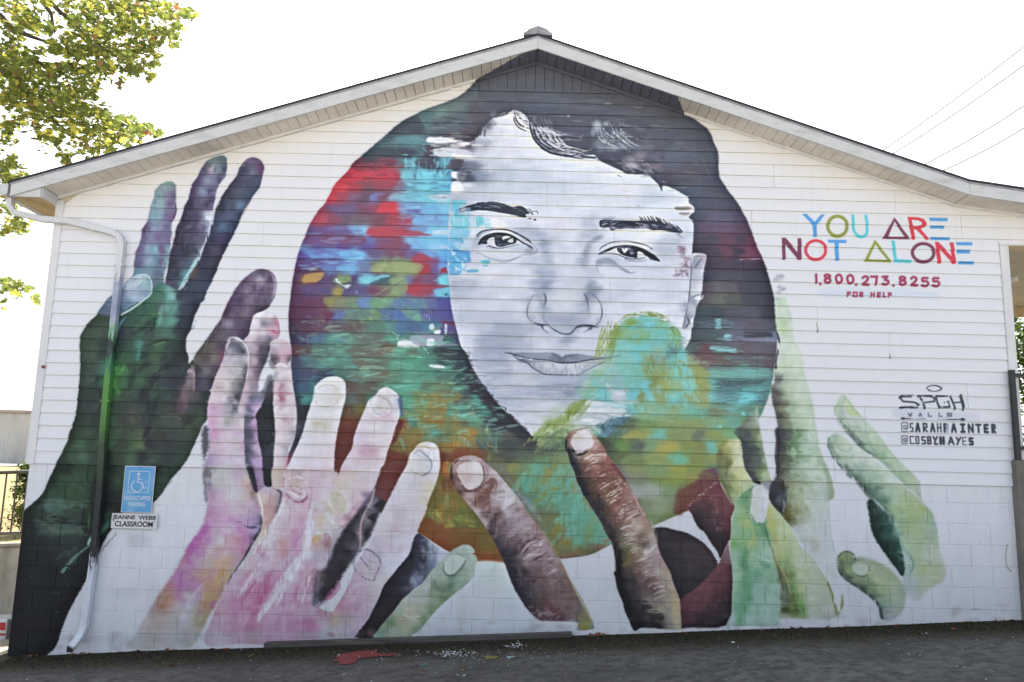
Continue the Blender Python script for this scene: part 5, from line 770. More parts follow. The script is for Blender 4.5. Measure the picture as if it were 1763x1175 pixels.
# small finger between hands
S=[];rw(190,(620,'a898b0'),(680,'b098a0'));rw(260,(580,'c8b0a8'),(640,'b48c90'),(700,'908088'));rw(360,(600,'b88c8c'),(650,'b88888'),(700,'8c7078'));rw(450,(600,'c4a09c'),(650,'b48480'));rw(540,(600,'c0b0a8'),(630,'c4a078'));rw(600,(560,'b8a89c'),(600,'c0b0b0'))
poly([(550,230),(580,200),(640,165),(690,180),(740,210),(745,260),(720,330),(690,410),(650,500),(620,580),(560,620),(520,640),(560,560),(590,480),(585,380),(560,290)],S,.95,1.4,1.8)
st([(560,220),(575,290),(590,340),(590,420)],3.4,'dcd4c8',.85,.9);st([(680,180),(735,215),(735,270),(700,380)],[3,5,5,2],'4f4c5c',.75,1.8)
poly([(590,30),(670,20),(672,160),(610,160)],'2c3038',1,1,1.5);poly([(670,30),(780,30),(765,170),(740,190),(675,180)],[(700,80,'b8a494'),(750,100,'b89490'),(700,150,'b8a8a0')],.95,1.2,1.5);st([(780,30),(765,110),(755,180)],4,'b86078',.8,.8);poly([(470,20),(520,20),(560,100),(560,205),(530,210),(500,120)],'34343f',.9,1.4,1.6);poly([(530,30),(590,30),(605,150),(610,165),(560,200),(545,120)],[(560,80,'8c6c94'),(580,160,'8c708c')],.9,1.2,1.6)
# ---- the big pale pink hand
V(320,560,4.518)
WH='cbc8d2'
S=[];rw(430,(1080,'d2d2d8'),(1180,'d4d4dc'));rw(500,(1040,'cccdd2'),(1110,'c4c4c8'),(1180,'b8b4a4'),(1220,'d0ced8'));rw(590,(1020,'ccc8cc'),(1100,'c4c4c4'),(1170,'c4c0b8'),(1215,'d2d0da'));rw(680,(980,'c8c8d0'),(1080,'cccdd4'),(1190,'ccccd6'));rw(780,(960,'c8c4cc'),(1020,'bab4a8'),(1080,'b8b4a8'),(1150,'c8c4ce'));rw(870,(920,'c4c4d0'),(1040,'c8c0c8'),(1150,'c8c0c8'));rw(970,(880,'ccc4d0'),(1040,'ccbcc8'),(1140,'c8b8c4'));rw(1070,(850,'ccc8d4'),(1000,'ccc0d0'),(1130,'ccbcc8'));rw(1160,(810,'c8b4c0'),(900,'c8a8b8'),(1000,'c8b4c0'),(1120,'c4a0b4'))
poly([(1010,470),(1060,425),(1130,400),(1190,405),(1235,440),(1245,500),(1240,580),(1220,650),(1195,760),(1175,860),(1160,960),(1155,1060),(1150,1180),(1120,1300),(780,1200),(790,1110),(830,1020),(870,940),(905,850),(935,740),(960,650),(985,580),(1000,520)],S,**KW)
st([(1010,530),(1040,480),(1100,460),(1160,480),(1190,540),(1170,600)],[2,3,3,4,4,2],'b4ac94',.6,1,.3);st([(1000,560),(1020,610),(1080,635),(1150,615),(1180,580)],[1,2,2.4,2,1],'a8a8a4',.6,.9,.3);st([(1080,460),(1150,470),(1190,520)],1.6,'a89c80',.5,.8);st([(970,770),(1010,760),(1070,780),(1090,810)],5,'b4a878',.5,1.8,.3);st([(1000,470),(1000,520),(985,560)],3,'9cc8c0',.6,1)
dabs([(1020,480),(1200,460),(1180,620),(1000,600)],['dcdce0','b8b8b4','ccccd0'],22,12,3,20,.5,30)
S=[];rw(510,(1540,'d0ccc8'),(1600,'ccccd4'));rw(570,(1450,'c8c8d0'),(1520,'b0acb0'),(1580,'c0c0c4'),(1640,'a8b4c8'));rw(630,(1430,'c0c0c8'),(1500,'acaca8'),(1550,'c4c0bc'),(1640,'a8acc4'));rw(700,(1400,'c4b8c4'),(1480,'c8c0c8'),(1560,'c4a4b8'),(1640,'ccc4cc'));rw(780,(1360,'c8b8c4'),(1480,'ccc4cc'),(1600,'c8bcc8'));rw(880,(1320,'c0b0c8'),(1450,'ccc4cc'),(1580,'c8b8c0'));rw(970,(1300,'c8b0bc'),(1380,'b88ca4'),(1440,'b48c9c'),(1540,'c8bcc4'));rw(1060,(1260,'c8b8c4'),(1350,'c4a8b4'),(1450,'c4b0bc'),(1540,'c4b0b8'));rw(1130,(1220,'c09cb0'),(1350,'c8c0cc'),(1500,'c4acb8'))
poly([(1480,540),(1510,500),(1560,480),(1620,515),(1660,560),(1665,640),(1660,720),(1630,800),(1600,900),(1570,980),(1550,1060),(1520,1140),(1480,1250),(1180,1250),(1200,1130),(1235,1050),(1290,960),(1310,860),(1350,750),(1390,660),(1420,590)],S,**KW)
for q,w,c,a in[([(1430,610),(1450,560),(1500,550),(1560,580),(1600,640)],3,'8c8ca0',.6),([(1420,620),(1440,680),(1500,710),(1560,690),(1590,640)],3,'dcdce0',.8),([(1520,560),(1570,580),(1600,640),(1580,690)],4,'a89c90',.5),([(1450,640),(1470,680),(1510,700)],2,'948c90',.5),([(1660,580),(1680,700)],[8,3],'44508c',.7),([(1480,500),(1560,480)],3,'8c5048',.3),([(1440,720),(1520,720),(1600,680)],7,'c498b4',.45),([(1640,700),(1635,715)],4,'b8ac58',.5),([(1590,530),(1640,550)],3,'6c7cac',.5)]:st(q,w,c,a,1.2,.2)
V(320,800,4.518)
S=[]
rw(60,(800,'c0a0a8'),(860,'b4a0a8'),(930,'c0a8b0'),(1020,'c8a8bc'),(1110,'c8b0bc'),(1190,'c8a8a8'),(1260,'ccbcb4'),(1350,'c8b4c0'),(1450,'ccc0cc'))
rw(150,(780,'c4b0b8'),(840,'b49c90'),(920,'bc9ca8'),(1000,'c49cb8'),(1100,'c8b4c8'),(1180,'c8b498'),(1250,'ccc0bc'),(1350,'c8acb8'),(1430,'c0b0c4'))
rw(240,(770,'b88ca4'),(850,'c4a8b0'),(910,'b090a0'),(980,'c8a0b8'),(1080,'ccc0d0'),(1150,'b8b490'),(1220,'ccc4c0'),(1320,'c4a8b4'),(1400,'806c84'))
rw(330,(740,'c4bccc'),(850,'c8a8c0'),(950,'c090ac'),(1030,'c8bcc4'),(1120,'bcb08c'),(1190,'bcb48c'),(1250,'ccc0cc'),(1320,'b48498'))
rw(420,(710,'c4b4c4'),(800,'c4a4b8'),(900,'bc84a4'),(960,'c8a8c0'),(1040,'c8b49c'),(1120,'c8c8c8'),(1190,'c0a8a4'),(1250,'8c6c7c'))
rw(510,(680,'c8bcc8'),(760,'c4a4b4'),(850,'bc84a0'),(950,'c8bccc'),(1030,'ccc8c4'),(1120,'bcb8bc'),(1200,'a8a0b0'),(1260,'443c48'))
rw(600,(560,'c0b4b0'),(640,'c8c0cc'),(740,'bc9098'),(850,'bc7ca0'),(930,'ccc4d0'),(1000,'bc9c78'),(1080,'946c70'),(1160,'8c8494'),(1220,'34303a'))
rw(690,(520,'c0b0b4'),(590,'b888a0'),(660,'c8b8c4'),(750,'bc9090'),(850,'bc88a4'),(950,'ccccd4'),(1030,'a8a4b0'),(1120,'8c8c98'),(1180,'3c3844'))
rw(780,(440,'c0b4bc'),(520,'bc98a8'),(600,'c4c0cc'),(700,'bc9aa8'),(790,'bc84a4'),(880,'ccc8d4'),(960,'bc98ac'),(1050,'98a0b0'),(1120,'343038'))
rw(860,(390,'bc98ac'),(480,'b87c94'),(560,'c4b0c0'),(640,'b07088'),(730,'bc7ca4'),(810,'ccc8d4'),(880,'bc90a8'),(950,'b87890'),(1030,'3f3a40'))
rw(950,(360,'bca0b4'),(440,'b8809c'),(540,'b87898'),(630,'b4648c'),(720,'c0a4bc'),(800,'bca0bc'),(880,'b87c9c'),(960,'b890a8'),(1020,'38343c'))
rw(1040,(300,'bc90a8'),(400,'b87898'),(520,'b4708c'),(600,'b46c90'),(680,'ccc0d0'),(770,'b890ac'),(860,'b8809c'),(940,'bc98b4'),(1000,'a4a4b0'))
rw(1120,(260,'b88ca0'),(400,'b4789c'),(520,'b46888'),(640,'c4a4bc'),(760,'b884a8'),(860,'bc94ac'),(960,'b898b0'),(1050,'a8788c'))
rw(1250,(240,'bc98ac'),(380,'b8809c'),(500,'b47490'),(650,'bc8cb0'),(800,'b47ca0'),(950,'b46c94'),(1080,'b09cac'))
rw(1340,(260,'c0b8c4'),(380,'bc94a8'),(520,'b8909c'),(680,'bc8cac'),(820,'b888a4'),(960,'b08ca0'),(1100,'b0acb0'))
poly([(780,40),(1150,50),(1180,90),(1230,50),(1530,20),(1510,80),(1480,170),(1460,240),(1440,330),(1400,460),(1330,640),(1290,720),(1200,860),(1150,980),(1100,1060),(1040,1120),(1200,1175),(1190,1300),(1100,1400),(800,1400),(400,1400),(150,1400),(200,1200),(240,1100),(300,980),(370,850),(480,700),(560,600),(620,560),(690,420),(730,320),(755,200),(770,100)],S,soft=1.4,rough=2,g=.05,wx=5,wy=4,pl=0)
# dark wedge between the fingers
S=[];rw(200,(1440,'5c586c'),(1500,'34303a'));rw(300,(1400,'4f4c60'),(1440,'8c8494'),(1500,'2c2a31'));rw(420,(1330,'45404e'),(1390,'7c7480'),(1450,'2b282f'));rw(540,(1230,'3c3744'),(1300,'2c2830'),(1350,'8c7c80'),(1400,'2b282e'));rw(660,(1170,'3c3844'),(1240,'2c2a30'),(1310,'4c4858'),(1350,'6c6470'));rw(780,(1120,'3c3844'),(1200,'2e2b31'),(1270,'403c44'));rw(880,(1030,'50484c'),(1100,'34302f'),(1180,'34303a'));rw(980,(1010,'5c5868'),(1070,'342f34'),(1120,'383038'));rw(1060,(1000,'6c6878'),(1050,'3c383f'))
poly([(1470,180),(1540,20),(1700,0),(1640,150),(1570,290),(1510,380),(1470,480),(1420,580),(1370,650),(1290,760),(1230,850),(1180,940),(1130,1010),(1070,1060),(1010,1110),(975,1080),(990,1000),(1010,900),(1060,820),(1130,760),(1150,660),(1180,600),(1240,500),(1300,420),(1350,340),(1400,270)],S,.97,1.6,2)
poly([(1540,10),(1700,0),(1640,150),(1590,270),(1560,290),(1470,230),(1480,150),(1510,70)],[(1580,60,'6c3430'),(1560,180,'6c3c38'),(1540,250,'6a4044'),(1640,60,'642c28')],.97,1,1.6)
st([(1465,190),(1440,280),(1385,380),(1355,480),(1355,600),(1345,680)],[3,3.6,3.4,3,2.6,2],'9c8488',.85,1)
st([(1130,760),(1180,640),(1260,500),(1320,420),(1390,330)],[8,12,12,9,6],'2c2a31',.5,4)
for q,w,c,a in[([(790,110),(850,90),(920,120),(970,170)],4,'d4c4cc',.8),([(820,90),(880,70),(940,130),(980,180)],2,'b07c94',.6),([(790,140),(830,200),(880,230),(890,190),(860,170)],2.6,'9c7478',.7),([(780,230),(820,270),(880,295),(930,270),(935,240)],[2,3,4,4,2],'8c5070',.8),([(770,200),(830,225),(890,260),(920,230),(905,200)],4,'d8ccd4',.8),([(900,280),(930,260)],3,'6c4060',.7),([(850,210),(885,225)],3,'7c4858',.6),
   ([(1130,220),(1190,230),(1230,290),(1220,350),(1180,380)],4,'b8a878',.6),([(1100,260),(1130,330),(1170,370)],4,'dcd8d4',.7),([(1150,400),(1160,440),(1210,440),(1240,400)],3,'c898ac',.7),([(1090,380),(1130,440),(1190,480),(1250,430)],5,'d8d4dc',.6),([(1040,400),(1040,480),(1060,520)],6,'c8b07c',.5),([(980,610),(1010,580),(1050,550)],9,'c09460',.7),([(1080,540),(1100,580),(1080,640)],11,'8c6468',.5),
   ([(700,420),(660,520),(600,640),(540,740)],7,'d4ccd8',.5),([(980,300),(950,480),(940,640),(850,780),(740,920),(640,1080),(560,1200)],[6,8,12,14,14,12,8],'d2d0dc',.7),([(600,900),(560,1000),(540,1080)],16,'b05078',.4),([(640,860),(620,940)],12,'b04880',.35),([(780,900),(830,930)],10,'b870a0',.4),([(940,860),(950,930),(930,980)],8,'b0607c',.5),([(520,840),(440,960),(400,1040)],6,'cfc4d0',.6),([(580,620),(560,680),(600,700)],7,'b878a0',.5),([(690,600),(760,620),(760,700)],13,'c08c80',.4),([(920,480),(870,580),(840,640)],7,'b46c9c',.5),([(930,380),(900,460)],7,'b46c9c',.5),
   ([(1300,330),(1240,440),(1230,500)],6,'b07888',.6),([(1190,100),(1230,80)],9,'c4a070',.5),([(1020,800),(1060,760),(1090,700)],12,'a8acb8',.6),([(1000,700),(1060,690)],9,'9c98a4',.6),([(1010,1100),(1040,1070)],7,'a8b0b8',.6),([(1060,760),(1030,780)],5,'c0c8d0',.6),([(480,820),(470,740)],1.5,'d0d0d8',.5)]:st(q,w,c,a,2.2,.2)
dabs([(780,60),(1450,60),(1300,330),(1100,500),(700,480)],['d4ccd4','c89cb4','ccb8c0','c0a8a0','d8d4dc'],110,18,8,-60,.35,40)
dabs([(560,620),(1140,560),(1000,1080),(700,1350),(240,1350),(300,1050)],['b87898','c8a8bc','b06c8c','d0c8d4','bc8cac','c090a0'],200,24,8,-58,.35,30)
# ---- third pale finger, lower part
V(700,740,4.518)
F3=[(60,150),(100,110),(150,96),(210,105),(245,140),(258,200),(258,300),(240,380),(215,450),(170,560),(150,640),(110,720),(80,800),(50,900),(0,1000),(-30,1060),(-80,1200),(-160,1340),(-200,1440),(-250,1540),(-330,1640),(-400,1700),(-700,1700),(-620,1540),(-560,1400),(-500,1300),(-440,1180),(-400,1060),(-340,960),(-300,900),(-250,780),(-200,660),(-130,520),(-60,380),(0,280),(20,200)]
S=[];rw(130,(120,'c8bcb4'),(190,'d0ccd4'));rw(200,(60,'c8c4c4'),(120,'b8bcc8'),(170,'bcc0cc'),(220,'d0d0d8'));rw(280,(30,'c8c4b8'),(100,'c0c0c4'),(160,'b4b8c0'),(210,'d0ccd6'));rw(350,(10,'ccc8d0'),(100,'c4bcbc'),(200,'ccc8d0'));rw(450,(-30,'c8c4d0'),(60,'c4bcc8'),(140,'c8b8b0'),(200,'c8b890'));rw(560,(-80,'c4b8c8'),(20,'bcb4c4'),(100,'c8bcb4'),(160,'c0ac90'));rw(660,(-160,'c4bcc4'),(-60,'bcacb8'),(40,'c4bcc8'),(110,'c0b4c0'));rw(760,(-200,'bcb4bc'),(-100,'c0a4b0'),(0,'c4bcc4'),(70,'b8a8bc'));rw(880,(-280,'b8acbc'),(-160,'bcb0bc'),(-60,'c4c0cc'),(20,'bcb0c4'))
V(560,860,4.518)
def r2(y,*xc):
    for x,c in xc:S.append((x-632.5,y+542.2,c))
r2(330,(380,'b8acbc'),(480,'c0b0b8'),(600,'c4bccc'),(680,'b8accc'));r2(430,(260,'ac98b8'),(330,'b4a8bc'),(400,'a8a0b4'),(480,'c4c0d0'),(600,'c4c4d4'));r2(520,(240,'b09cb0'),(320,'b8a4a8'),(380,'b4a8b4'),(480,'c4c8d8'),(560,'b8bccc'));r2(620,(160,'b490a4'),(250,'b898b0'),(330,'bcb0b8'),(430,'bcb8bc'),(500,'c0b0a4'));r2(720,(80,'b4608c'),(200,'b894a4'),(280,'bc98ac'),(380,'b8b0ac'),(460,'b4b4bc'));r2(820,(20,'b0588a'),(120,'b47c90'),(230,'b48ca4'),(330,'b894b0'),(410,'a8a4b8'));r2(920,(-20,'ac8c78'),(80,'b4a090'),(180,'b09ca0'),(280,'b48cac'),(340,'a894b0'));r2(1020,(-100,'b0a4ac'),(0,'b0a8b0'),(120,'b0a8b0'),(220,'b094b4'));r2(1090,(0,'b0b0b4'),(150,'b4a8b8'))
V(700,740,4.518)
poly(F3,S,soft=1.2,rough=1.8,g=.045,wx=4,wy=3)
for q,w,c,a in[([(60,180),(100,160),(150,200),(190,250),(180,320),(130,350)],[2,2.4,3,3.4,3,2],'747c94',.7),([(130,140),(180,180),(200,230)],5,'dcdce2',.8),([(70,170),(120,220),(160,240)],3,'b0b4c0',.7),([(20,240),(30,300),(70,340),(120,350)],2.4,'a09c84',.6),([(110,355),(150,350)],3.5,'50586c',.8),([(60,130),(120,125),(200,150),(240,140)],2.4,'b49c74',.6),([(10,240),(20,180),(60,140)],3,'8c4030',.4),([(210,560),(140,680),(100,730)],2,'988464',.4)]:st(q,w,c,a,1,.15)
V(560,860,4.518)
for q,w,c,a in[([(215,500),(230,440),(270,400),(330,390),(390,430),(425,480),(410,550),(385,590),(375,630),(320,620),(270,590),(235,560),(215,500)],[1.6,2,2.6,2.4,2,2.6,2,1.6,2.4,2,1.6,1.6,1.4],'5c5674',.75),([(270,450),(310,500),(350,540),(410,545)],[2,2.6,2,1.4],'6c647c',.7),([(290,420),(330,470),(400,500)],2,'8c7c9c',.5),([(380,340),(430,390)],3,'8c84a0',.5),([(340,350),(390,400)],3,'d0ccd8',.6),([(230,480),(260,530),(290,580)],5,'a8a09c',.5),([(0,780),(60,720),(110,650)],12,'b04880',.5),([(190,670),(220,720),(260,740)],8,'b06c94',.5),([(200,820),(250,860)],3,'a05070',.5),([(240,900),(280,960)],8,'b080b0',.4),([(20,940),(50,900),(90,880)],7,'a89458',.4),([(10,1050),(50,1050),(50,1080)],7,'a05c5c',.7),([(170,920),(172,1060)],1.4,'d8d8de',.6),([(20,780),(22,900)],1.2,'c8c8d0',.5)]:st(q,w,c,a,1.6,.15)
dabs([(300,400),(700,300),(560,560),(300,900),(200,1050),(0,1050),(0,800),(130,600)],['d0ccd8','c098b0','c8bcc8','b888a4','bcb0b0'],100,18,8,-55,.35,35)
# dark glove-like shade right of it and the small green finger
S=[];rw(280,(720,'3c3c4c'),(770,'50586c'));rw(360,(690,'34323c'),(760,'3c3e4c'),(830,'8890a4'),(890,'b8bccb'));rw(450,(660,'2c2a31'),(750,'30303c'),(830,'6c7890'),(890,'b0b8c8'));rw(540,(600,'2c2830'),(700,'2e2c38'),(760,'484c5c'),(810,'707890'));rw(640,(540,'2b2830'),(620,'2f2c35'),(680,'7c88a0'),(740,'5c6478'));rw(730,(480,'2b282f'),(560,'2e2a31'),(620,'3c3c4c'));rw(820,(440,'2d2a31'),(520,'2f2a30'));rw(920,(380,'302c33'),(450,'302a2f'));rw(1000,(310,'302b31'),(400,'2f292c'));rw(1060,(260,'332c31'),(330,'35292b'),(390,'2f2c2c'))
poly([(725,262),(770,290),(830,340),(900,390),(960,420),(940,470),(880,540),(800,600),(760,650),(690,700),(620,770),(560,840),(520,900),(450,980),(410,1030),(395,1080),(240,1080),(250,1040),(330,940),(370,860),(420,760),(450,680),(520,590),(600,490),(650,430),(670,370),(690,300)],S,soft=1.1,rough=1.8,g=.06,wx=4,wy=3)
dabs([(740,300),(930,410),(800,590),(640,720),(620,680),(740,480)],['8c98b0','b4bccc','4c5468','6c7890'],60,10,5,-60,.45,50)
for x,y,l in[(285,1010,70),(345,1000,60),(360,1040,40),(335,1030,30)]:st([(x,y),(x+4,y+l)],3,'a03028',.8,.7)
S=[];rw(380,(1060,'8ca094'),(1120,'9cb0a4'));rw(440,(980,'8c9c90'),(1040,'a0b0a4'),(1100,'8ca090'),(1150,'9cb098'));rw(520,(900,'94a494'),(960,'a4b0a4'),(1040,'849484'),(1130,'98ac9c'));rw(600,(840,'98a89c'),(920,'98a48c'),(980,'6c8074'),(1080,'90a890'),(1140,'a4b8a8'));rw(680,(780,'a4b0a8'),(840,'788c7c'),(900,'7c8c74'),(980,'6c846c'),(1060,'8ca48c'));rw(760,(680,'a0aca4'),(760,'a4a898'),(840,'88987c'),(920,'748c68'));rw(860,(570,'8c9c8c'),(660,'b0ac94'),(740,'a4a48c'),(820,'78906c'),(880,'849c7c'));rw(940,(500,'6c8064'),(580,'a0a080'),(680,'b4b49c'),(760,'7c9470'),(820,'8ca48c'));rw(1030,(430,'6c8870'),(520,'94a484'),(620,'a4a880'),(700,'6c8868'),(740,'8ca898'));rw(1070,(420,'84a08c'),(560,'9ca484'),(680,'849c7c'))
poly([(940,440),(1000,390),(1060,358),(1110,355),(1155,385),(1165,430),(1185,480),(1170,560),(1140,620),(1080,680),(1000,740),(930,800),(860,870),(800,940),(750,1010),(715,1085),(390,1085),(410,1020),(470,940),(540,860),(600,780),(700,700),(770,640),(800,590),(860,520),(910,470)],S,soft=1,rough=1.6,g=.045,wx=4,wy=3)
poly([(920,500),(950,450),(1000,425),(1060,445),(1090,470),(1050,530),(1000,580),(950,585),(925,560)],'aabab0',.85,1,1.2);st([(920,500),(918,550),(950,590),(1000,588),(1060,530),(1090,475)],[1,2.4,3,3.4,3,1.6],'5c7464',.8,1.2);st([(920,500),(950,450),(1010,425),(1060,445)],1.4,'8c9c90',.6,.8);st([(840,620),(860,680),(930,700),(990,650)],9,'647c64',.6,3);blob(1155,422,2,1.6,'a03848',.9,hard=1);st([(1010,400),(1050,430),(1080,440)],3,'748c7c',.6,1.5);st([(600,890),(660,920),(740,910)],4,'c8c4a8',.6,1.5);st([(700,900),(760,940)],3,'d0ccb0',.4,1.5)
poly([(1185,485),(1390,495),(1420,560),(1460,680),(1530,830),(1600,940),(1640,1060),(730,1090),(760,1000),(860,880),(1000,760),(1100,690),(1160,600)],[(1280,600,'bccccc'),(1200,800,'c0ccd0'),(1000,950,'bcc8d2'),(1400,900,'bcc8d4'),(1300,1020,'bac6d4'),(1500,1030,'bccad6'),(1350,560,'bccac6'),(1000,1050,'b4c0cc')],.9,1.4,1.2,.02)
# ---- brown finger
V(700,740,4.518)
S=[];rw(230,(440,'9c8488'),(520,'a08c90'));rw(290,(380,'9c7c78'),(450,'a88880'),(540,'c0b4b8'),(610,'8c7478'));rw(350,(360,'5c3f3c'),(420,'b8a09c'),(520,'c4b4b8'),(610,'a8989c'),(690,'b8acb4'));rw(420,(370,'7c5c58'),(430,'ac9490'),(520,'bcaab0'),(610,'988488'),(680,'8c6c68'),(750,'b8b0b8'));rw(480,(400,'4c3430'),(470,'9c7c78'),(540,'7c5044'),(620,'6c483c'),(700,'a8989c'),(780,'b8b4bc'));rw(560,(460,'a0888a'),(540,'78544a'),(620,'704c40'),(690,'a08c90'),(770,'c4c0ca'),(850,'a89c9c'));rw(640,(530,'b4a0a8'),(610,'70504c'),(700,'5c4440'),(780,'a89ca8'),(880,'907c7c'),(940,'8c7064'));rw(720,(590,'9c8c94'),(660,'443438'),(740,'6c5458'),(830,'8c7c88'),(920,'94848c'),(1010,'8c6c60'));rw(800,(640,'3c3038'),(720,'504048'),(800,'7c6470'),(900,'88787c'),(1000,'846468'),(1060,'90746c'));rw(880,(680,'38303a'),(780,'44343c'),(870,'5c444c'),(950,'7c6064'),(1050,'a0888c'),(1120,'8c706c'));rw(960,(730,'302c38'),(820,'3c3038'),(900,'7c6464'),(970,'a08c90'),(1060,'84686c'),(1150,'8c7474'))
V(840,840,4.518)
S2=[]
def r3(y,*xc):
    for x,c in xc:S.append((x+632.5,y+451.8,c))
r3(560,(170,'302e3c'),(240,'50404a'),(300,'907c80'),(380,'806468'),(450,'8c7478'),(540,'988480'));r3(640,(190,'2b2b38'),(280,'3a2e34'),(380,'64504c'),(450,'80686c'),(520,'8c7678'),(600,'8c7068'));r3(720,(230,'2c2c3a'),(320,'3c3234'),(400,'6c5450'),(500,'7c6464'),(580,'7c6260'),(640,'80685c'));r3(800,(260,'323444'),(340,'443a40'),(430,'60484a'),(520,'70564f'),(600,'7c6560'),(680,'8c7860'));r3(880,(310,'3a3840'),(400,'54403f'),(500,'6c4c4c'),(600,'785c5c'),(700,'7c6868'));r3(950,(340,'4c4444'),(430,'5c4040'),(500,'683c40'),(600,'745a5c'),(700,'806c70'),(760,'8c8468'));r3(1010,(420,'704a50'),(550,'6c464a'),(650,'786468'),(730,'8c8458'),(790,'94904c'));r3(1070,(680,'788898'),(740,'94904c'),(810,'7c9480'))
V(700,740,4.518)
BF=[(350,290),(370,245),(420,215),(480,202),(540,208),(590,235),(640,280),(700,330),(760,400),(810,460),(870,530),(930,620),(990,700),(1050,780),(1100,860),(1150,950),(1200,1020),(1250,1130),(1300,1230),(1350,1330),(1400,1420),(1440,1500),(1455,1550),(1330,1560),(1320,1500),(1100,1490),(1050,1490),(1000,1460),(940,1400),(880,1310),(820,1200),(770,1060),(730,970),(690,890),(640,800),(580,710),(520,630),(460,560),(400,490),(360,420),(342,350)]
poly(BF,S,soft=1,rough=1.6,g=.06,wx=4,wy=3)
poly([(385,330),(410,280),(470,248),(540,245),(585,290),(595,340),(590,400),(560,440),(500,465),(460,455),(430,410),(400,370)],[(450,300,'c4b4b8'),(540,280,'ccc4c8'),(460,370,'b89c98'),(540,380,'c4b4bc'),(500,440,'c8bcc0'),(420,330,'bca4a0')],.95,1,1.2)
for q,w,c,a in[([(385,330),(410,400),(450,460),(510,475),(570,440),(600,380),(600,320),(580,260)],[2,3,3.4,3,2.4,2.6,2.6,1.4],'64443f',.75),([(430,470),(490,482),(560,460),(600,430)],[3,3.4,3,2],'4c3030',.6),([(620,300),(630,350),(600,410)],2.6,'6c5058',.5),([(360,420),(345,350),(355,280),(400,230)],[3,4,3,1.6],'3a2628',.8),([(400,260),(450,240),(500,245)],4,'8c6c68',.5),([(600,420),(670,400),(650,470),(560,520),(620,560)],12,'70483a',.6),([(540,480),(600,560),(640,620)],14,'714b40',.55),([(650,520),(690,430)],4,'d0c4c8',.7),([(650,540),(720,520),(780,540)],12,'c4bcc4',.5),([(740,620),(800,560),(830,520)],8,'ccc8d0',.6),([(700,640),(680,700),(640,660),(600,650)],12,'4c3834',.5),([(800,830),(870,740),(960,690)],14,'9c8c94',.4),([(850,700),(960,720)],10,'a09098',.4),
   ([(880,940),(930,870),(1010,840)],3,'4c3430',.8),([(900,970),(960,900),(1040,850)],3,'503834',.7),([(930,980),(1010,940),(1060,860)],3.4,'c0b0b4',.8),([(890,960),(950,890),(1020,860)],3,'b8a4a8',.8),([(950,1030),(1030,990),(1070,960)],3,'503836',.7),([(900,1010),(960,980),(1040,970),(1080,940)],3,'b4a0a4',.7),([(880,1030),(960,1040)],3,'a89094',.6),([(1030,900),(1080,860)],3,'c0b0b8',.6),([(1060,880),(1120,960),(1180,1050)],8,'94808a',.5)]:st(q,w,c,a,1.3,.15)
dabs([(640,330),(1000,720),(1130,960),(1000,960),(740,880),(560,620),(450,520)],['a8989c','84686c','b8acb4','6c5050','988088'],110,14,6,-40,.4,45)
V(840,840,4.518)
dabs([(240,560),(540,560),(760,1000),(420,1020),(230,740)],['80686c','5c4648','94807c','6c5254','48383c'],90,16,7,45,.4,50)
st([(440,350),(560,560),(640,720),(730,880),(810,1050)],[2,2,2,4,4],'9c8c58',.6,1);st([(300,860),(350,830)],4,'3c5478',.5,1);st([(700,1060),(740,1090),(790,1080)],7,'94903c',.6,1.5);st([(820,1040),(820,1090)],3,'6c9894',.6,1)
dabs([(330,940),(700,1030),(680,1060),(360,1030)],['8c8890','a8a4ac','6c4a50','b8bac6'],30,12,4,-20,.5,30)
# ---- dark brown shape, maroon palms
S=[];rw(320,(1330,'3c363a'),(1420,'3a3236'));rw(420,(1340,'342f34'),(1450,'382f33'),(1600,'3c3438'));rw(520,(1400,'312d32'),(1550,'372f33'),(1680,'403438'));rw(620,(1430,'302c31'),(1580,'3a3236'),(1680,'3a3034'));rw(720,(1480,'2e2a30'),(1600,'2f2b31'));rw(820,(1510,'2c2930'),(1560,'2e2a31'))
poly([(1275,325),(1350,305),(1440,325),(1530,345),(1620,390),(1690,440),(1755,520),(1790,600),(1760,700),(1680,800),(1620,880),(1560,960),(1460,960),(1420,720),(1370,600),(1310,500),(1270,400)],S,soft=1,rough=2,g=.07)
V(1140,740,4.518)
S=[];rw(300,(100,'7c8058'),(180,'6c4044'),(280,'5c484c'),(400,'643c48'),(440,'5c4870'));rw(360,(100,'74805c'),(230,'683a3c'),(330,'68363a'),(440,'66383c'));rw(420,(130,'6c703c'),(230,'6a3a38'),(310,'5c5458'),(400,'64343a'),(450,'6a3034'));rw(500,(110,'6c6038'),(230,'663634'),(340,'6c3a3c'),(440,'6c3c40'),(500,'70444a'));rw(580,(130,'6c4038'),(240,'4c383c'),(320,'4a3034'),(420,'643438'),(520,'703c40'));rw(660,(120,'683a34'),(260,'342c30'),(350,'3c2e32'),(450,'50343a'),(540,'6a343a'));rw(740,(290,'30292e'),(400,'362a2f'),(500,'5c3034'));rw(820,(340,'2d272c'),(430,'2e282e'),(520,'40262c'));rw(920,(400,'2c262c'),(470,'2c262c'));rw(980,(440,'2c262b'))
poly([(420,300),(440,390),(480,470),(520,540),(570,600),(540,680),(540,760),(535,840),(515,880),(490,930),(455,1005),(430,950),(380,880),(330,800),(280,760),(240,680),(205,600),(270,560),(340,510),(400,440),(410,380),(370,340),(300,330)],S,.98,1,2,.07)
poly([(290,390),(440,380),(420,440),(340,520),(200,600),(150,660),(90,640),(95,540),(130,470),(230,420)],[(300,420,'66383a'),(200,480,'6a3a36'),(130,560,'6c4034'),(150,620,'6c3c34'),(400,400,'64383c')],.85,2,3,.07)
dabs([(260,520),(430,520),(530,680),(500,820),(400,800),(260,640)],['784448','5c3034','8c686c','3c2c30'],50,8,4,-60,.45,60)
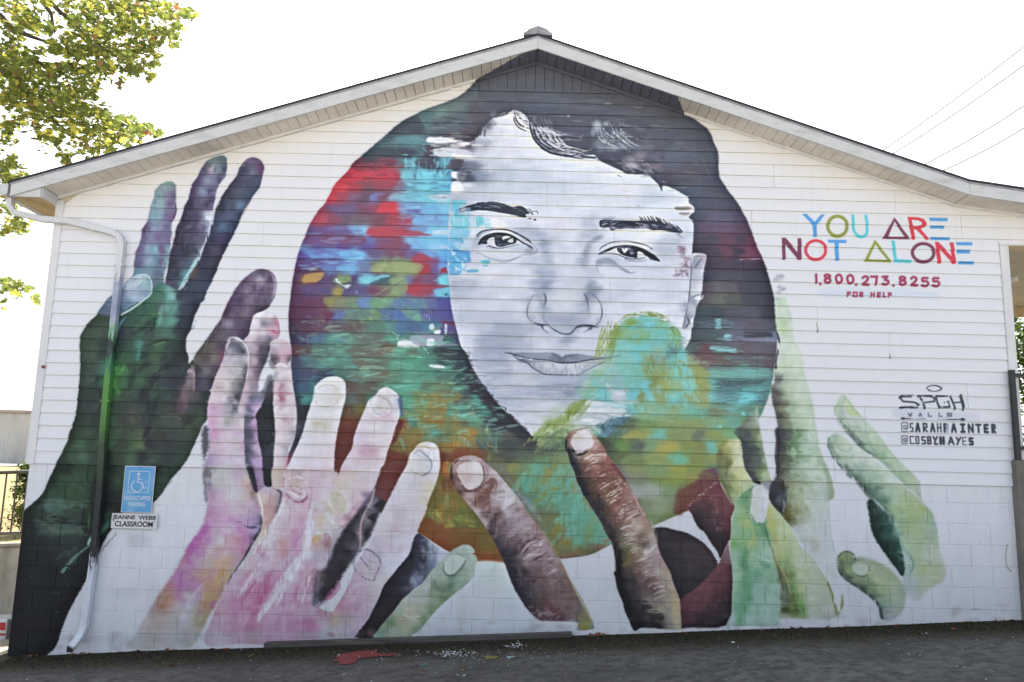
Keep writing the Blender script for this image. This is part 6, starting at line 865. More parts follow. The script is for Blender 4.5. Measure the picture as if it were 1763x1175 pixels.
for i in range(70):
    x=_rs.uniform(0,1);blob(430-x*230+_rs.uniform(-15,15),400+x*190+_rs.uniform(-15,15),1.1,.9,'9c8888',.6)
V(1140,860,4.518)
S=[];rw(360,(515,'8c6c74'),(530,'70444c'));rw(460,(480,'704c52'),(520,'7c5c64'));rw(540,(420,'6c3a40'),(500,'5c2e34'),(540,'43282e'));rw(640,(340,'6c3c42'),(440,'5a3036'),(540,'3c262c'));rw(740,(240,'683a40'),(340,'64363c'),(440,'48282e'),(530,'35262b'));rw(830,(170,'68383f'),(280,'5c3238'),(400,'3c282d'),(520,'2e262a'));rw(930,(190,'54303a'),(300,'342a2e'),(450,'2c2629'));rw(980,(200,'3c3438'),(400,'2e2a2e'))
poly([(515,340),(530,420),(540,480),(552,560),(555,660),(548,800),(540,900),(510,970),(420,1000),(220,1000),(125,1000),(125,880),(140,800),(190,740),(270,690),(350,610),(420,530),(460,460),(490,390)],S,.98,1,2,.07)
dabs([(440,540),(540,600),(500,900),(200,950),(180,800),(340,650)],['70444a','4c2c33','3c2a2f','7c5258'],46,12,5,-45,.4,50)
# ---- copper finger
V(840,840,4.518)
S=[]
def r4(y,*xc): # given in the crop at 960,730 scale 6.527
    for x,c in xc:S.append(((960+x/6.527-840)*4.518,(730+y/6.527-840)*4.518,c))
r4(80,(180,'a08070'),(300,'b8a8a4'));r4(130,(120,'7c5844'),(200,'c4b0a0'),(330,'d0c8cc'),(420,'947c74'));r4(200,(110,'4c3834'),(160,'b89c94'),(280,'c8c0c8'),(400,'b09484'),(470,'8c5c50'));r4(260,(110,'40302c'),(170,'7c5c50'),(260,'ccc8cc'),(420,'b09490'),(500,'7c4c40'));r4(320,(150,'2e2c38'),(210,'a8a0a0'),(310,'a08068'),(400,'8c6454'),(500,'905c4c'));r4(390,(180,'2c2a34'),(260,'785640'),(350,'a88878'),(450,'b49890'),(560,'884c40'));r4(470,(220,'2c2a32'),(310,'6a4434'),(400,'885c4c'),(500,'7c4438'),(620,'7c3c38'));r4(540,(240,'28262c'),(320,'5c3c34'),(420,'844c48'),(540,'784040'),(680,'6c3838'));r4(620,(260,'28262c'),(350,'3c302c'),(430,'6c4838'),(560,'7c5040'),(680,'8c6458'),(740,'6c4038'));r4(700,(280,'28282f'),(360,'4c3832'),(450,'7c5048'),(580,'6c4830'),(700,'9c7c70'),(770,'8c6458'));r4(780,(340,'2c2a30'),(440,'50382c'),(560,'7c6040'),(660,'744c3c'),(770,'8c6c64'),(840,'a08480'));r4(870,(420,'282830'),(500,'4a4038'),(580,'7c5448'),(680,'7c4c40'),(780,'8c6058'),(880,'8c5c54'));r4(960,(460,'2a2c34'),(540,'50382f'),(640,'7c5044'),(740,'886460'),(860,'9a7c74'),(930,'946c64'));r4(1060,(520,'2c2c34'),(620,'5c403c'),(720,'7c5450'),(820,'a4908c'),(920,'9c8074'),(1000,'94746c'))
rw(300,(950,'302c2f'),(1000,'54403a'),(1080,'947468'),(1160,'b0a090'),(1230,'8c7464'));rw(370,(960,'2c2c30'),(1030,'5a4c3f'),(1100,'a09488'),(1190,'786050'),(1260,'9c8c7c'));rw(430,(1000,'3c3a34'),(1070,'606040'),(1130,'948468'),(1210,'5c4c44'),(1280,'988480'));rw(500,(1020,'2a2a2b'),(1090,'645438'),(1150,'8c7c64'),(1220,'b4a89c'),(1310,'9c888c'));rw(570,(1010,'262628'),(1080,'6c6038'),(1160,'74584c'),(1240,'94807c'),(1330,'987c80'));rw(640,(1020,'26262a'),(1090,'48403a'),(1170,'6c4844'),(1250,'8c7070'),(1330,'a09488'),(1390,'948068'));rw(720,(1040,'27272a'),(1120,'34302f'),(1190,'64484c'),(1270,'6c4c4c'),(1350,'988880'),(1420,'a08c78'));rw(800,(1060,'28272a'),(1140,'38303a'),(1210,'60504f'),(1290,'5c4644'),(1370,'98887c'),(1440,'a08c74'));rw(880,(1080,'28272a'),(1160,'2e2c2e'),(1240,'786c64'),(1320,'7c7068'),(1400,'9a8c7c'),(1470,'ac9668'));rw(950,(1110,'2a292c'),(1200,'2c2a2c'),(1290,'7c7264'),(1340,'a89878'),(1400,'8c8480'),(1460,'b49c70'));rw(1020,(1150,'2b2a2d'),(1280,'302e2f'),(1350,'4c4844'),(1400,'84807c'),(1460,'b8a484'));rw(1080,(1180,'2b2a2d'),(1320,'2e2c2d'),(1430,'8c8880'),(1490,'b0a480'))
def C(x,y):return((960+x/6.527-840)*4.518,(730+y/6.527-840)*4.518)
CF=[C(90,200),C(105,120),C(160,80),C(230,60),C(310,60),C(370,90),C(430,140),C(470,190),C(520,260),C(560,340),C(620,430),C(690,520),C(740,600),C(790,680),C(850,770),C(900,850),C(950,940),C(1000,1030),(1230,230),(1290,330),(1330,480),(1370,570),(1420,660),(1450,760),(1490,860),(1500,950),(1505,1080),(1500,1105),(1400,1105),(1350,1100),(1200,1090),(1140,1115),(1100,1040),(1065,960),(1050,890),(1010,800),(990,700),(980,660),(1000,640),(990,560),(975,480),(960,420),(910,340),(880,270),(820,180),(760,80),C(280,790),C(240,660),C(205,560),C(150,440),C(130,340),C(85,290)]
poly(CF,S,soft=1,rough=1.8,g=.06,wx=3,wy=2.5)
V(960,730,6.527)
poly([(140,190),(160,130),(220,75),(300,65),(350,90),(385,150),(410,200),(380,270),(300,295),(280,320),(220,330),(180,280)],[(200,120,'c8b8ac'),(300,110,'d4ccd0'),(350,150,'ccc4cc'),(200,220,'c4b4b8'),(300,230,'ccc4cc'),(240,310,'a8a4ac')],.95,.9,1.2)
for q,w,c,a in[([(140,190),(160,130),(220,78),(300,65)],[3,3.4,3,2],'946c4c',.7),([(385,150),(412,200),(400,260),(330,300)],[2,3,3,2],'a88c78',.7),([(160,280),(200,330),(270,340),(330,310)],[4,6,5,2],'2c2a33',.9),([(95,180),(90,250),(130,310),(160,420),(210,520),(250,640),(320,780)],[3,5,7,8,9,10,9],'27262e',.9),([(290,400),(350,370),(400,340)],4,'c8b0a0',.8),([(350,420),(430,360),(500,330)],3,'c0a898',.7),([(420,430),(480,360),(530,340),(520,400)],4,'b89890',.7),([(230,380),(260,370)],4,'ac9c84',.7),([(250,430),(380,430),(560,450)],4,'8c6848',.5),([(300,530),(380,480),(460,460)],3,'a8806c',.6),([(440,560),(540,500),(640,490)],3,'8c5850',.5),([(560,555),(600,545)],3,'b08c80',.6),([(270,500),(330,560),(420,590)],8,'5c403a',.5),([(480,730),(560,680),(650,640)],[1.5,3,2],'bca898',.85),([(530,710),(600,660)],2,'b8a090',.7),([(550,810),(600,770),(680,730)],[2,3.4,1.6],'b8a48c',.85),([(550,860),(630,820),(710,770)],[1.5,3,1.6],'c0b09c',.85),([(580,900),(620,860),(680,810)],3,'b8a48c',.8),([(570,850),(640,790),(700,750)],4,'5c4428',.6),([(690,600),(700,650),(680,720)],3,'b8a09c',.6),([(720,620),(760,680),(790,720)],4,'b49894',.5),([(690,640),(720,700),(780,690)],2.5,'4c2c2a',.7),([(690,1020),(720,970),(800,920)],[2,3,1.6],'bca49c',.8),([(700,1060),(760,1000),(840,990)],3,'a8847c',.6),([(460,780),(480,870),(520,1000)],8,'34302f',.6),([(480,980),(500,1000)],3,'8c887c',.6),([(840,770),(880,850),(930,960),(990,1040)],3,'b09084',.7),([(600,440),(700,560),(760,640)],5,'6c342f',.6),([(430,210),(480,270),(500,300)],6,'94705f',.6),([(420,270),(460,240)],4,'c4aca8',.7),([(760,1120),(820,1100)],5,'6c3c3a',.6),([(750,1090),(850,1060)],4,'c0b0ac',.7)]:st(q,w,c,a,1,.15)
V(840,840,4.518)
for q,w,c,a in[([(1040,360),(1110,300),(1150,260)],4,'b49c94',.6),([(1030,380),(1100,360),(1170,350)],3,'c0b0ac',.6),([(1120,300),(1190,290)],4,'a8887c',.6),([(1180,380),(1210,430)],8,'4c3c38',.6),([(1200,510),(1260,490),(1310,440)],6,'c0b0ac',.6),([(1050,400),(1100,430),(1070,500),(1050,560)],9,'5c5a38',.55),([(1050,600),(1110,560),(1080,490)],7,'786438',.6),([(1230,560),(1330,520)],5,'6c484a',.5),([(1250,640),(1250,700)],5,'a08484',.5),([(1300,780),(1240,740),(1200,700)],12,'5c3c40',.5),([(1220,900),(1260,960),(1340,1000)],[12,16,14],'2a2a2c',.6),([(1470,880),(1450,960),(1460,1060)],9,'b89c68',.6),([(1310,940),(1360,920)],9,'a89478',.6),([(1260,240),(1300,340),(1320,440)],3,'a4907c',.6),([(1360,620),(1430,760),(1450,860)],6,'a89070',.5),([(980,420),(1010,520),(1010,640),(1050,780),(1100,950)],[5,8,9,12,14],'262628',.7)]:st(q,w,c,a,2,.2)
dabs([(960,150),(1180,150),(1330,500),(1450,850),(1300,850),(1100,600),(1020,400)],['a8948c','7c5c54','b8a89c','6c4c44','947c70','988060'],120,12,5,-30,.4,50)
V(960,730,6.527)
dabs([(260,360),(560,400),(940,980),(620,1000),(360,640)],['9c7468','6c4038','a88878','84544a','5c3c34'],80,14,4,-35,.45,20)
V(960,730,6.527)
for q,w in[([(330,470),(420,430),(520,420)],2.4),([(400,560),(500,520),(600,480)],2),([(420,620),(540,560),(640,540)],2.4),([(470,690),(560,640),(660,600)],3),([(520,760),(620,700),(690,660)],2.6),([(560,830),(650,770),(730,720)],3),([(600,890),(690,830),(770,790)],2.4),([(660,960),(740,910),(840,860)],2.6),([(690,1030),(790,960),(880,930)],3),([(760,1080),(850,1030),(930,1000)],3),([(330,330),(420,350),(500,330)],2.4)]:
    st(q,w,'ccb4a4',.6,.7,.5);st([(x+6,y+16)for x,y in q],w*.8,'4c2c28',.45,.8,.4)
V(840,840,4.518)
for i in range(26):
    t=i/25.;x=1010+t*300+_rs.uniform(-20,20);y=330+t*520+_rs.uniform(-30,30);st([(x,y),(x+50,y-24),(x+95,y-34)],_rs.uniform(1.6,4),['c8b4ac','b8a090','5c403c','d0c0b8'][i%4],.5,.9,.45)
for i in range(24):
    t=i/23.;x=120+t*380+_rs.uniform(-30,30);y=110+t*640+_rs.uniform(-30,30);st([(x,y),(x+45,y-30),(x+85,y-48)],_rs.uniform(1.6,4),['b8a4a8','c8b8c0','6c4c4c','a48c90'][i%4],.45,.9,.45)
V(320,800,4.518)
for q,w,c in[([(520,690),(620,520),(720,380),(770,250)],5,'dcd4de'),([(430,1000),(540,820),(640,680)],5,'d4c8d6'),([(700,1100),(800,900),(900,740),(960,560),(1000,380)],7,'dedbe6'),([(600,1150),(700,1000),(760,880)],4,'d8ccd8'),([(880,1120),(930,980),(960,860)],4,'d4ccd8'),([(420,1100),(500,960),(580,860)],5,'a85c80'),([(560,1100),(620,980),(640,880)],8,'b04c78'),([(820,1100),(860,980),(880,880)],5,'b06890')]:st(q,w,c,.6,2.2,.4)
# ---- green hands at the right
V(1300,460,6.527)
S=[]
poly([(215,370),(270,345),(345,345),(375,440),(400,520),(415,600),(425,700),(435,780),(440,850),(480,880),(505,940),(520,1000),(540,1080),(550,1175),(640,1500),(700,1900),(760,2130),(850,2350),(880,2600),(600,2600),(380,2400),(260,2350),(240,2200),(250,2000),(255,1800),(240,1700),(200,1560),(190,1500),(180,1350),(215,1300),(210,1200),(225,1120),(250,1000),(260,850),(240,700),(225,560),(220,450)],
 [(260,380,'9cb49c'),(330,380,'b4ccac'),(240,440,'a4bca0'),(340,440,'b8ccb4'),(260,520,'a4b8a4'),(370,540,'b0c0b8'),(280,620,'9cb888'),(380,640,'b4c8b0'),(290,700,'a4bc90'),(400,720,'b8cab4'),(280,780,'b0bcb4'),(380,800,'b4c8b0'),(320,860,'bccbb8'),(440,880,'c4d0bc'),(300,960,'aabcac'),(400,960,'b4c8ac'),(490,970,'bccbb8'),(290,1060,'a8bca0'),(380,1060,'b0c8a8'),(480,1060,'c0ccbc'),(280,1130,'b0c4a0'),(450,1140,'b8cab4'),
  (230,1250,'5c5c60'),(300,1250,'9cb09c'),(400,1250,'a8c0a0'),(520,1260,'b8ccb4'),(230,1400,'4c4a4c'),(280,1380,'7c8878'),(360,1400,'a0b890'),(480,1420,'b4c8b0'),(580,1400,'b8ccb8'),(210,1520,'504c4c'),(300,1540,'6c6c58'),(400,1560,'8ca888'),(540,1580,'b0c8a8'),(260,1650,'4c4844'),(320,1640,'74785c'),(420,1680,'9cb494'),(560,1700,'a8c4a0'),(620,1720,'b4c8b0'),(270,1800,'5a5658'),(350,1800,'6c7460'),(450,1820,'a4b898'),(600,1830,'a8c4a4'),(270,1940,'48464c'),(360,1940,'5a8050'),(450,1950,'a0b09c'),(620,1960,'a8c0a0')],soft=1.3,rough=2.4,g=.05,wx=4,wy=3,pl=5)
V(1140,740,4.518)
S=[];rw(40,(920,'3c3c44'),(980,'4c5450'),(1040,'5a8050'),(1090,'8ca88c'),(1150,'b4c8b8'));rw(140,(920,'343840'),(990,'4a6a48'),(1060,'5c8050'),(1100,'9cb49c'),(1160,'a8c0a8'),(1190,'b0c4b0'));rw(240,(920,'3c4038'),(980,'565c48'),(1050,'74886c'),(1110,'8cac8c'),(1180,'a0bca0'),(1210,'b0c4b0'));rw(340,(920,'444640'),(980,'5c6050'),(1050,'8ca488'),(1130,'98b498'),(1220,'a8c0a8'),(1260,'acc4ac'));rw(440,(900,'3c3c3c'),(940,'404038'),(970,'8c9c74'),(1040,'98ac84'),(1120,'a4bca0'),(1240,'acc0b0'));rw(540,(880,'3a3c40'),(930,'4c545c'),(975,'7c8458'),(1050,'94a47c'),(1130,'acbca8'),(1250,'b0c4b8'));rw(620,(920,'34343c'),(960,'54543c'),(1020,'84885c'),(1100,'a0a888'),(1200,'b0c0b4'),(1280,'b8c8c0'));rw(690,(960,'54502f'),(1020,'6c6c44'),(1080,'98a08c'),(1180,'b4c0b8'),(1280,'b8c4c4'));rw(780,(1030,'a8b0ac'),(1120,'b4bfbc'),(1240,'b8c0c4'),(1300,'bcc4ca'));rw(900,(1100,'b8bec4'),(1180,'a8a894'),(1220,'bcc4c4'),(1300,'bfc6cc'));rw(1000,(1180,'bec2ca'),(1280,'c0c8cc'))
poly([(895,0),(1180,0),(1190,110),(1200,220),(1240,300),(1275,400),(1285,500),(1300,620),(1310,740),(1320,850),(1340,950),(1360,1020),(1360,1175),(1220,1040),(1120,950),(1060,830),(980,740),(935,670),(880,620),(850,560),(850,480),(870,400),(900,320),(890,240),(905,120)],S,.97,2,3,.04)
st([(895,0),(900,100),(890,220),(900,310),(870,400),(860,480)],[8,9,9,8,7,5],'35343c',.8,2,.2)
st([(1285,600),(1305,740),(1325,880),(1345,960)],1.2,'9cacac',.5,.8);st([(1320,860),(1345,970)],1.6,'787c88',.5,.9)
st([(1285,420),(1295,560),(1300,680)],2.5,'9cb8a4',.5,1)
V(1300,460,6.527)
st([(235,720),(255,780),(262,850),(258,920),(240,1000),(225,1080),(230,1130)],[3,4,4.4,4,3.6,4,4],'3c3e4c',.9,1.2,.3)
for x,y in[(250,100),(300,105),(230,140),(270,220),(300,250),(260,280),(240,350),(290,95),(320,240)]:blob(x,y,5,3.4,'8c909c',.55)
st([(505,940),(528,1000)],1.4,'8c9c8c',.7)
V(1140,740,4.518)
# narrow dark finger and yellow-green one left of it
S=[];rw(-100,(640,'5c605c'),(700,'7c8878'),(750,'a8b8a0'));rw(40,(660,'404448'),(720,'64704c'),(760,'9cb08c'));rw(130,(650,'333840'),(720,'3c463c'),(770,'7c946c'));rw(240,(660,'3a3c42'),(740,'4c544c'),(790,'8ca47c'));rw(340,(680,'3c3a3c'),(760,'64784c'),(810,'94ac78'));rw(400,(720,'34303a'),(800,'8c9c7c'))
poly([(560,20),(620,-40),(700,-120),(740,-180),(752,-60),(775,60),(790,160),(815,260),(835,350),(845,410),(760,425),(720,415),(680,370),(645,310),(625,240),(612,100)],S,.97,1.4,2.2,.06)
S=[];rw(100,(450,'7c8034'),(520,'b4b478'),(590,'c4c89c'));rw(180,(440,'6a6c38'),(500,'8c8c50'),(570,'c0c494'));rw(260,(440,'5c6444'),(500,'64683c'),(560,'b8bc88'),(610,'c0c488'));rw(350,(470,'606850'),(520,'7c8450'),(580,'b4b870'),(650,'b4bc84'));rw(440,(500,'5c643c'),(550,'a0a868'),(620,'b4c08c'),(690,'a4bc80'));rw(520,(520,'68704c'),(560,'8c9c6c'),(600,'8cb080'))
poly([(480,90),(540,78),(605,85),(612,140),(625,220),(640,300),(680,370),(715,430),(660,480),(620,540),(560,590),(520,530),(480,460),(450,390),(430,300),(422,220),(440,140)],S,.97,1.3,2.2,.06)
st([(425,200),(430,270),(455,380),(500,470),(540,560)],5,'5c6038',.6,2,.3);st([(500,180),(510,260),(490,360)],7,'54582c',.5,2,.4);st([(520,560),(545,590)],3,'8c9098',.5,1)
poly([(770,410),(850,400),(870,440),(840,490),(820,470)],'7c8090',.7,1.6,2);st([(700,395),(740,405),(765,420)],5,'2e2c36',.9,1)
S=[];rw(440,(870,'40404a'),(930,'3c3a34'));rw(540,(860,'34343e'),(930,'545c64'),(960,'444a4c'));rw(620,(900,'2e3038'),(950,'3a3c44'))
poly([(860,400),(940,390),(960,470),(970,560),(965,600),(940,670),(900,620),(850,570),(830,500)],S,.95,1.4,2,.06);st([(945,540),(950,600),(938,640)],3,'8c98a0',.6,1.2)
poly([(940,660),(965,600),(990,580),(1010,660),(1000,720),(970,730)],'5c5830',.8,2,3)
dabs([(970,420),(1160,420),(1150,560),(1090,700),(980,700)],['8c9468','6c6c44','a4b090','7c8450'],44,14,4,80,.4,40)
dabs([(1000,20),(1180,20),(1260,380),(1000,380),(960,200)],['9cb89c','74946c','b8ccb8','5c7c54','a4bca4'],80,14,6,20,.35,60)
dabs([(900,20),(1000,20),(1010,340),(910,380)],['33343a','4a5048','5c5c4c'],26,12,5,20,.45,60)
# front green finger with pale nail
V(1140,860,4.518)
S=[];rw(-80,(690,'5c8c64'),(720,'8cac94'));rw(0,(620,'6c9c74'),(660,'5c8c5c'),(720,'a4b8a4'),(780,'c0c0cc'),(850,'a4b880'));rw(80,(560,'84ac84'),(620,'8cac74'),(670,'5c8c5c'),(720,'b4c0a8'),(790,'bcbccb'),(840,'b0b468'),(900,'a4b87c'));rw(180,(560,'74a078'),(620,'8ca868'),(680,'94ac5c'),(720,'6c9c78'),(770,'6c9c7c'),(850,'b0b060'),(930,'a8bc84'),(990,'b0c094'));rw(260,(560,'7ca480'),(640,'7ca474'),(720,'64946c'),(790,'4f8060'),(850,'98a860'),(930,'acc088'),(1020,'b0c494'));rw(340,(550,'749c58'),(620,'6c9c68'),(690,'a0ac64'),(760,'84b090'),(820,'7cac8c'),(880,'b0ac64'),(960,'a8bc80'),(1060,'b4c49c'));rw(420,(550,'84ac8c'),(640,'5c9068'),(720,'8cb08c'),(800,'94bca4'),(870,'8cb49c'),(900,'b4a85c'),(950,'94b070'),(1040,'b0c498'),(1130,'b4c4a4'))
rw(500,(560,'8cb494'),(640,'5c8c68'),(720,'84b088'),(800,'6c9c7c'),(860,'84b094'),(900,'7c7c44'),(950,'7cA464'.lower()),(1040,'b0c498'),(1160,'b0c4a0'),(1220,'b8c8b4'));rw(590,(570,'8cb490'),(650,'64946c'),(740,'64987c'),(820,'78a888'),(870,'7cac90'),(920,'6a6440'),(980,'6c7c44'),(1060,'acc090'),(1160,'b0c4a0'),(1270,'a8b890'));rw(680,(570,'7cac80'),(650,'5c9068'),(740,'88b4a0'),(830,'90bca8'),(900,'90b8a0'),(930,'5c5840'),(1000,'5a8448'),(1080,'a8b880'),(1180,'b4c4a8'),(1290,'b0bca0'));rw(760,(570,'6ca078'),(660,'5c946c'),(740,'94b8a8'),(840,'90bca8'),(890,'94bca8'),(930,'64605c'),(1000,'586c38'),(1070,'84a468'),(1180,'b8c4ac'),(1300,'b4bca4'));rw(850,(570,'6ca47c'),(640,'60986c'),(700,'8cb4a0'),(800,'98c0b4'),(890,'94bcac'),(940,'5a5638'),(1020,'54682c'),(1080,'64904c'),(1160,'a8b89c'),(1280,'bcc0b8'));rw(930,(550,'a0bcb8'),(600,'64a070'),(680,'98bcb0'),(800,'a4c4bc'),(890,'9cc0b0'),(950,'a8a490'),(1060,'a8a888'),(1160,'bcbebc'))
poly([(690,-90),(720,-110),(770,-105),(820,-60),(835,10),(880,70),(940,140),(1000,210),(1040,280),(1080,370),(1150,430),(1200,490),(1250,570),(1300,660),(1330,760),(1350,850),(1370,910),(1330,930),(1200,940),(1050,930),(920,930),(905,985),(700,985),(560,985),(530,960),(545,880),(545,760),(550,640),(545,520),(535,450),(530,380),(535,280),(545,180),(555,100),(580,20),(620,-40)],S,soft=1.1,rough=2,g=.045,wx=4,wy=3)
poly([(700,-60),(720,-100),(770,-105),(815,-60),(828,0),(820,80),(805,150),(780,190),(740,185),(700,160),(680,120),(685,30)],[(730,-50,'bcc0b8'),(780,-40,'c4c4d0'),(720,60,'b4bcac'),(780,60,'c4c0d2'),(790,130,'bcbcc8'),(730,140,'b8c0b4')],.95,1.2,1.4)
for q,w,c,a in[([(690,120),(720,170),(790,190),(810,250),(830,330),(860,400),(880,480)],[2,2.4,2,2.4,2,1.6,1.4],'3f6c50',.7),([(700,-50),(685,30),(680,110)],2,'4c7c5c',.6),([(720,190),(780,210),(800,290)],8,'54845f',.5),([(750,470),(800,520),(860,510)],6,'5c8c6c',.5),([(650,360),(640,480),(660,560)],8,'54845c',.45),([(740,440),(800,470),(870,480)],4,'b4d0c0',.6),([(885,420),(905,490),(960,600),(1000,740)],[3,4,3,2],'b0a45c',.6),([(830,60),(840,180),(870,320)],6,'b0b054',.5),([(660,140),(700,240),(720,320)],5,'a0b068',.5),([(885,500),(920,580),(950,680),(980,780)],[3,8,10,10],'5c5640',.6),([(930,850),(1000,860),(1090,890)],9,'545a2c',.6),([(1050,720),(1080,800),(1110,900)],6,'4f8438',.4),([(1290,650),(1330,760),(1355,870),(1365,905)],[3,5,5,3],'7c8838',.75),([(1400,740),(1400,820),(1370,890)],[2,5,3],'7c8834',.75),([(1365,900),(1370,945)],1.6,'5c4c3c',.8),([(920,920),(930,980)],1.6,'5c4c44',.7),([(530,920),(510,990),(530,1020)],[3,6,3],'a4bcc0',.9),([(545,520),(555,660),(548,840)],2,'b0c8bc',.5),([(880,610),(905,720),(912,880)],1.6,'a8ccc0',.6)]:st(q,w,c,a,1.8,.2)
dabs([(560,100),(680,100),(860,450),(890,900),(560,900)],['5c9068','8cb48c','a0c0a8','74a47c','649870'],80,18,7,75,.35,25)
dabs([(860,150),(1000,250),(1250,650),(1280,900),(1000,880)],['b4c49c','98b070','bccab0','a8bc80'],60,18,7,60,.35,30)
# far right hand
V(1380,660,4.518)
S=[];rw(110,(320,'b0c4a8'));rw(160,(280,'a4bca0'),(340,'b4cc98'));rw(220,(260,'a8bca4'),(310,'9cacac'),(380,'b4c88c'),(430,'acc084'));rw(280,(300,'94a890'),(380,'b8c4c4'),(460,'b4c0bc'));rw(340,(330,'8ca48c'),(420,'94a894'),(500,'acc8ac'),(560,'b0c8b0'));rw(410,(370,'5c6c6c'),(460,'94a894'),(540,'b0c8a8'),(600,'a4bca0'));rw(480,(450,'5a7068'),(540,'94b08c'),(620,'a8bc9c'));rw(560,(540,'64786c'),(620,'84a480'),(690,'acc4a0'));rw(640,(660,'7c9880'),(740,'a4bc9c'),(800,'b0c4a8'));rw(720,(750,'8ca888'),(830,'9cb48c'),(890,'acbc9c'));rw(800,(820,'98b090'),(880,'a0b494'),(920,'a8b8a0'));rw(870,(880,'94a89c'),(920,'a0b09c'))
poly([(270,160),(300,105),(335,88),(370,130),(410,190),(450,240),(500,290),(560,350),(600,400),(650,470),(720,560),(800,640),(860,700),(905,750),(920,830),(935,900),(900,880),(840,830),(770,760),(700,690),(640,630),(570,575),(500,540),(440,490),(380,420),(330,370),(290,290),(255,230),(250,190)],S,**{**KW,'soft':1.4})
S=[];rw(430,(240,'9cb49c'),(300,'b4c8a4'));rw(500,(220,'7c9484'),(290,'aac09c'),(350,'b4c8b0'),(420,'b8c8b8'));rw(580,(260,'6c8074'),(340,'a0b49c'),(430,'b4c4b4'),(540,'b8c8b8'));rw(660,(330,'5c7068'),(420,'84a090'),(520,'a4b8a0'),(640,'b0c8b0'));rw(740,(410,'54685c'),(500,'7c9c80'),(600,'94ac90'),(700,'b8c8bc'),(780,'b8c4bc'));rw(820,(490,'44584f'),(570,'5c7868'),(660,'94b098'),(760,'a8bc9c'),(840,'a0b494'));rw(900,(540,'3c5048'),(620,'5c7c68'),(720,'94b08c'),(800,'9cb084'),(900,'a0b088'),(970,'a4b4a0'));rw(980,(620,'4c6c5c'),(720,'84a070'),(820,'90a874'),(920,'98ac70'),(1010,'94ac84'));rw(1060,(680,'34504a'),(760,'84a478'),(860,'90a86c'),(960,'94ac8c'),(1040,'94b094'));rw(1150,(720,'5c8078'),(800,'8ca878'),(900,'98ac78'),(1000,'98ac94'),(1060,'98b49c'));rw(1250,(760,'8ca898'),(860,'90ac7c'),(980,'a4b49c'),(1070,'a0b498'));rw(1350,(800,'94acA0'.lower()),(900,'98ac84'),(1000,'acbca4'),(1090,'b0bca8'));rw(1450,(820,'94b0a4'),(920,'9cb07c'),(1040,'a8b88c'),(1100,'b4bca8'));rw(1550,(840,'a4b8b8'),(940,'a8b898'),(1040,'b0ba98'));rw(1650,(860,'b0bcc0'),(960,'b8c0b4'))
poly([(210,420),(250,390),(290,395),(340,430),(400,480),(470,520),(540,570),(600,620),(680,680),(740,730),(800,790),(860,840),(920,890),(970,950),(1020,1010),(1045,1100),(1065,1200),(1080,1330),(1120,1420),(1125,1500),(1080,1560),(1000,1600),(960,1640),(900,1700),(830,1640),(800,1560),(790,1440),(770,1330),(740,1240),(700,1150),(690,1060),(640,980),(560,900),(500,850),(440,770),(380,720),(320,650),(260,590),(220,530),(200,470)],S,soft=1.8,rough=2,g=.04)
S=[];rw(940,(550,'2c423c'),(620,'46605c'));rw(1040,(570,'263a35'),(640,'34504a'),(690,'54787c'));rw(1150,(600,'20342f'),(680,'2c4a42'),(740,'4c7464'));rw(1280,(640,'22352f'),(700,'26443a'),(760,'385a4c'));rw(1380,(700,'263c36'),(770,'30504a'));rw(1470,(750,'2c423c'))
poly([(512,925),(540,900),(590,930),(640,980),(690,1050),(740,1150),(770,1240),(790,1330),(805,1420),(800,1480),(780,1500),(720,1420),(660,1340),(590,1240),(550,1160),(530,1050)],S,1,1.3,2,.06)
for q,w,c,a in[([(320,110),(310,170),(330,230),(370,260),(440,275),(480,270)],[1.6,1.6,2.6,3.4,3,1.5],'b8c0cc',.85),([(330,110),(310,170),(320,230),(350,270)],1.2,'74888c',.6),([(340,120),(400,190),(450,245)],1,'8ca080',.6),([(300,290),(350,350),(430,420),(480,500),(560,570)],[2,3,4,4,3],'54686a',.6),([(255,190),(260,250),(300,330)],1.4,'7c9480',.6),([(210,420),(205,480),(240,570),(300,640)],[1.6,2.4,3,4],'4c6460',.65),([(290,630),(360,710),(440,770),(520,870),(560,910)],[4,6,7,7,4],'485c54',.6),([(265,400),(265,460),(290,510),(350,530),(385,500),(370,480)],1.6,'7c9494',.7),([(250,400),(260,440)],1.2,'7c9494',.6),([(220,480),(260,540),(300,570)],2,'748c7c',.5),([(440,600),(490,630),(500,580)],2.5,'8ca498',.5),([(570,920),(610,950),(640,990)],2.4,'a8bcbc',.8),([(700,700),(780,780),(860,840),(910,890)],4,'bfc8ca',.7),([(905,750),(920,800),(925,880)],2,'8ca08c',.6),([(900,890),(940,930),(960,950)],2.6,'a8b4b8',.6),([(640,640),(740,720),(820,800),(880,860)],5,'84a084',.5),([(690,1060),(740,1130),(790,1260),(840,1380)],3,'5c8c88',.6),([(960,950),(1010,1020),(1040,1110),(1055,1200)],3,'84a48c',.5),([(800,1500),(810,1560),(830,1640)],4,'a8b4c0',.6),([(820,1300),(870,1400),(850,1480)],4,'5c7c74',.5)]:st(q,w,c,a,1.3,.1)
dabs([(600,680),(860,860),(1020,1020),(1060,1400),(800,1400),(680,1000)],['94ac7c','a4b890','7c9c70','b4c4b4','8ca884'],90,20,8,60,.35,30)
dabs([(300,280),(540,350),(820,700),(700,650),(400,440)],['a8bc9c','7c9484','b4c8b0'],40,12,5,45,.4,40)
dabs([(260,460),(500,560),(760,760),(560,800),(340,640)],['a8bca4','84a088','bccabc'],40,14,6,40,.4,40)
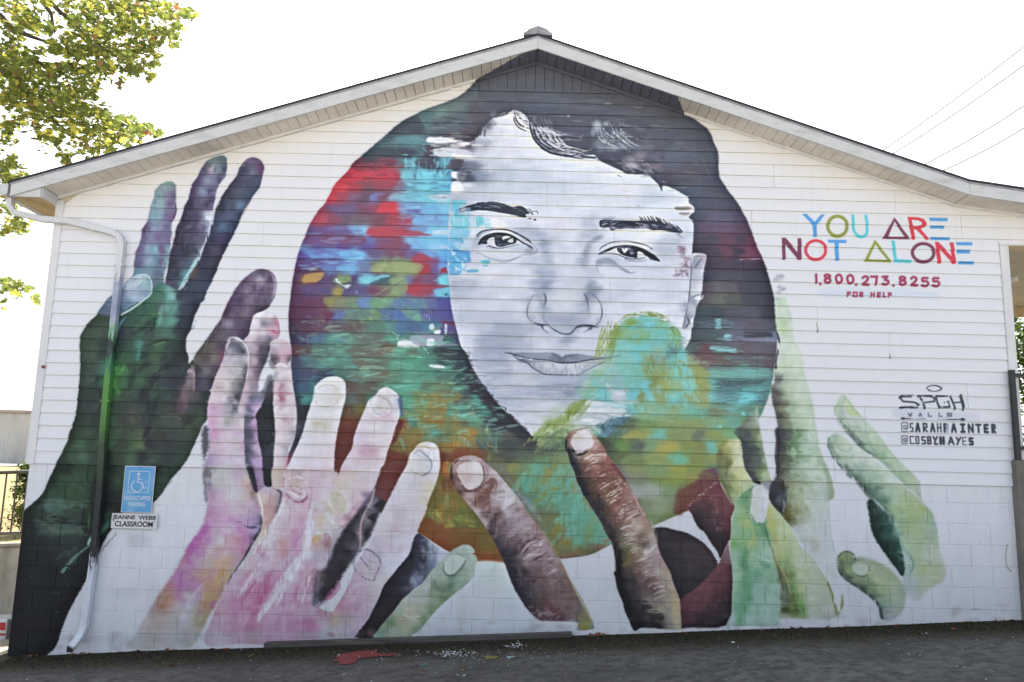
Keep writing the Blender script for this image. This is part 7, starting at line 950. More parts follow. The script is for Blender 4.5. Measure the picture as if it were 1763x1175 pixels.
# small curled finger
V(1140,860,4.518)
S=[];rw(430,(1400,'84946c'),(1450,'84986c'));rw(490,(1380,'6c8060'),(1440,'84986c'),(1500,'74846c'),(1560,'a0b098'));rw(560,(1390,'546450'),(1460,'84986c'),(1540,'9cb088'),(1600,'a0b08c'));rw(620,(1440,'4a5850'),(1520,'84946c'),(1600,'7c9074'),(1680,'a0b480'));rw(700,(1540,'4a5850'),(1620,'748c64'),(1700,'94ac7c'),(1780,'a0b090'));rw(780,(1640,'54625a'),(1720,'84a084'),(1800,'a0b498'));rw(860,(1690,'5c6c6c'),(1740,'8ca09c'),(1820,'a8b8a8'));rw(930,(1710,'848c94'),(1780,'a8b0b4'))
poly([(1365,470),(1380,430),(1430,405),(1480,420),(1510,460),(1560,450),(1640,470),(1720,510),(1800,560),(1860,640),(1900,720),(1880,850),(1820,930),(1740,950),(1700,910),(1690,840),(1640,770),(1560,710),(1480,650),(1420,610),(1380,560)],S,soft=1.8,rough=2,g=.045)
for q,w,c,a in[([(1365,480),(1375,550),(1420,610),(1490,660),(1580,720),(1650,780),(1690,840),(1710,920)],[2,4,5,5,5,5,5,5],'444e50',.75),([(1370,450),(1400,415),(1440,405),(1490,430),(1505,470),(1500,520),(1480,540)],[1.6,2,2,2.4,2.6,2.4,1.6],'46543c',.75),([(1430,410),(1430,480)],1,'5c6c50',.5),([(1510,450),(1550,455),(1570,480)],4,'8c9c98',.5),([(1480,545),(1510,580),(1560,600),(1610,570),(1615,520)],[2,3,3,2.6,1.6],'5c7464',.7),([(1600,590),(1600,630)],3,'5c7454',.5),([(1560,480),(1620,480)],3,'a4b478',.6)]:st(q,w,c,a,1.2,.15)
poly([(1500,490),(1560,495),(1605,520),(1600,565),(1560,590),(1510,580),(1480,545)],'acbca8',.8,1,1.4)
V()
smudge([(140,560),(320,470),(330,640),(350,780),(250,860),(60,1100),(20,1110),(50,900),(130,760)],420,15,3.2,-62,35,(6,6),(.2,.5),.3,.06)
smudge([(360,600),(480,560),(520,760),(440,900),(330,1060),(230,1100),(350,860)],330,13,3.2,-55,35,(5,6),(.15,.45),.3,.03)
smudge([(500,800),(590,660),(740,790),(700,930),(620,1080),(370,1090),(430,930)],520,15,3.2,-58,32,(5,6),(.15,.4),.3,.02)
smudge([(790,800),(850,810),(1010,1060),(920,1060)],300,11,2.6,25,60,(5,5),(.2,.45),.3,.06)
smudge([(985,760),(1030,750),(1165,1070),(1090,1070),(1060,900)],330,11,2.6,-20,60,(5,5),(.2,.45),.3,.06)
smudge([(1265,860),(1320,860),(1430,1050),(1265,1060)],220,15,3.2,75,25,(4,8),(.15,.4),.3,.03)
smudge([(1345,600),(1400,800),(1440,960),(1350,900)],120,14,3.2,75,40,(6,6),(.15,.4),.3,.02)
smudge([(1440,770),(1500,800),(1620,950),(1610,1020),(1540,1010)],140,14,3,55,30,(6,6),(.15,.4),.3,.02)
smudge([(230,480),(270,315),(305,320),(350,270),(455,275),(440,340),(330,520),(250,500)],260,13,3,-65,30,(5,6),(.2,.5),.3,.04)
smudge([(330,640),(400,480),(475,475),(470,520),(400,600),(360,680)],160,14,3,-55,30,(6,6),(.15,.45),.3,.03)
g_=CAN.mean(2,keepdims=True);CAN[:]=np.clip(g_+(CAN-g_)*.90,0,1)
SK_[0]=1.
# crisper: the paint is thick, its local contrast strong
L_=CAN.mean(2);hi_=(1-.55*pmask([(860,470),(1060,470),(1100,660),(840,640)],6))*((L_-blur(L_,1.4))*.45+(L_-blur(L_,7))*.26+(L_-blur(L_,24))*.24)
CAN[:]=np.clip(CAN+(hi_*COV)[...,None],.03,.93)
V();fm_=COV*(1-pmask(FACE,3));xm_=np.clip((np.arange(MW)-330)/60,.15,1)[None];CAN[:]=CAN+(fm_*xm_*.26)[...,None]*CAN*(1-CAN)
CAN[:]=CAN+.015*(1-CAN)**2*COV[...,None]+.02*COV[...,None]*np.sin(np.pi*np.clip((CAN-.5)/.37,0,1))
# ---- lettering
BL,OL,TU,MA,RE='4f96d4','8c9440','58c4d0','743a54','cc3c4c'
V(1330,350,4.765)
def L(pts,w,c,**k):st(pts,w,c,1,.55,0,taper=False,smooth=False,**k)
def Pq(p,c):poly(p,c,1,.6,0,.03,smooth=False)
def ring(cx,cy,rx,ry,w,c):
    st([(cx+rx*math.cos(t),cy+ry*math.sin(t))for t in np.linspace(0,2*math.pi,20)],w,c,1,.55,0,taper=False)
Pq([(243,90),(280,88),(345,155),(402,92),(432,92),(362,182),(364,278),(334,278),(328,182)],BL)
ring(530,188,79,82,5.8,OL)
st([(657,100),(662,210),(690,262),(730,275),(765,255),(774,200),(764,103)],5.2,TU,1,.55,0,taper=False)
Pq([(1000,117),(1130,298),(900,294)],MA);Pq([(1000,152),(1082,278),(948,277)],WHITE)
Pq([(1108,113),(1190,116),(1240,130),(1264,165),(1258,190),(1215,212),(1288,300),(1258,302),(1180,218),(1158,214),(1170,300),(1142,300)],RE);Pq([(1140,138),(1190,140),(1222,155),(1225,178),(1190,190),(1150,188)],WHITE)
Pq([(1285,119),(1438,122),(1436,150),(1290,147)],BL);Pq([(1292,185),(1410,187),(1408,211),(1296,209)],BL);Pq([(1293,279),(1452,283),(1456,305),(1296,302)],BL)
Pq([(76,284),(108,284),(178,372),(205,405),(205,289),(236,289),(238,466),(208,466),(140,378),(105,338),(108,464),(80,465)],MA)
ring(352,384,82,78,5.0,RE)
Pq([(453,301),(607,303),(606,328),(540,328),(546,474),(514,474),(508,328),(455,326)],BL)
Pq([(840,300),(980,488),(748,480)],OL);Pq([(842,340),(938,468),(786,462)],WHITE)
Pq([(974,308),(1002,309),(1020,462),(1140,468),(1138,491),(995,488)],TU)
ring(1233,406,88,75,5.6,MA)
Pq([(1333,318),(1362,319),(1470,440),(1452,322),(1484,323),(1506,498),(1476,500),(1372,375),(1384,496),(1352,496),(1340,400)],RE)
Pq([(1503,320),(1640,322),(1638,348),(1508,346)],BL);Pq([(1510,383),(1620,384),(1622,412),(1514,414)],BL);Pq([(1522,478),(1652,480),(1650,504),(1526,502)],BL)
PH='983856'
def D(ch,x,y,w,h,lw,c):
    G={'1':[[(.5,0),(.55,1)]],'.':[[(.45,.93),(.55,.95)]],
     '8':[[(.5,.02),(.15,.1),(.1,.3),(.5,.46),(.92,.65),(.85,.92),(.5,1),(.12,.9),(.08,.65),(.5,.46),(.88,.3),(.82,.1),(.5,.02)]],
     '0':[[(.5,0),(.1,.2),(.05,.55),(.2,.9),(.55,1),(.9,.8),(.97,.45),(.8,.1),(.5,0)]],
     '2':[[(.05,.2),(.3,.02),(.7,.02),(.88,.25),(.6,.6),(.1,.95),(1,1)]],'7':[[(0,.05),(1,.05)],[(.92,.05),(.75,1)]],
     '3':[[(.05,.08),(.85,.05),(.4,.42),(.9,.55),(.95,.8),(.6,1),(.05,.93)]],'5':[[(.9,.03),(.15,.05),(.12,.42),(.7,.42),(.98,.65),(.8,.95),(.4,1),(.02,.9)]]}
    k=lw*VX[2];
    if ch!='.':x+=k*.5;w=max(w-k,2);y+=k*.4;h-=k*.8
    for s_ in G[ch]:st([(x+a*w,y+b*h)for a,b in s_],lw,c,1,.5,0,taper=False)
for ch,x,y in[('1',340,575),('.',378,577),('8',412,575),('0',505,577),('0',598,580),('.',672,583),('2',724,592),('7',795,590),('3',886,590),('.',978,590),('8',1028,592),('2',1122,597),('5',1212,603),('5',1302,604)]:
    w={'1':30,'.':24}.get(ch,72);h=84
    if ch=='.':D(ch,x,y,w,90,4.2,PH)
    else:D(ch,x,y,w,h,4.2,PH)
    st([(x+w*.3,y+h*.1),(x+w*.6,y+h*.08)],2,'b44460',.5,.8)
poly([(350,712),(500,700),(700,705),(1000,706),(1200,712),(1360,740),(1355,790),(1200,782),(900,778),(500,770),(380,760)],'c8d2e0',.75,3,3)
def GL(ch,x,y,w,h,lw,c,sl=0):
    G={'A':[[(0,1),(.45,0),(.55,0),(1,1)],[(.2,.65),(.8,.65)]],'S':[[(1,.05),(.05,.05),(.05,.48),(.95,.55),(.95,.97),(0,.97)]],'R':[[(.08,1),(.08,0),(.9,.05),(.9,.45),(.1,.52),(1,1)]],'H':[[(.08,0),(.08,1)],[(.92,0),(.92,1)],[(.08,.5),(.92,.5)]],
     'P':[[(.1,1),(.1,0),(.95,.08),(.95,.5),(.1,.58)]],'I':[[(0,.02),(1,.02)],[(.5,0),(.5,1)],[(0,.98),(1,.98)]],'N':[[(.05,1),(.05,0),(.95,1),(.95,0)]],'T':[[(0,.04),(1,.04)],[(.5,0),(.5,1)]],'E':[[(1,.02),(.05,.02),(.05,.98),(1,.98)],[(.05,.5),(.85,.5)]],
     'C':[[(1,.03),(.08,.03),(.05,.97),(1,.97)]],'O':[[(.05,.03),(.95,.03),(.95,.97),(.05,.97),(.05,.03)]],'B':[[(.05,0),(.05,1),(.95,.95),(.9,.52),(.05,.48),(.9,.45),(.85,.03),(.05,0)]],'Y':[[(0,0),(.45,.5),(1,0)],[(.5,.45),(.1,1)]],'F':[[(1,.02),(.06,.02),(.06,1)],[(.06,.48),(.85,.48)]],
     'L':[[(.05,0),(.05,.97),(1,.97)]],'W':[[(0,0),(.25,1),(.5,.3),(.75,1),(1,0)]],'G':[[(1,.05),(.05,.05),(.1,.97),(1,.9),(.95,.5),(.7,.5)]],'@':[[(.72,.70),(.35,.70),(.35,.32),(.72,.32),(.72,.78)],[(.9,.72),(1,.66),(1,0),(0,0),(0,1),(1,1)]],
     'Z':[[(0,0),(.5,.42),(1,0)],[(.5,.42),(.3,1),(1,1)]]}
    k=lw*VX[2];x+=k*.5;w=max(w-k,4);y+=k*.4;h-=k*.8
    for s_ in G[ch]:st([(x+a*w+sl*(1-b)*h,y+b*h)for a,b in s_],lw,c,1,.5,0,taper=False,smooth=False)
for ch,x,w in[('F',604,38),('O',652,46),('R',706,38),('H',796,42),('E',850,38),('L',900,32),('P',940,36)]:GL(ch,x,724+(x-604)*.018,w,44,2.7,PH)
V(1380,660,4.518)
IK='2f3340'
poly([(710,210),(800,200),(1000,215),(1250,225),(1375,240),(1370,290),(1150,290),(900,285),(760,280),(715,260)],'c4c8d4',.6,2.5,3)
st([(1000,55),(972,40),(990,22),(1040,16),(1085,35),(1075,52),(1030,62),(985,58)],[1.6,1.4,1.6,2,2.6,2,1.4,1],IK,1,.5)
def TP(p,w,c=IK):st(p,w,c,1,.5,.05,taper=False,smooth=False)
TP([(865,98),(775,100),(762,112)],4.2);TP([(765,110),(785,140),(880,148)],3);TP([(880,150),(905,165),(895,185),(765,188)],[3,4,4,4]);
TP([(905,98),(935,130),(955,195)],3.6);TP([(905,98),(1000,98),(1035,115),(1030,140),(945,150)],[2.6,3.6,3.6,3,2.4])
TP([(1130,100),(1045,98),(1050,140),(1066,186),(1148,184),(1142,140),(1108,150)],[3,3,3.4,3.8,3,2.6,2.4]);
TP([(1155,100),(1175,150),(1190,200)],3.4);TP([(1235,95),(1250,150),(1258,205)],5);TP([(1180,150),(1240,145)],2.4)
for ch,x,w in[('W',824,34),('A',905,30),('L',978,34),('L',1062,34),('S',1125,45)]:GL(ch,x,228,w,32,1.9,'565c6c')
TP([(785,272),(850,275),(960,279)],[3.4,1.8,1.4]);blob(785,272,4,2.4,IK,1,hard=1);TP([(1055,279),(1180,281),(1250,282)],[1.2,1.8,2.6]);blob(1250,282,4,2.2,IK,1,hard=1)
x=774
W1=[('@',52,1.3),('S',30,2.2),('A',42,3.6),('R',42,2.8),('A',42,3.2),('H',40,2.2),('P',44,3.8),('A',46,3.4),('I',42,4),('N',50,3.2),('T',50,3.4),('E',42,4.2),('R',40,3.6)]
xs=[774,838,880,938,996,1048,1098,1158,1230,1288,1348,1412,1470]
for(ch,w,lw),x in zip(W1,xs):GL(ch,x,304+(x-774)*.016,w,74,lw,IK)
TP([(1130,320),(1130,380)],4,'a4acbc');
xs=[774,836,882,928,972,1016,1066,1134,1196,1246,1296]
W2=[('@',50,1.4),('C',40,2),('O',32,2.2),('S',38,2.6),('B',38,2.8),('Z',44,3),('H',48,4.4),('A',52,3),('Y',46,3),('E',36,1.6),('S',40,4)]
for(ch,w,lw),x in zip(W2,xs):GL(ch,x,406+(x-774)*.022,w,66,lw,IK)
V();st([(1405,556),(1407,566),(1407,571)],[.8,1,3],'5c6450',.9);st([(1530,608),(1531,612),(1532,616)],[.6,1,3],'5c7460',.9)
st([(1734,938),(1732,955),(1733,974),(1741,984)],[1.6,1,1.2,2],'6c6258',.8);st([(1686,928),(1688,938)],1.6,'98806c',.8);st([(1738,935),(1735,940)],1.4,'7c6c60',.7)
for i in range(70):
    x=_rs.uniform(150,1740);y=_rs.uniform(900,1075);st([(x,y),(x+_rs.uniform(-3,3),y+_rs.uniform(2,9))],_rs.uniform(.6,1.6),'6c6660',_rs.uniform(.1,.4),.6)
for i in range(60):
    x=_rs.uniform(1100,1745);y=_rs.uniform(845,1060);st([(x,y),(x+1,y+_rs.uniform(15,50))],_rs.uniform(2,7),'a8a8aa',.1,2.5)
for i in range(90):
    x=_rs.uniform(100,1740);y=1062+(1740-x)*.032+_rs.uniform(-22,8);blob(x,y,_rs.uniform(4,16),_rs.uniform(3,8),'8c8a84',_rs.uniform(.05,.28))
# grey stains and scuffs on the white
V()
bl([(1340,480,8,5,'a4a8b4',.5)])
for i in range(60):
    x=_rs.uniform(215,330);y=_rs.uniform(915,1000);st([(x,y),(x+_rs.uniform(-2,2),y+_rs.uniform(15,60))],_rs.uniform(3,9),'a2a8b0',.09,3)
bl([(235,930,22,16,'a8aeb4',.4),(215,1020,30,10,'aeb4ba',.3),(560,1095,60,8,'b0b4ba',.3)])
for x in range(170,1000,14):blob(x+_rs.uniform(-6,6),1100-(x-170)*.02,12,9,'a6acb4',.18)
dabs([(165,1000),(230,1000),(150,1110),(100,1110)],['b0b4ba','c0c4c8'],20,16,6,60,.3,30)
poly([(1100,868),(1120,842),(1155,845),(1165,870),(1140,884),(1110,884)],'9aa090',.4,3,2)
st([(745,870),(748,1060)],.1,'ffffff',0)
# white gaps the ball leaves at its lower right
# ---------------------------------------------------------------- wall picture: resampled from the painted canvas to metres on the wall
TX0, TX1, TZ0, TZ1 = -4.95, 5.25, -.50, 6.10
TW, TH = 2560, 1656
def sample_wall():
    xs = TX0 + (np.arange(TW) + .5) / TW * (TX1 - TX0); zs = TZ0 + (np.arange(TH) + .5) / TH * (TZ1 - TZ0)
    X, Z = np.meshgrid(xs, zs)
    dx = X; dy = CAMD - .008; dz = Z - CAMZ
    w = dx * FW[0] + dy * FW[1] + dz * FW[2]
    px = 881.5 + FPX * (dx * R2[0] + dy * R2[1] + dz * R2[2]) / w - .5
    py = 587.5 - FPX * (dx * U2[0] + dy * U2[1] + dz * U2[2]) / w - .5
    px = np.clip(px, 0, MW - 2.01); py = np.clip(py, 0, MH - 2.01)
    x0 = px.astype(int); y0 = py.astype(int); fx = (px - x0)[..., None]; fy = (py - y0)[..., None]
    out = (CAN[y0, x0] * (1 - fx) + CAN[y0, x0 + 1] * fx) * (1 - fy) + (CAN[y0 + 1, x0] * (1 - fx) + CAN[y0 + 1, x0 + 1] * fx) * fy
    return np.clip(out, 0, 1)
img = bpy.data.images.new('wall_painting', TW, TH)
_b = np.ones((TH, TW, 4), np.float32); _b[..., :3] = sample_wall()
img.pixels.foreach_set(_b.ravel()); img.update(); img.pack()
# ---------------------------------------------------------------- materials
def rgb(h):
    c = [int(h[i:i+2], 16) / 255 for i in (0, 2, 4)]
    return tuple((v / 12.92 if v <= .04045 else ((v + .055) / 1.055) ** 2.4) for v in c) + (1,)
class NT:
    def __init__(s, name):
        s.m = bpy.data.materials.new(name); s.m.use_nodes = True; s.t = s.m.node_tree; s.b = s.t.nodes['Principled BSDF']; s.out = s.t.nodes['Material Output']
    def n(s, kind, **k):
        o = s.t.nodes.new('ShaderNode' + kind)
        for a, v in k.items(): setattr(o, a, v)
        return o
    def l(s, a, b): s.t.links.new(a, b)
    def noise(s, scale, detail=4, rough=.55, vec=None, dist=0):
        o = s.n('TexNoise'); o.inputs['Scale'].default_value = scale; o.inputs['Detail'].default_value = detail; o.inputs['Roughness'].default_value = rough; o.inputs['Distortion'].default_value = dist
        if vec: s.l(vec, o.inputs['Vector'])
        return o.outputs['Fac']
    def ramp(s, f, *st_):
        o = s.n('ValToRGB'); e = o.color_ramp.elements
        while len(e) < len(st_): e.new(.5)
        for q, (p_, c) in zip(e, st_): q.position = p_; q.color = rgb(c) if isinstance(c, str) else (c, c, c, 1)
        s.l(f, o.inputs[0]); return o.outputs['Color']
    def mix(s, f, a, b, bl='MIX'):
        o = s.n('Mix', data_type='RGBA', blend_type=bl)
        for i, v in ((0, f), (6, a), (7, b)):
            if isinstance(v, (int, float)): o.inputs[i].default_value = v
            elif isinstance(v, (tuple, str)): o.inputs[i].default_value = rgb(v) if isinstance(v, str) else v
            else: s.l(v, o.inputs[i])
        return o.outputs[2]
    def math(s, op, a, b=0., c=None):
        o = s.n('Math', operation=op)
        for i, v in enumerate((a, b) if c is None else (a, b, c)):
            if isinstance(v, (int, float)): o.inputs[i].default_value = v
            else: s.l(v, o.inputs[i])
        return o.outputs[0]
    def pos(s, scale=(1, 1, 1)):
        g = s.n('NewGeometry'); m = s.n('Mapping'); m.inputs['Scale'].default_value = scale; s.l(g.outputs['Position'], m.inputs[0]); return m.outputs[0]
    def xyz(s):
        g = s.n('NewGeometry'); m = s.n('SeparateXYZ'); s.l(g.outputs['Position'], m.inputs[0]); return m.outputs
    def bump(s, h, st_=.3, d=.01):
        o = s.n('Bump'); o.inputs['Strength'].default_value = st_; o.inputs['Distance'].default_value = d; s.l(h, o.inputs['Height']); s.l(o.outputs[0], s.b.inputs['Normal'])
    def fin(s, c=None, rough=.6, metal=0, spec=.4):
        if c is not None:
            if isinstance(c, str): s.b.inputs['Base Color'].default_value = rgb(c)
            else: s.l(c, s.b.inputs['Base Color'])
        if isinstance(rough, (int, float)): s.b.inputs['Roughness'].default_value = rough
        else: s.l(rough, s.b.inputs['Roughness'])
        s.b.inputs['Metallic'].default_value = metal; s.b.inputs['Specular IOR Level'].default_value = spec
        return s.m
def simple(name, c, c2=None, scale=8, rough=.6, metal=0, bump=0, ps=(1, 1, 1), spec=.4, lo=.35, hi=.7):
    t = NT(name)
    if c2:
        f = t.noise(scale, 5, .6, t.pos(ps)); q = t.ramp(f, (lo, c), (hi, c2))
    else: q = c
    if bump: t.bump(t.noise(scale * 6, 4, .6, t.pos(ps)), bump, .004)
    return t.fin(q, rough, metal, spec)
def mural_mat(name, kind):
    t = NT(name); x, y, z = t.xyz()
    cb = t.n('CombineXYZ'); t.l(t.math('DIVIDE', t.math('SUBTRACT', x, TX0), TX1 - TX0), cb.inputs[0]); t.l(t.math('DIVIDE', t.math('SUBTRACT', z, TZ0), TZ1 - TZ0), cb.inputs[1])
    im = t.n('TexImage'); im.image = img; im.extension = 'EXTEND'; im.interpolation = 'Cubic'; t.l(cb.outputs[0], im.inputs[0])
    c = im.outputs[0]
    if kind == 'siding':
        # yellowed vinyl up high, colour brightened to offset eave shade; faint rain streaks
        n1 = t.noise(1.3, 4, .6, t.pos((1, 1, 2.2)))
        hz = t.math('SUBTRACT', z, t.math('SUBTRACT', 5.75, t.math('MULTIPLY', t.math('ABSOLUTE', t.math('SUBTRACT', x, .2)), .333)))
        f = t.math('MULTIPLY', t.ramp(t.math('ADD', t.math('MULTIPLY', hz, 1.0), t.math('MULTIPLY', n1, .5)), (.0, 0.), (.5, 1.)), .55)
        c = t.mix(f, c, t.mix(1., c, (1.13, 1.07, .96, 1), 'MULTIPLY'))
        n2 = t.noise(2., 5, .6, t.pos((7, 1, .8))); c = t.mix(t.ramp(n2, (.5, 0.), (.78, .35)), c, t.mix(1., c, (.86, .87, .87, 1), 'MULTIPLY'))
        n3 = t.noise(60, 3, .6, t.pos((.25, 1, 3))); t.bump(n3, .10, .003)
        r = .48
    else:
        n2 = t.noise(2.2, 6, .62, t.pos((3, 1, 1))); c = t.mix(t.ramp(n2, (.45, 0.), (.8, .55)), c, t.mix(1., c, (.80, .81, .80, 1), 'MULTIPLY'))
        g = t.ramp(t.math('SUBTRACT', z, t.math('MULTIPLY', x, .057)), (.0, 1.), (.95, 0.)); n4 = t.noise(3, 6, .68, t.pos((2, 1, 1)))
        c = t.mix(t.math('MULTIPLY', t.math('MULTIPLY', g, n4), .95), c, t.mix(1., c, (.60, .60, .58, 1), 'MULTIPLY'))  # darker towards the foot: stains, plus weaker bounce light painted in
        h = t.math('ADD', t.noise(150, 3, .7, t.pos()), t.math('MULTIPLY', t.noise(26, 3, .6, t.pos()), .8)); t.bump(h, .30, .006)
        r = .62
    k = t.mix(1., c, (1.10, 1.10, 1.10, 1), 'MULTIPLY')
    return t.fin(k, r, 0, .3)
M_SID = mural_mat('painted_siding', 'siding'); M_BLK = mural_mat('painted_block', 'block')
# underside of the laps: yellowed, less paint, the overlap's shadow darkened into the colour
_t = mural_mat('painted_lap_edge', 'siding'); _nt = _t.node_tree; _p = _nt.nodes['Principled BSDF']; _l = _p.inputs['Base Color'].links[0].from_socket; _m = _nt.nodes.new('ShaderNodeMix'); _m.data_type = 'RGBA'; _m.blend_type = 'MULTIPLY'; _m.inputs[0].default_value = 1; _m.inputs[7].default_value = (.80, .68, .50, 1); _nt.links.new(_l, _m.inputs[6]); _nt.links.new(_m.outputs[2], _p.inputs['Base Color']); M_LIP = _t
M_TRIM = simple('white_trim', 'dfe0e2', 'cfd0d2', 6, .5, ps=(1, 1, .3))
t = NT('white_fascia'); n = t.noise(3.5, 6, .65, t.pos((1, 1, 3))); x, y, z = t.xyz()
M_FAS = t.fin(t.mix(t.ramp(n, (.5, 0.), (.8, .7)), 'c6c8ca', '9c9e9a'), .5)
t = NT('vented_soffit'); x, y, z = t.xyz()
le = t.math('ADD', t.math('MULTIPLY', t.math('ADD', y, .0), -1.74), -.46); re = t.math('ADD', t.math('MULTIPLY', y, .43), 1.79)
nn = t.math('MULTIPLY', t.math('SUBTRACT', t.noise(12, 4, .6, t.pos()), .5), .16)
xx = t.math('ADD', x, nn); inn = t.math('MULTIPLY', t.math('GREATER_THAN', xx, le), t.math('LESS_THAN', xx, re))
pores = t.n('TexWave', wave_type='BANDS', bands_direction='X'); pores.inputs['Scale'].default_value = 22; t.l(t.pos(), pores.inputs['Vector'])
cc = t.mix(t.math('MULTIPLY', pores.outputs['Fac'], .25), 'ece5da', 'cfc7bb'); cc = t.mix(t.ramp(t.noise(3, 5, .6, t.pos()), (.4, 0.), (.75, .5)), cc, 'b3a896')
chip = t.ramp(t.noise(34, 2, .5, t.pos()), (.70, 0.), (.74, 1.))
M_SOF = t.fin(t.mix(t.math('MULTIPLY', inn, t.math('SUBTRACT', 1., t.math('MULTIPLY', chip, .8))), cc, '686c7a'), .55)
M_SHIN = simple('asphalt_shingle', '3a3a3e', '26262a', 40, .9)
M_TAN = simple('tan_boards', 'c9b595', 'a08a68', 5, .7, ps=(1, .4, 1))
M_CONC = simple('weathered_concrete', '8c8980', '5c5a54', 3.2, .9, bump=.5, ps=(1, 1, .6))
M_CONC2 = simple('stained_concrete', 'c8c0b0', '8e8676', 2.2, .9, bump=.4, ps=(2, 2, .7))
M_BLACK = simple('black_steel', '202228', '2c2e34', 9, .4)
M_GALV = simple('galvanised_rail', '6e6a62', '4d4942', 12, .5, metal=.4)
M_DARK = simple('dark_void', '1c1c1c')
M_ROD = simple('vent_metal', '9c9ca2', '7c7c84', 10, .6)
M_WOODG = simple('weathered_timber', '5c5854', '3e3b38', 5, .85, bump=.5, ps=(.5, 4, 6))
# ---------------------------------------------------------------- helpers
COL = SC.collection
def tag(o, label=None, cat=None, group=None, kind=None):
    for k, v in (('label', label), ('category', cat), ('group', group), ('kind', kind)):
        if v: o[k] = v
    return o
def empty(name, loc=(0, 0, 0), rz=0):
    o = bpy.data.objects.new(name, None); o.empty_display_size = .2; o.location = loc; o.rotation_euler = (0, 0, rz); COL.objects.link(o); return o
def mk(name, verts, faces, mats, parent=None, mi=None, smooth=False):
    me = bpy.data.meshes.new(name); me.from_pydata([tuple(v) for v in verts], [], faces)
    for m in (mats if isinstance(mats, (list, tuple)) else [mats]): me.materials.append(m)
    if mi: me.polygons.foreach_set('material_index', mi)
    if smooth: me.polygons.foreach_set('use_smooth', [True] * len(me.polygons))
    me.update(); o = bpy.data.objects.new(name, me); COL.objects.link(o); o.parent = parent; return o
class MB:
    def __init__(s): s.v = []; s.f = []; s.m = []
    def add(s, v, f, m=0):
        k = len(s.v); s.v += [tuple(q) for q in v]; s.f += [tuple(i + k for i in q) for q in f]; s.m += [m] * len(f)
    def box(s, a, b, m=0):
        (x0, y0, z0), (x1, y1, z1) = a, b
        s.add([(x0, y0, z0), (x1, y0, z0), (x1, y1, z0), (x0, y1, z0), (x0, y0, z1), (x1, y0, z1), (x1, y1, z1), (x0, y1, z1)],
              [(0, 3, 2, 1), (4, 5, 6, 7), (0, 1, 5, 4), (1, 2, 6, 5), (2, 3, 7, 6), (3, 0, 4, 7)], m)
    def prism(s, poly, y0, y1, m=0):
        n = len(poly); v = [(x, y0, z) for x, z in poly] + [(x, y1, z) for x, z in poly]
        s.add(v, [tuple(range(n)), tuple(range(2 * n - 1, n - 1, -1))] + [(i, i + n, (i + 1) % n + n, (i + 1) % n) for i in range(n)], m)
    def tube(s, pts, r, n=8, m=0, cap=True, sq=None):
        """round tube, or with sq=(w, d) a rectangular one"""
        pts = [Vector(p) for p in pts]; k0 = len(s.v); rr = r if hasattr(r, '__len__') else [r] * len(pts)
        for i, p in enumerate(pts):
            d = (pts[min(i + 1, len(pts) - 1)] - pts[max(i - 1, 0)]).normalized()
            u = d.cross(Vector((0, 1, 0)) if abs(d.y) < .9 else Vector((1, 0, 0))).normalized(); w_ = d.cross(u).normalized()
            for j in range(n):
                a = 2 * math.pi * (j + .5) / n
                if sq:
                    cx, cy = [(1, 1), (-1, 1), (-1, -1), (1, -1)][j]; s.v.append(tuple(p + u * cx * sq[0] / 2 + w_ * cy * sq[1] / 2))
                else: s.v.append(tuple(p + (u * math.cos(a) + w_ * math.sin(a)) * rr[i]))
        for i in range(len(pts) - 1):
            for j in range(n):
                a, b = k0 + i * n + j, k0 + i * n + (j + 1) % n; s.f.append((a, b, b + n, a + n)); s.m.append(m)
        if cap:
            s.f.append(tuple(k0 + j for j in range(n))[::-1]); s.m.append(m); s.f.append(tuple(k0 + (len(pts) - 1) * n + j for j in range(n))); s.m.append(m)
    def build(s, name, mats, parent=None, smooth=False):
        o = mk(name, s.v, s.f, mats, parent, s.m, smooth); return o
def bevel(o, w=.004, seg=1):
    md = o.modifiers.new('bevel', 'BEVEL'); md.width = w; md.segments = seg; md.limit_method = 'ANGLE'; return o
# ---------------------------------------------------------------- outline of the gable
XL, XR = -4.80, 5.05
def rb(x):      # underside of the fascia board
    if x < .198: return 5.97 - .3276 * (.198 - x)
    if x < 4.609: return 5.97 - .337 * (x - .198)
    return 4.483 - .133 * (x - 4.609)
def jz(x): return rb(x) - .024
def gz(x): return .015 + .057 * max(-9, min(9, x))          # the asphalt climbs to the right
B = tag(empty('gable_building'), 'white gabled building with a mural of a grey face and many reaching hands', 'building')
XE = 7.2
def bnd(z):     # x range of the gable at height z
    xl = XL + .08 if z < 4.32 else max(XL + .01, .198 - (5.97 - (z + .03)) / .3276)
    zz = z + .024
    if zz > 4.483: xr = .198 + (5.97 - zz) / .337
    else: xr = min(XE, 4.609 + (4.483 - zz) / .133)
    return xl, xr
wall = MB()
wall.prism([(XL + .02, SID - .0), (XR + .06, SID), (XR + .06, 4.05), (XE, 4.05), (XE, rb(XE)), (4.609, rb(4.609) + .0), (.198, 5.96), (XL + .02, rb(XL + .02))], .004, .16)
wall = wall.build('gable_wall', M_LIP, B)
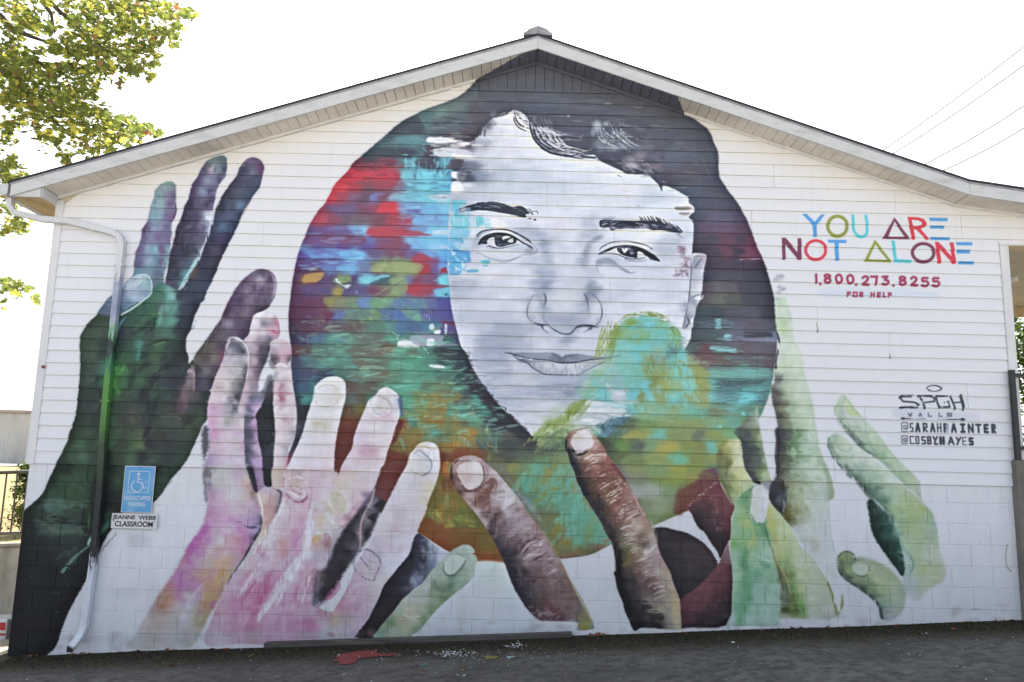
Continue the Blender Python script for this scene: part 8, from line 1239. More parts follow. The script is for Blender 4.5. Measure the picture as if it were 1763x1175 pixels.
# seams where two lengths of siding meet: photo positions, else staggered
SEAM = {}
for px, py in ((966, 267), (839, 297), (692, 617), (870, 714), (454, 398), (1332, 310), (1541, 352), (1294, 388), (1407, 553), (1531, 597), (1488, 710), (1664, 672), (1304, 632), (1655, 400), (805, 775), (1050, 500)):
    X, _, Z = unproj(px, py); k = int((Z - SID) / .127); SEAM.setdefault(k // 2 * 2, []).append(float(X))
for k in range(0, 32, 2):
    if k not in SEAM: SEAM[k] = [random.choice((-2.9, -1.2, .9, 2.4, 3.6)) + random.uniform(-.4, .4)]
    if len(SEAM[k]) < 2: SEAM[k].append(SEAM[k][0] + (-3.66 if SEAM[k][0] > 0 else 3.66))
for k in range(32):
    z0 = SID + .127 * k; z1 = z0 + .127
    a0, b0 = bnd(z0); a1, b1 = bnd(z1)
    if z0 < 4.06: b0 = b1 = XR
    if z0 < SID + .127 * 2 - .01: b0 = b1 = XR - .01
    if z0 < 4.06 < z1: b0 = b1 = XR
    cuts = sorted(s_ for s_ in SEAM[k // 2 * 2] if a0 + .4 < s_ < b0 - .4)
    xs0 = [a0] + cuts + [b0]; xs1 = [max(a1, a0)] + cuts + [min(b1, b0) if b1 < b0 else b0]
    for i in range(len(xs0) - 1):
        L0, R0, L1, R1 = xs0[i], xs0[i + 1], max(xs1[i], xs0[i]), min(xs1[i + 1], xs0[i + 1])
        g = .0012; L0 += g * (i > 0); L1 += g * (i > 0); R0 -= g * (i < len(xs0) - 2); R1 -= g * (i < len(xs0) - 2)
        if R1 - L1 < .05 : R1 = L1 + .05
        n = max(2, int((R0 - L0) / .35)); v = []; f = []; mi = []
        wob = random.uniform(0, 6)
        for j in range(n + 1):
            t_ = j / n; xb = L0 + (R0 - L0) * t_; xt = L1 + (R1 - L1) * t_
            wv = .0012 * math.sin(xb * 1.7 + wob) + .0008 * math.sin(xb * 4.1 + wob * 2)
            v += [(xb, .0035, z0 + .001), (xb, -.0148 + wv, z0 + .0002), (xb, -.0155 + wv, z0 + .003), (xt, -.0035 + wv * .3, z1 + .001), (xt, .0035, z1 + .002)]
        for j in range(n):
            a = j * 5; b = a + 5
            for q in range(4): f.append((a + q, b + q, b + q + 1, a + q + 1)); mi.append(1 if q == 0 else 0)
        f += [(0, 1, 2, 3, 4), tuple(n * 5 + q for q in (4, 3, 2, 1, 0))]; mi += [1, 1]
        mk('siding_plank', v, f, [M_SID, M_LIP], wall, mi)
# header courses over the porch opening are the same lengths (they run on to XE)
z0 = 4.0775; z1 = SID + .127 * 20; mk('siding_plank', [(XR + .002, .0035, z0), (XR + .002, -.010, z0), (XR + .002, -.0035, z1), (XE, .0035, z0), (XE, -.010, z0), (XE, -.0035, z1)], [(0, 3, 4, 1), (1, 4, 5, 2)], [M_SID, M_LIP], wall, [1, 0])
# small upright boards in the tip of the gable
zt = SID + .127 * 32
x = bnd(zt)[0]; xe = bnd(zt)[1]; i = 0
while x < xe - .02:
    x2 = min(x + .1, xe); za, zb = jz(x) , jz(x2)
    if max(za, zb) > zt + .03:
        pts = [(x + .002, zt), (x2 - .004, zt), (x2 - .004, max(zb, zt + .004)), (x + .002, max(za, zt + .004))]
        if x < .198 < x2: pts.insert(3, (.198, 5.946))
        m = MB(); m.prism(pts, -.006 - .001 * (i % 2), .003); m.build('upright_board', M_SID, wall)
    x = x2; i += 1
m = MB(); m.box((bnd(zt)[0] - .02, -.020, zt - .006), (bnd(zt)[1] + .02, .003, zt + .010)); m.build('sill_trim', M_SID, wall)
# trim under the soffit, corner boards
def strip(xa, xb, dz0, dz1, y0, y1, mat, name, parent, f=rb):
    m = MB(); m.prism([(xa, f(xa) + dz0), (xb, f(xb) + dz0), (xb, f(xb) + dz1), (xa, f(xa) + dz1)], y0, y1); return m.build(name, mat, parent)
for xa, xb, mt in ((XL - .005, -1.6, 0), (-1.598, -.46, 0), (-.458, .197, 1), (.199, 1.78, 1), (1.782, 4.608, 0), (4.610, XE, 0)): strip(xa, xb, -.024, .010, -.024, .003, M_SID if mt else M_TRIM, 'rake_trim', wall)
m = MB(); m.box((XL, -.022, SID - .006), (XL + .085, .0034, 4.30)); m.box((XL, .0034, SID - .006), (XL + .012, .1, 4.30)); bevel(m.build('corner_board', M_TRIM, B), .003)
m = MB(); m.box((XR + .002, -.024, SID + .254), (XR + .092, .0034, 4.05)); m.box((XR + .002, -.026, 4.052), (XE, .0034, 4.075)); bevel(m.build('corner_board', M_TRIM, B), .003)
m = MB(); m.box((XR - .008, -.020, SID - .005), (XR + .012, .0034, SID + .25)); m.box((XR - .008, -.020, SID + .2505), (XR + .06, .0034, SID + .2535)); m.build('edge_trim', M_TRIM, B)
# ---------------------------------------------------------------- block wall
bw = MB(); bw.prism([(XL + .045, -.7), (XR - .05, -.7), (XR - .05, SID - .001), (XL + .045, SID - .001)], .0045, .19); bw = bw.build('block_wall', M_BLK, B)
def block_mesh(w_, h_, c=.0026, y=0.):
    a = w_ / 2; b = h_ / 2
    v = [(-a, .006, -b), (a, .006, -b), (a, .006, b), (-a, .006, b), (-a, y + .002, -b), (a, y + .002, -b), (a, y + .002, b), (-a, y + .002, b),
         (-a + c, y, -b + c), (a - c, y, -b + c), (a - c, y, b - c), (-a + c, y, b - c)]
    f = [(8, 9, 10, 11)] + [(4 + i, 4 + (i + 1) % 4, 8 + (i + 1) % 4, 8 + i) for i in range(4)] + [(i, (i + 1) % 4, 4 + (i + 1) % 4, 4 + i) for i in range(4)]
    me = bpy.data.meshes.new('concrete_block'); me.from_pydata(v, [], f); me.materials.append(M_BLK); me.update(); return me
cache = {}
for r in range(11):
    zt_ = SID - .001 - (0 if r == 0 else .173 + .2032 * (r - 1)); zb_ = SID - .173 - .2032 * r
    x = .287 + (r % 2) * .2032 - .4064 * 20
    while x < XR - .05:
        xa = max(x + .0022, XL + .03); xb = min(x + .4042, XR - .04)
        if xb - xa > .03 and zt_ > gz(xa) - .15:
            key = (round(xb - xa, 3), round(zt_ - zb_, 3), random.randint(0, 1))
            if key not in cache: cache[key] = block_mesh(xb - xa, zt_ - zb_ - .004, y=-.0012 * key[2])
            o = bpy.data.objects.new('concrete_block', cache[key]); COL.objects.link(o); o.parent = bw; o.location = ((xa + xb) / 2, random.uniform(-.001, .0006), (zt_ + zb_) / 2)
        x += .4064
m = MB(); m.box((XL + .03, .005, -.8), (XL + .044, 13.5, SID)); m.build('side_block_wall', M_BLK, B)
m = MB(); m.box((XL + .012, .101, SID), (XL + .03, 13.5, 4.3)); m.box((XR + .02, .161, SID + .3), (XR + .05, 13.5, 4.3)); m.build('side_wall', M_TRIM, B)
# ---------------------------------------------------------------- roof
DEP = 14.
def roofpoly(d0, d1, xs):
    lo = [(x, rb(x) + d0) for x in xs]; hi = [(x, rb(x) + d1) for x in xs][::-1]; return lo + hi
XL2 = -5.10
rf = MB(); rf.prism(roofpoly(.139, .166, [XL2 - .03, .198, 4.609, XE + .2]), -.325, DEP); rf = rf.build('roof', M_SHIN, B)
for xs in ([XL2, .197], [.199, 4.608], [4.610, XE + .2]):
    m = MB(); m.prism(roofpoly(0., .137, xs), -.320, -.300); bevel(m.build('fascia_board', M_FAS, rf), .002)
m = MB(); m.prism(roofpoly(.118, .1385, [XL2 - .01, .198, 4.609, XE + .2]), -.3235, -.3205); m.build('drip_edge', M_ROD, rf)
# soffit: a run of narrow vented strips
x = XL + .01
while x < XE - .1:
    x2 = x + .1
    for brk in (.198, 4.609):
        if x < brk - .001 < x2: x2 = brk
    m = MB(); za, zb = rb(x), rb(x2)
    m.add([(x + .006, -.2995, za + .010), (x2 - .0015, -.2995, zb + .010), (x2 - .0015, .002, zb + .010), (x + .006, .002, za + .010), (x + .004, -.2995, za + .021), (x + .004, .002, za + .021), (x2 - .0015, -.2995, zb + .021), (x2 - .0015, .002, zb + .021)],
          [(0, 3, 2, 1), (0, 4, 5, 3), (1, 2, 7, 6), (4, 6, 7, 5)]); m.build('soffit_slat', M_SOF, rf)
    x = x2
m = MB(); m.prism(roofpoly(.022, .030, [XL, .198, 4.609, XE]), -.298, .003); m.build('soffit_backing', simple('soffit_gap', '8c8278'), rf)
# ridge vent
m = MB()
prof = [(.045, 6.135), (.045, 6.165), (.075, 6.178), (.095, 6.205), (.15, 6.228), (.197, 6.245), (.245, 6.228), (.30, 6.206), (.322, 6.178), (.352, 6.165), (.352, 6.135), (.197, 6.150)]
m.prism(prof, -.29, DEP - .3); m.build('ridge_vent', M_ROD, rf)
# eave return on the left, eave soffit boards, gutter
zr = rb(XL2)
m = MB(); m.prism([(XL2 + .002, zr + .004), (XL - .004, zr + .002), (XL - .004, rb(XL) - .0), (XL2 + .002, zr + .012)], -.300, -.286)
m.add([(XL - .004, -.286, zr + .002), (XL - .004, .0, zr + .002), (XL - .004, .0, rb(XL) + .01), (XL - .004, -.286, rb(XL) + .01), (XL + .012, -.286, zr + .002), (XL + .012, .0, zr + .002), (XL + .012, .0, rb(XL) + .01), (XL + .012, -.286, rb(XL) + .01)], [(0, 1, 2, 3)[::-1], (4, 5, 6, 7), (0, 4, 5, 1), (0, 3, 7, 4)])
m.build('eave_return', M_FAS, rf)
y = -.284
while y < 6.:
    m = MB(); m.box((XL2, y, zr + .008), (XL - .006, y + .098, zr + .02)); m.build('eave_soffit_board', M_TAN, rf); y += .1
m = MB(); g0 = XL2 - .03
prof = [(g0, zr + .130), (g0, zr + .035), (g0 - .02, zr + .012), (g0 - .07, zr + .012), (g0 - .10, zr + .05), (g0 - .125, zr + .085), (g0 - .13, zr + .128), (g0 - .12, zr + .128), (g0 - .09, zr + .052), (g0 - .065, zr + .022), (g0 - .022, zr + .022), (g0 - .01, zr + .04), (g0 - .01, zr + .130)]
m.prism(prof, -.31, 13.); m.prism([(g0, zr + .130), (g0, zr + .035), (g0 - .02, zr + .012), (g0 - .07, zr + .012), (g0 - .125, zr + .085), (g0 - .13, zr + .128)], -.315, -.3105)
m.build('gutter', M_FAS, rf)
# ---------------------------------------------------------------- downspout: bare white at the top, painted over lower down
t = NT('painted_downspout'); x, y, z = t.xyz()
nn = t.math('MULTIPLY', t.math('SUBTRACT', t.noise(30, 4, .6, t.pos((3, 3, .35))), .5), .7)
zf = t.math('DIVIDE', t.math('ADD', z, nn), 4.5)
cz = t.ramp(zf, (.10, 'd4dae4'), (.140, 'c6ccd8'), (.15, '1c1e26'), (.29, '22262c'), (.33, '2c3c2c'), (.40, '3a4c34'), (.44, '4c7c3c'), (.54, '5a9448'), (.575, '3c7c60'), (.60, '2c3238'), (.625, '2c3238'), (.645, '74a880'), (.67, 'b4bccc'), (.70, '8c98b0'), (.755, 'b0b8cc'), (.765, '8c86a8'), (.78, 'd4d6dc'), (1., 'dadbdf'))
pe = t.ramp(t.noise(45, 3, .6, t.pos((5, 5, .25))), (.56, 0.), (.62, .55)); cz = t.mix(pe, cz, t.mix(.6, cz, '5c6462'))
t.bump(t.noise(60, 3, .6, t.pos((5, 5, .3))), .5, .004); M_DS = t.fin(cz, .5)
m = MB(); gx = g0 - .055
m.tube([(gx + .02, -.20, zr + .02), (gx + .02, -.19, zr - .06), (gx + .05, -.16, zr - .12), (XL - .1, -.07, zr - .16), (-4.62, -.055, 4.062), (-4.16, -.055, 3.955), (-4.09, -.055, 3.92), (-4.055, -.055, 3.86), (-4.047, -.055, 3.80), (-4.048, -.055, 2.7), (-4.04, -.055, 1.9), (-4.02, -.06, 1.60), (-4.01, -.055, 1.3), (-4.01, -.055, .6), (-4.03, -.055, .05), (-4.045, -.075, -.03), (-4.07, -.13, -.10), (-4.085, -.17, -.13)], 0, 4, sq=(.062, .076))
ds = m.build('downspout', M_DS, B); bevel(ds, .008, 2)
m = MB(); m.box((-4.118, -.174, -.165), (-4.06, -.172, -.11)); m.build('outlet', M_DARK, ds)
for z, xc in ((3.6, -4.048), (2.2, -4.043), (.9, -4.011)):
    m = MB(); m.box((xc - .045, -.092, z), (xc + .045, -.0165, z + .02)); m.build('strap', M_DS, ds)
# ---------------------------------------------------------------- porch at the right
m = MB(); m.box((XR - .038, -.085, -.2), (XE + .6, 2.7, SID + .26)); pb = bevel(m.build('porch_base', M_CONC, B), .008)
m = MB()
y = .165
while y < 2.9:
    m = MB(); m.box((XR + .06, y, 4.052), (XE + .4, y + .082, 4.064)); m.build('porch_ceiling_board', simple('ceiling_board', 'c4c0be', 'aca8a6', 4) if 'ceiling_board' not in bpy.data.materials else bpy.data.materials['ceiling_board'], B); y += .085
m = MB(); m.box((XR + .06, 2.92, 3.93), (XE + .4, 3.06, 4.10)); m.box((XR + .055, .17, 3.93), (XR + .12, 2.92, 4.05)); m.build('porch_beam', M_TAN, B)
m = MB(); m.tube([(6.0, 1.3, 4.05), (6.0, 1.3, 4.0)], .05, 12); m.build('ceiling_light_base', M_TRIM, B)
PX0 = float(unproj(1738.5, 633, -.07)[0]); rl = tag(empty('porch_railing', (5.12, 0., SID + .26)), 'black steel railing with square posts standing on the concrete porch at right', 'railing')
def rel(o, e): o.parent = e; o.matrix_parent_inverse = Matrix.Translation(-e.location); return o
z0 = SID + .261
m = MB(); m.box((PX0, -.080, z0), (PX0 + .045, -.035, z0 + .90)); rel(m.build('post', M_BLACK), rl)
m = MB(); m.box((7.3, -.080, z0), (7.345, -.035, z0 + .90)); rel(m.build('post', M_BLACK), rl)
for h in (.83, .10):
    m = MB(); m.box((PX0 + .045, -.075, z0 + h), (7.3, -.04, z0 + h + .035)); rel(m.build('rail', M_BLACK), rl)
for i in range(19):
    m = MB(); x = PX0 + .14 + i * .108; m.box((x, -.066, z0 + .135), (x + .016, -.05, z0 + .83)); rel(m.build('baluster', M_BLACK), rl)
m = MB(); m.box((PX0 - .01, -.0845, z0 - .0005), (PX0 + .055, -.026, z0 + .006)); rel(m.build('foot_plate', M_BLACK), rl)
# ---------------------------------------------------------------- signs
def text_mesh(name, s_, size, mat, parent, loc, bold=.0, sx=1.):
    cu = bpy.data.curves.new(name, 'FONT'); cu.body = s_; cu.size = .08; cu.align_x = 'CENTER'; cu.align_y = 'CENTER'; cu.extrude = .0006; cu.offset = bold
    o = bpy.data.objects.new(name, cu); COL.objects.link(o); dg = bpy.context.evaluated_depsgraph_get(); me = bpy.data.meshes.new_from_object(o.evaluated_get(dg)); bpy.data.objects.remove(o)
    me.materials.clear(); me.materials.append(mat); q = bpy.data.objects.new(name, me); COL.objects.link(q); q.parent = parent; q.location = loc; q.rotation_euler = (math.pi / 2, 0, 0); q.scale = (sx / q.dimensions.x, size / q.dimensions.y, 1); return q
M_BLUE = simple('faded_blue_sign', '5aa0d4', '84b8dc', 5, .45, lo=.45, hi=.8); M_SW = simple('sign_white', 'dcdce0', 'c8cacf', 7, .45); M_INK = simple('sign_black', '1c1c20'); M_WINK = simple('faded_white_print', 'd8dee6', 'b4c8dc', 20, .5)
s1 = tag(empty('parking_sign', (-3.655, -.024, 1.35)), 'faded blue handicapped parking sign with a white wheelchair symbol, screwed to the wall', 'sign')
m = MB(); m.box((-.152, -.002, -.2265), (.152, .002, .2265)); bevel(m.build('plate', M_SW, s1), .002)
m = MB(); m.box((-.145, -.0035, -.2195), (.145, -.0022, .2195)); m.build('blue_face', M_BLUE, s1)
m = MB(); a, b, c, d = -.103, .103, -.035, .178
for q in (((a, c), (b, c + .006)), ((a, d - .006), (b, d)), ((a, c), (a + .006, d)), ((b - .006, c), (b, d))): m.box((q[0][0], -.0052, q[0][1]), (q[1][0], -.0036, q[1][1]))
m.build('border', M_WINK, s1)
m = MB(); m.tube([(-.008, -.0048, .135), (-.008, -.0048, .160)], .0, 4, sq=(.026, .0016))
m.tube([(-.008, -.0048, .128), (-.012, -.0048, .065), (.032, -.0048, .063), (.052, -.0048, .012), (.078, -.0048, .018)], 0, 4, sq=(.013, .0016)); m.tube([(-.008, -.0047, .098), (.026, -.0047, .098)], 0, 4, sq=(.010, .0016))
m.tube([(-.012 + .056 * math.cos(t_), -.0046, .032 + .056 * math.sin(t_)) for t_ in np.linspace(math.radians(120), math.radians(355), 18)], 0, 4, sq=(.009, .0016)); m.build('wheelchair_symbol', M_WINK, s1)
text_mesh('lettering', 'HANDICAPPED', .042, M_WINK, s1, (0, -.0045, -.090), .0016, .262); text_mesh('lettering', 'PARKING', .042, M_WINK, s1, (0, -.0045, -.148), .0016, .165)
for z in (.208, -.205):
    m = MB(); m.tube([(0, -.003, z), (0, -.007, z)], .006, 8); m.build('screw', M_BLACK, s1)
s2 = tag(empty('room_sign', (-3.665, -.024, 1.042)), 'small white name plate with black capital letters, directly under the blue parking sign', 'sign')
m = MB(); m.box((-.226, -.002, -.073), (.226, .002, .073)); bevel(m.build('plate', M_SW, s2), .002)
text_mesh('lettering', 'JEANNE  WEBB', .052, M_INK, s2, (0, -.003, .034), .0020, .425); text_mesh('lettering', 'CLASSROOM', .052, M_INK, s2, (0, -.003, -.031), .0020, .372)
for x in (-.2, .2):
    m = MB(); m.tube([(x, -.002, .0), (x, -.006, .0)], .004, 8); m.build('screw', M_BLACK, s2)
# kerb beam at the foot of the wall
k = tag(empty('kerb_beam', (-2.29, -.06, gz(-2.29))), 'long grey concrete kerb strip lying against the foot of the painted wall', 'kerb')
def sl_(x): return -.057 + .0550 * (x + 2.287)
m = MB(); m.prism([(-2.29, sl_(-2.29) - .10), (.64, sl_(.64) - .10), (.64, sl_(.64) - .045), (-2.29, sl_(-2.29) - .045)], -.118, -.016); rel(m.build('base', simple('kerb_base', '3c3833', '2a2622', 8, .95, bump=.5)), k)
m = MB(); m.prism([(-2.29, sl_(-2.29) - .044), (.64, sl_(.64) - .044), (.64, sl_(.64)), (-2.29, sl_(-2.29))], -.105, -.016); rel(bevel(m.build('top_board', M_WOODG), .004), k)
# ---------------------------------------------------------------- ground
def grid(name, xs, ys, f, mat, kind='structure'):
    nx, ny = len(xs), len(ys); v = [(x, y, f(x, y)) for y in ys for x in xs]
    fa = [(j * nx + i, j * nx + i + 1, (j + 1) * nx + i + 1, (j + 1) * nx + i) for j in range(ny - 1) for i in range(nx - 1)]
    o = mk(name, v, fa, mat, None, smooth=True); o['kind'] = kind; return o
def lin(a, b, n): return list(np.linspace(a, b, n))
t = NT('old_asphalt'); x, y, z = t.xyz(); P3 = t.pos()
big = t.noise(1.1, 5, .6, P3); fine = t.noise(90, 4, .7, P3); mid = t.noise(9, 5, .65, P3)
base = t.mix(t.ramp(big, (.35, 0.), (.7, 1.)), '5e5b57', '7d7a75'); base = t.mix(t.ramp(mid, (.42, 0.), (.66, .85)), base, '474441')
agg = t.n('TexVoronoi'); agg.inputs['Scale'].default_value = 170; t.l(P3, agg.inputs['Vector']); base = t.mix(t.ramp(agg.outputs['Distance'], (.0, .35), (.28, 0.)), base, '8a8a8c'); base = t.mix(t.ramp(fine, (.5, 0.), (.72, .55)), base, '2c2b2d')
# damp dirt and moss gathered along the foot of the wall
wy = t.math('ADD', y, t.math('MULTIPLY', t.math('SUBTRACT', t.noise(2.2, 4, .6, P3), .5), .55)); mm = t.ramp(t.math('ADD', t.math('MULTIPLY', wy, 1.), 1.), (.12, 0.), (.52, .92))
dirt = t.mix(t.ramp(t.noise(7, 5, .6, P3), (.42, 0.), (.66, 1.)), '463e36', '4a4930'); dirt = t.mix(t.ramp(fine, (.45, 0.), (.7, .7)), dirt, '1f1c19')
cB = t.mix(mm, base, dirt)
grit = t.noise(34, 4, .75, P3); cB = t.mix(t.ramp(grit, (.50, 0.), (.70, .42)), cB, t.mix(1., cB, (.45, .44, .43, 1), 'MULTIPLY')); cB = t.mix(t.ramp(grit, (.28, .3), (.42, 0.)), cB, t.mix(1., cB, (1.6, 1.6, 1.6, 1), 'MULTIPLY'))
t.bump(t.math('ADD', fine, t.math('MULTIPLY', agg.outputs['Distance'], .6)), .8, .006); M_ASP = t.fin(cB, .9, 0, .2)
xs = sorted(set(lin(-60, -9, 10) + lin(-9, 9, 61) + lin(9, 60, 10))); ys = sorted(set(lin(-60, -9, 12) + lin(-9, 1.4, 60) + lin(1.4, 14, 8)))
gn = lambda x, y: gz(x) + .006 * math.sin(x * 2.3 + y * 1.7) * math.cos(y * 3.1 - x) + (.012 * max(0, 1 + y / .35) if -.35 < y < .0 else (.012 if y >= 0 else 0)) - .01
grid('asphalt_ground', xs, ys, gn, M_ASP)
t = NT('autumn_lawn'); P3 = t.pos(); a = t.noise(1.2, 5, .6, P3); b = t.noise(26, 4, .7, P3)
c = t.mix(t.ramp(a, (.35, 0.), (.65, 1.)), '907c4a', '7c7444'); c = t.mix(t.ramp(b, (.45, 0.), (.7, .7)), c, 'a08c68'); t.bump(b, .8, .03); M_LAWN = t.fin(c, .95)
def lz(x, y):
    d = math.hypot(max(0, abs(x) - 20), max(0, y - 10))
    if x < -4.83: return .56 + .035 * (y - 1.5) if y < 26 else 1.42
    return max(.3, min(1.5, .56 + (x + 4.8) * .3)) + .02 * (y - 1.5)*0
xs = sorted(set(lin(-900, -60, 6) + lin(-60, -4.86, 40) + [-4.80] + lin(-4.5, 60, 30) + lin(60, 900, 6))); ys = sorted(set(lin(1.62, 30, 40) + lin(30, 1500, 14)))
grid('lawn', xs, ys, lz, M_LAWN)
grid('far_ground', lin(-1500, 1500, 20), lin(-1500, -58, 12), lambda x, y: -.6, M_LAWN)
grid('bounce_lot', lin(-60, 60, 41), lin(-57.9, -9.2, 24), lambda x, y: gn(x, y) + .02, simple('pale_bounce_lot', 'c8c2b6', 'b8b0a2', 1.5, .9))  # unseen pale ground added behind the camera to bounce sunlight onto the wall
# retaining wall left of the building with the ramp railing on it
rw_ = tag(empty('retaining_wall', (-12, 1.5, -.5)), 'stained concrete retaining wall beside the left corner of the painted building', 'wall')
m = MB(); m.prism([(-12, -.6), (-4.92, -.6), (-4.92, .66), (-6.6, .58), (-12, .40)], 1.40, 1.61); rel(bevel(m.build('wall_face', M_CONC2), .01), rw_)
m = MB(); m.prism([(-12, .402), (-6.6, .582), (-4.92, .662), (-4.92, .70), (-6.6, .62), (-12, .44)], 1.36, 1.64); rel(bevel(m.build('coping', simple('pale_concrete', 'b8ac98', '968a76', 4, .9, bump=.4)), .01), rw_)
fr = tag(empty('yard_railing', (-12, 1.5, .6)), 'grey pipe railing with thin uprights on top of the retaining wall at left', 'railing')
def cz_(x): return .44 + (x + 12) * (.18 / 5.4) if x < -6.6 else .62 + (x + 6.6) * (.08 / 1.68)
m = MB(); m.tube([(-12, 1.5, cz_(-12) + .80), (-6.6, 1.5, cz_(-6.6) + .80), (-4.95, 1.5, cz_(-4.95) + .82)], .022, 10); rel(m.build('top_rail', M_GALV, smooth=True), fr)
m = MB(); m.tube([(-12, 1.5, cz_(-12) + .10), (-6.6, 1.5, cz_(-6.6) + .10), (-4.95, 1.5, cz_(-4.95) + .12)], .018, 10); rel(m.build('bottom_rail', M_GALV, smooth=True), fr)
for i in range(54):
    x = -5.02 - i * .125; z = cz_(x); m = MB(); m.tube([(x, 1.5, z + .10), (x, 1.5, z + .81)], .010, 6); rel(m.build('upright', M_GALV), fr)
for x in (-5.3, -8.0, -11.):
    m = MB(); m.tube([(x, 1.5, cz_(x) - .02), (x, 1.5, cz_(x) + .80)], .02, 8); rel(m.build('post', M_GALV), fr)
# sunlit walk at the foot of the retaining wall, strewn things
M_PATH = simple('pale_walk', 'bcae98', '9a8c76', 3, .9, bump=.3)
grid('walkway', lin(-12, -4.84, 14), lin(-.02, 1.39, 6), lambda x, y: gz(x) + .012, M_PATH)
def carton(name, loc, rz, label, cols, sz):
    e = tag(empty(name, loc, rz), label, 'carton'); w_, d, h = sz
    m = MB(); m.box((-w_ / 2, -d / 2, 0), (w_ / 2, d / 2, h)); bevel(m.build('box', cols[0], e), .006)
    for i, (z0, z1, x0, x1, mt) in enumerate(cols[1]):
        m = MB(); m.box((x0 * w_, -d / 2 - .0015 - .001 * i, z0 * h), (x1 * w_, -d / 2 - .0002, z1 * h)); m.build('printed_band', mt, e)
    return e
M_RED = simple('red_print', 'b03038'); M_BLU2 = simple('blue_print', '3f78b4'); M_WHT2 = simple('white_card', 'd8d8d8', 'c0c0c0', 9); M_GRY = simple('grey_plastic', '8c8a8c', '5c5a5c', 9)
carton('packing_carton', (-5.62, .98, gz(-5.62) + .014), .05, 'white carton with blue and red printing on the walk at the far left edge', (M_WHT2, [(.0, .06, -.49, .49, M_RED), (.25, .35, -.49, .49, M_RED), (.38, .85, -.49, .12, M_BLU2), (.5, .85, .16, .48, M_RED)]), (.62, .3, .22))
e = tag(empty('paint_bucket', (-5.20, .92, gz(-5.2) + .014)), 'small grey bucket next to the printed carton at the left corner of the wall', 'bucket')
m = MB(); m.tube([(0, 0, 0), (0, 0, .19)], [.075, .09], 18); m.build('body', M_GRY, e, True); m = MB(); m.tube([(0, 0, .19), (0, 0, .20)], .096, 18); m.build('lid', M_WHT2, e)
# timber post and bush, shed, road
e = tag(empty('timber_post', (-6.06, 2.6, .58)), 'brown square timber post in the grass behind the yard railing', 'post')
m = MB(); m.box((-.07, -.07, -.05), (.07, .07, 1.55)); bevel(m.build('shaft', simple('brown_timber', '6e5c48', '4c3e30', 5, .85, bump=.5, ps=(6, 6, .6)), e), .006); m = MB(); m.box((-.085, -.085, 1.552), (.085, .085, 1.58)); m.build('cap', M_TAN, e)
M_ROADP = simple('pale_road', 'a8a6a2', '96938e', 1, .9)
sh = tag(empty('metal_shed', (-23.5, 31, 1.3)), 'long white metal shed with ribbed walls beyond the lawn at left', 'shed')
M_RIB = simple('white_sheet_metal', 'cfccc6', 'bab6ae', 1.2, .5, ps=(1, 1, .3)); M_RIBT = simple('shed_trim', 'a89c94', '988c84', 2, .5)
n = 70; v = []; f = []
for i in range(n * 4 + 1):
    x = -9 + i * (11.6 / (n * 4)); yy = (0, 0, .035, .035)[i % 4]; v += [(x, yy, 0), (x, yy, 2.55)]
for i in range(n * 4): f.append((2 * i, 2 * i + 2, 2 * i + 3, 2 * i + 1))
mk('ribbed_wall', v, f, M_RIB, sh)
m = MB(); m.box((2.6, 0, 0), (2.62, 9, 2.55)); m.box((-9, 8.9, 0), (2.6, 9, 2.55)); m.build('side_wall', M_RIB, sh)
m = MB(); m.prism([(-9.3, 2.56), (2.9, 2.56), (2.9, 2.70), (-9.3, 2.70)], -.12, 9.2); m.build('roof', M_RIBT, sh)
for x in (1.15, -3.):
    m = MB(); m.box((x, -.03, 0), (x + .28, -.002, 2.55)); m.build('corner_trim', M_RIBT, sh)
d = MB(); d.box((1.75, -.05, 0), (2.5, -.005, 1.9)); d = d.build('door', simple('shed_door', 'c4b8ac', 'b4a89c', 2), sh); m = MB(); m.box((1.68, -.06, 0), (1.745, -.006, 1.97)); m.box((1.68, -.06, 1.905), (2.55, -.006, 1.97)); m.build('door_frame', M_RIBT, d)
grid('road_strip', lin(-60, -7, 20), [24.5, 27.5, 30.9], lambda x, y: lz(-10, y) + .035, M_ROADP)
# ---------------------------------------------------------------- foliage
def leafmat(name, c1, c2, tr=.55):
    t = NT(name); oi = t.n('ObjectInfo'); rnd = t.noise(3.3, 2, .5, t.pos()); g = t.n('NewGeometry'); f = t.math('FRACT', t.math('ADD', t.math('MULTIPLY', rnd, 2.2), g.outputs['Random Per Island']))
    c = t.ramp(f, (.0, c1), (1., c2)); t.l(c, t.b.inputs['Base Color']); t.b.inputs['Roughness'].default_value = .6; t.b.inputs['Specular IOR Level'].default_value = .25
    tl = t.n('BsdfTranslucent'); br = t.mix(1., c, (1.3, 1.35, .95, 1), 'MULTIPLY'); t.l(br, tl.inputs[0]); mx = t.n('MixShader'); mx.inputs[0].default_value = tr; t.l(t.b.outputs[0], mx.inputs[1]); t.l(tl.outputs[0], mx.inputs[2]); t.l(mx.outputs[0], t.out.inputs[0]); return t.m
LG = leafmat('green_maple_leaf', '545e38', '7c8648', .42); LY = leafmat('yellow_maple_leaf', 'a4a04e', 'c0b862', .5); LR = leafmat('red_brown_leaf', '8c5c4c', '9c7458', .3); LD = leafmat('small_seed_leaf', '6c4438', '88624c', .35)
MAPLE = [(0, -.42), (.06, -.12), (.28, -.22), (.24, -.06), (.50, .02), (.34, .12), (.40, .34), (.18, .26), (.14, .40), (0, .58), (-.14, .40), (-.18, .26), (-.40, .34), (-.34, .12), (-.50, .02), (-.24, -.06), (-.28, -.22), (-.06, -.12)]
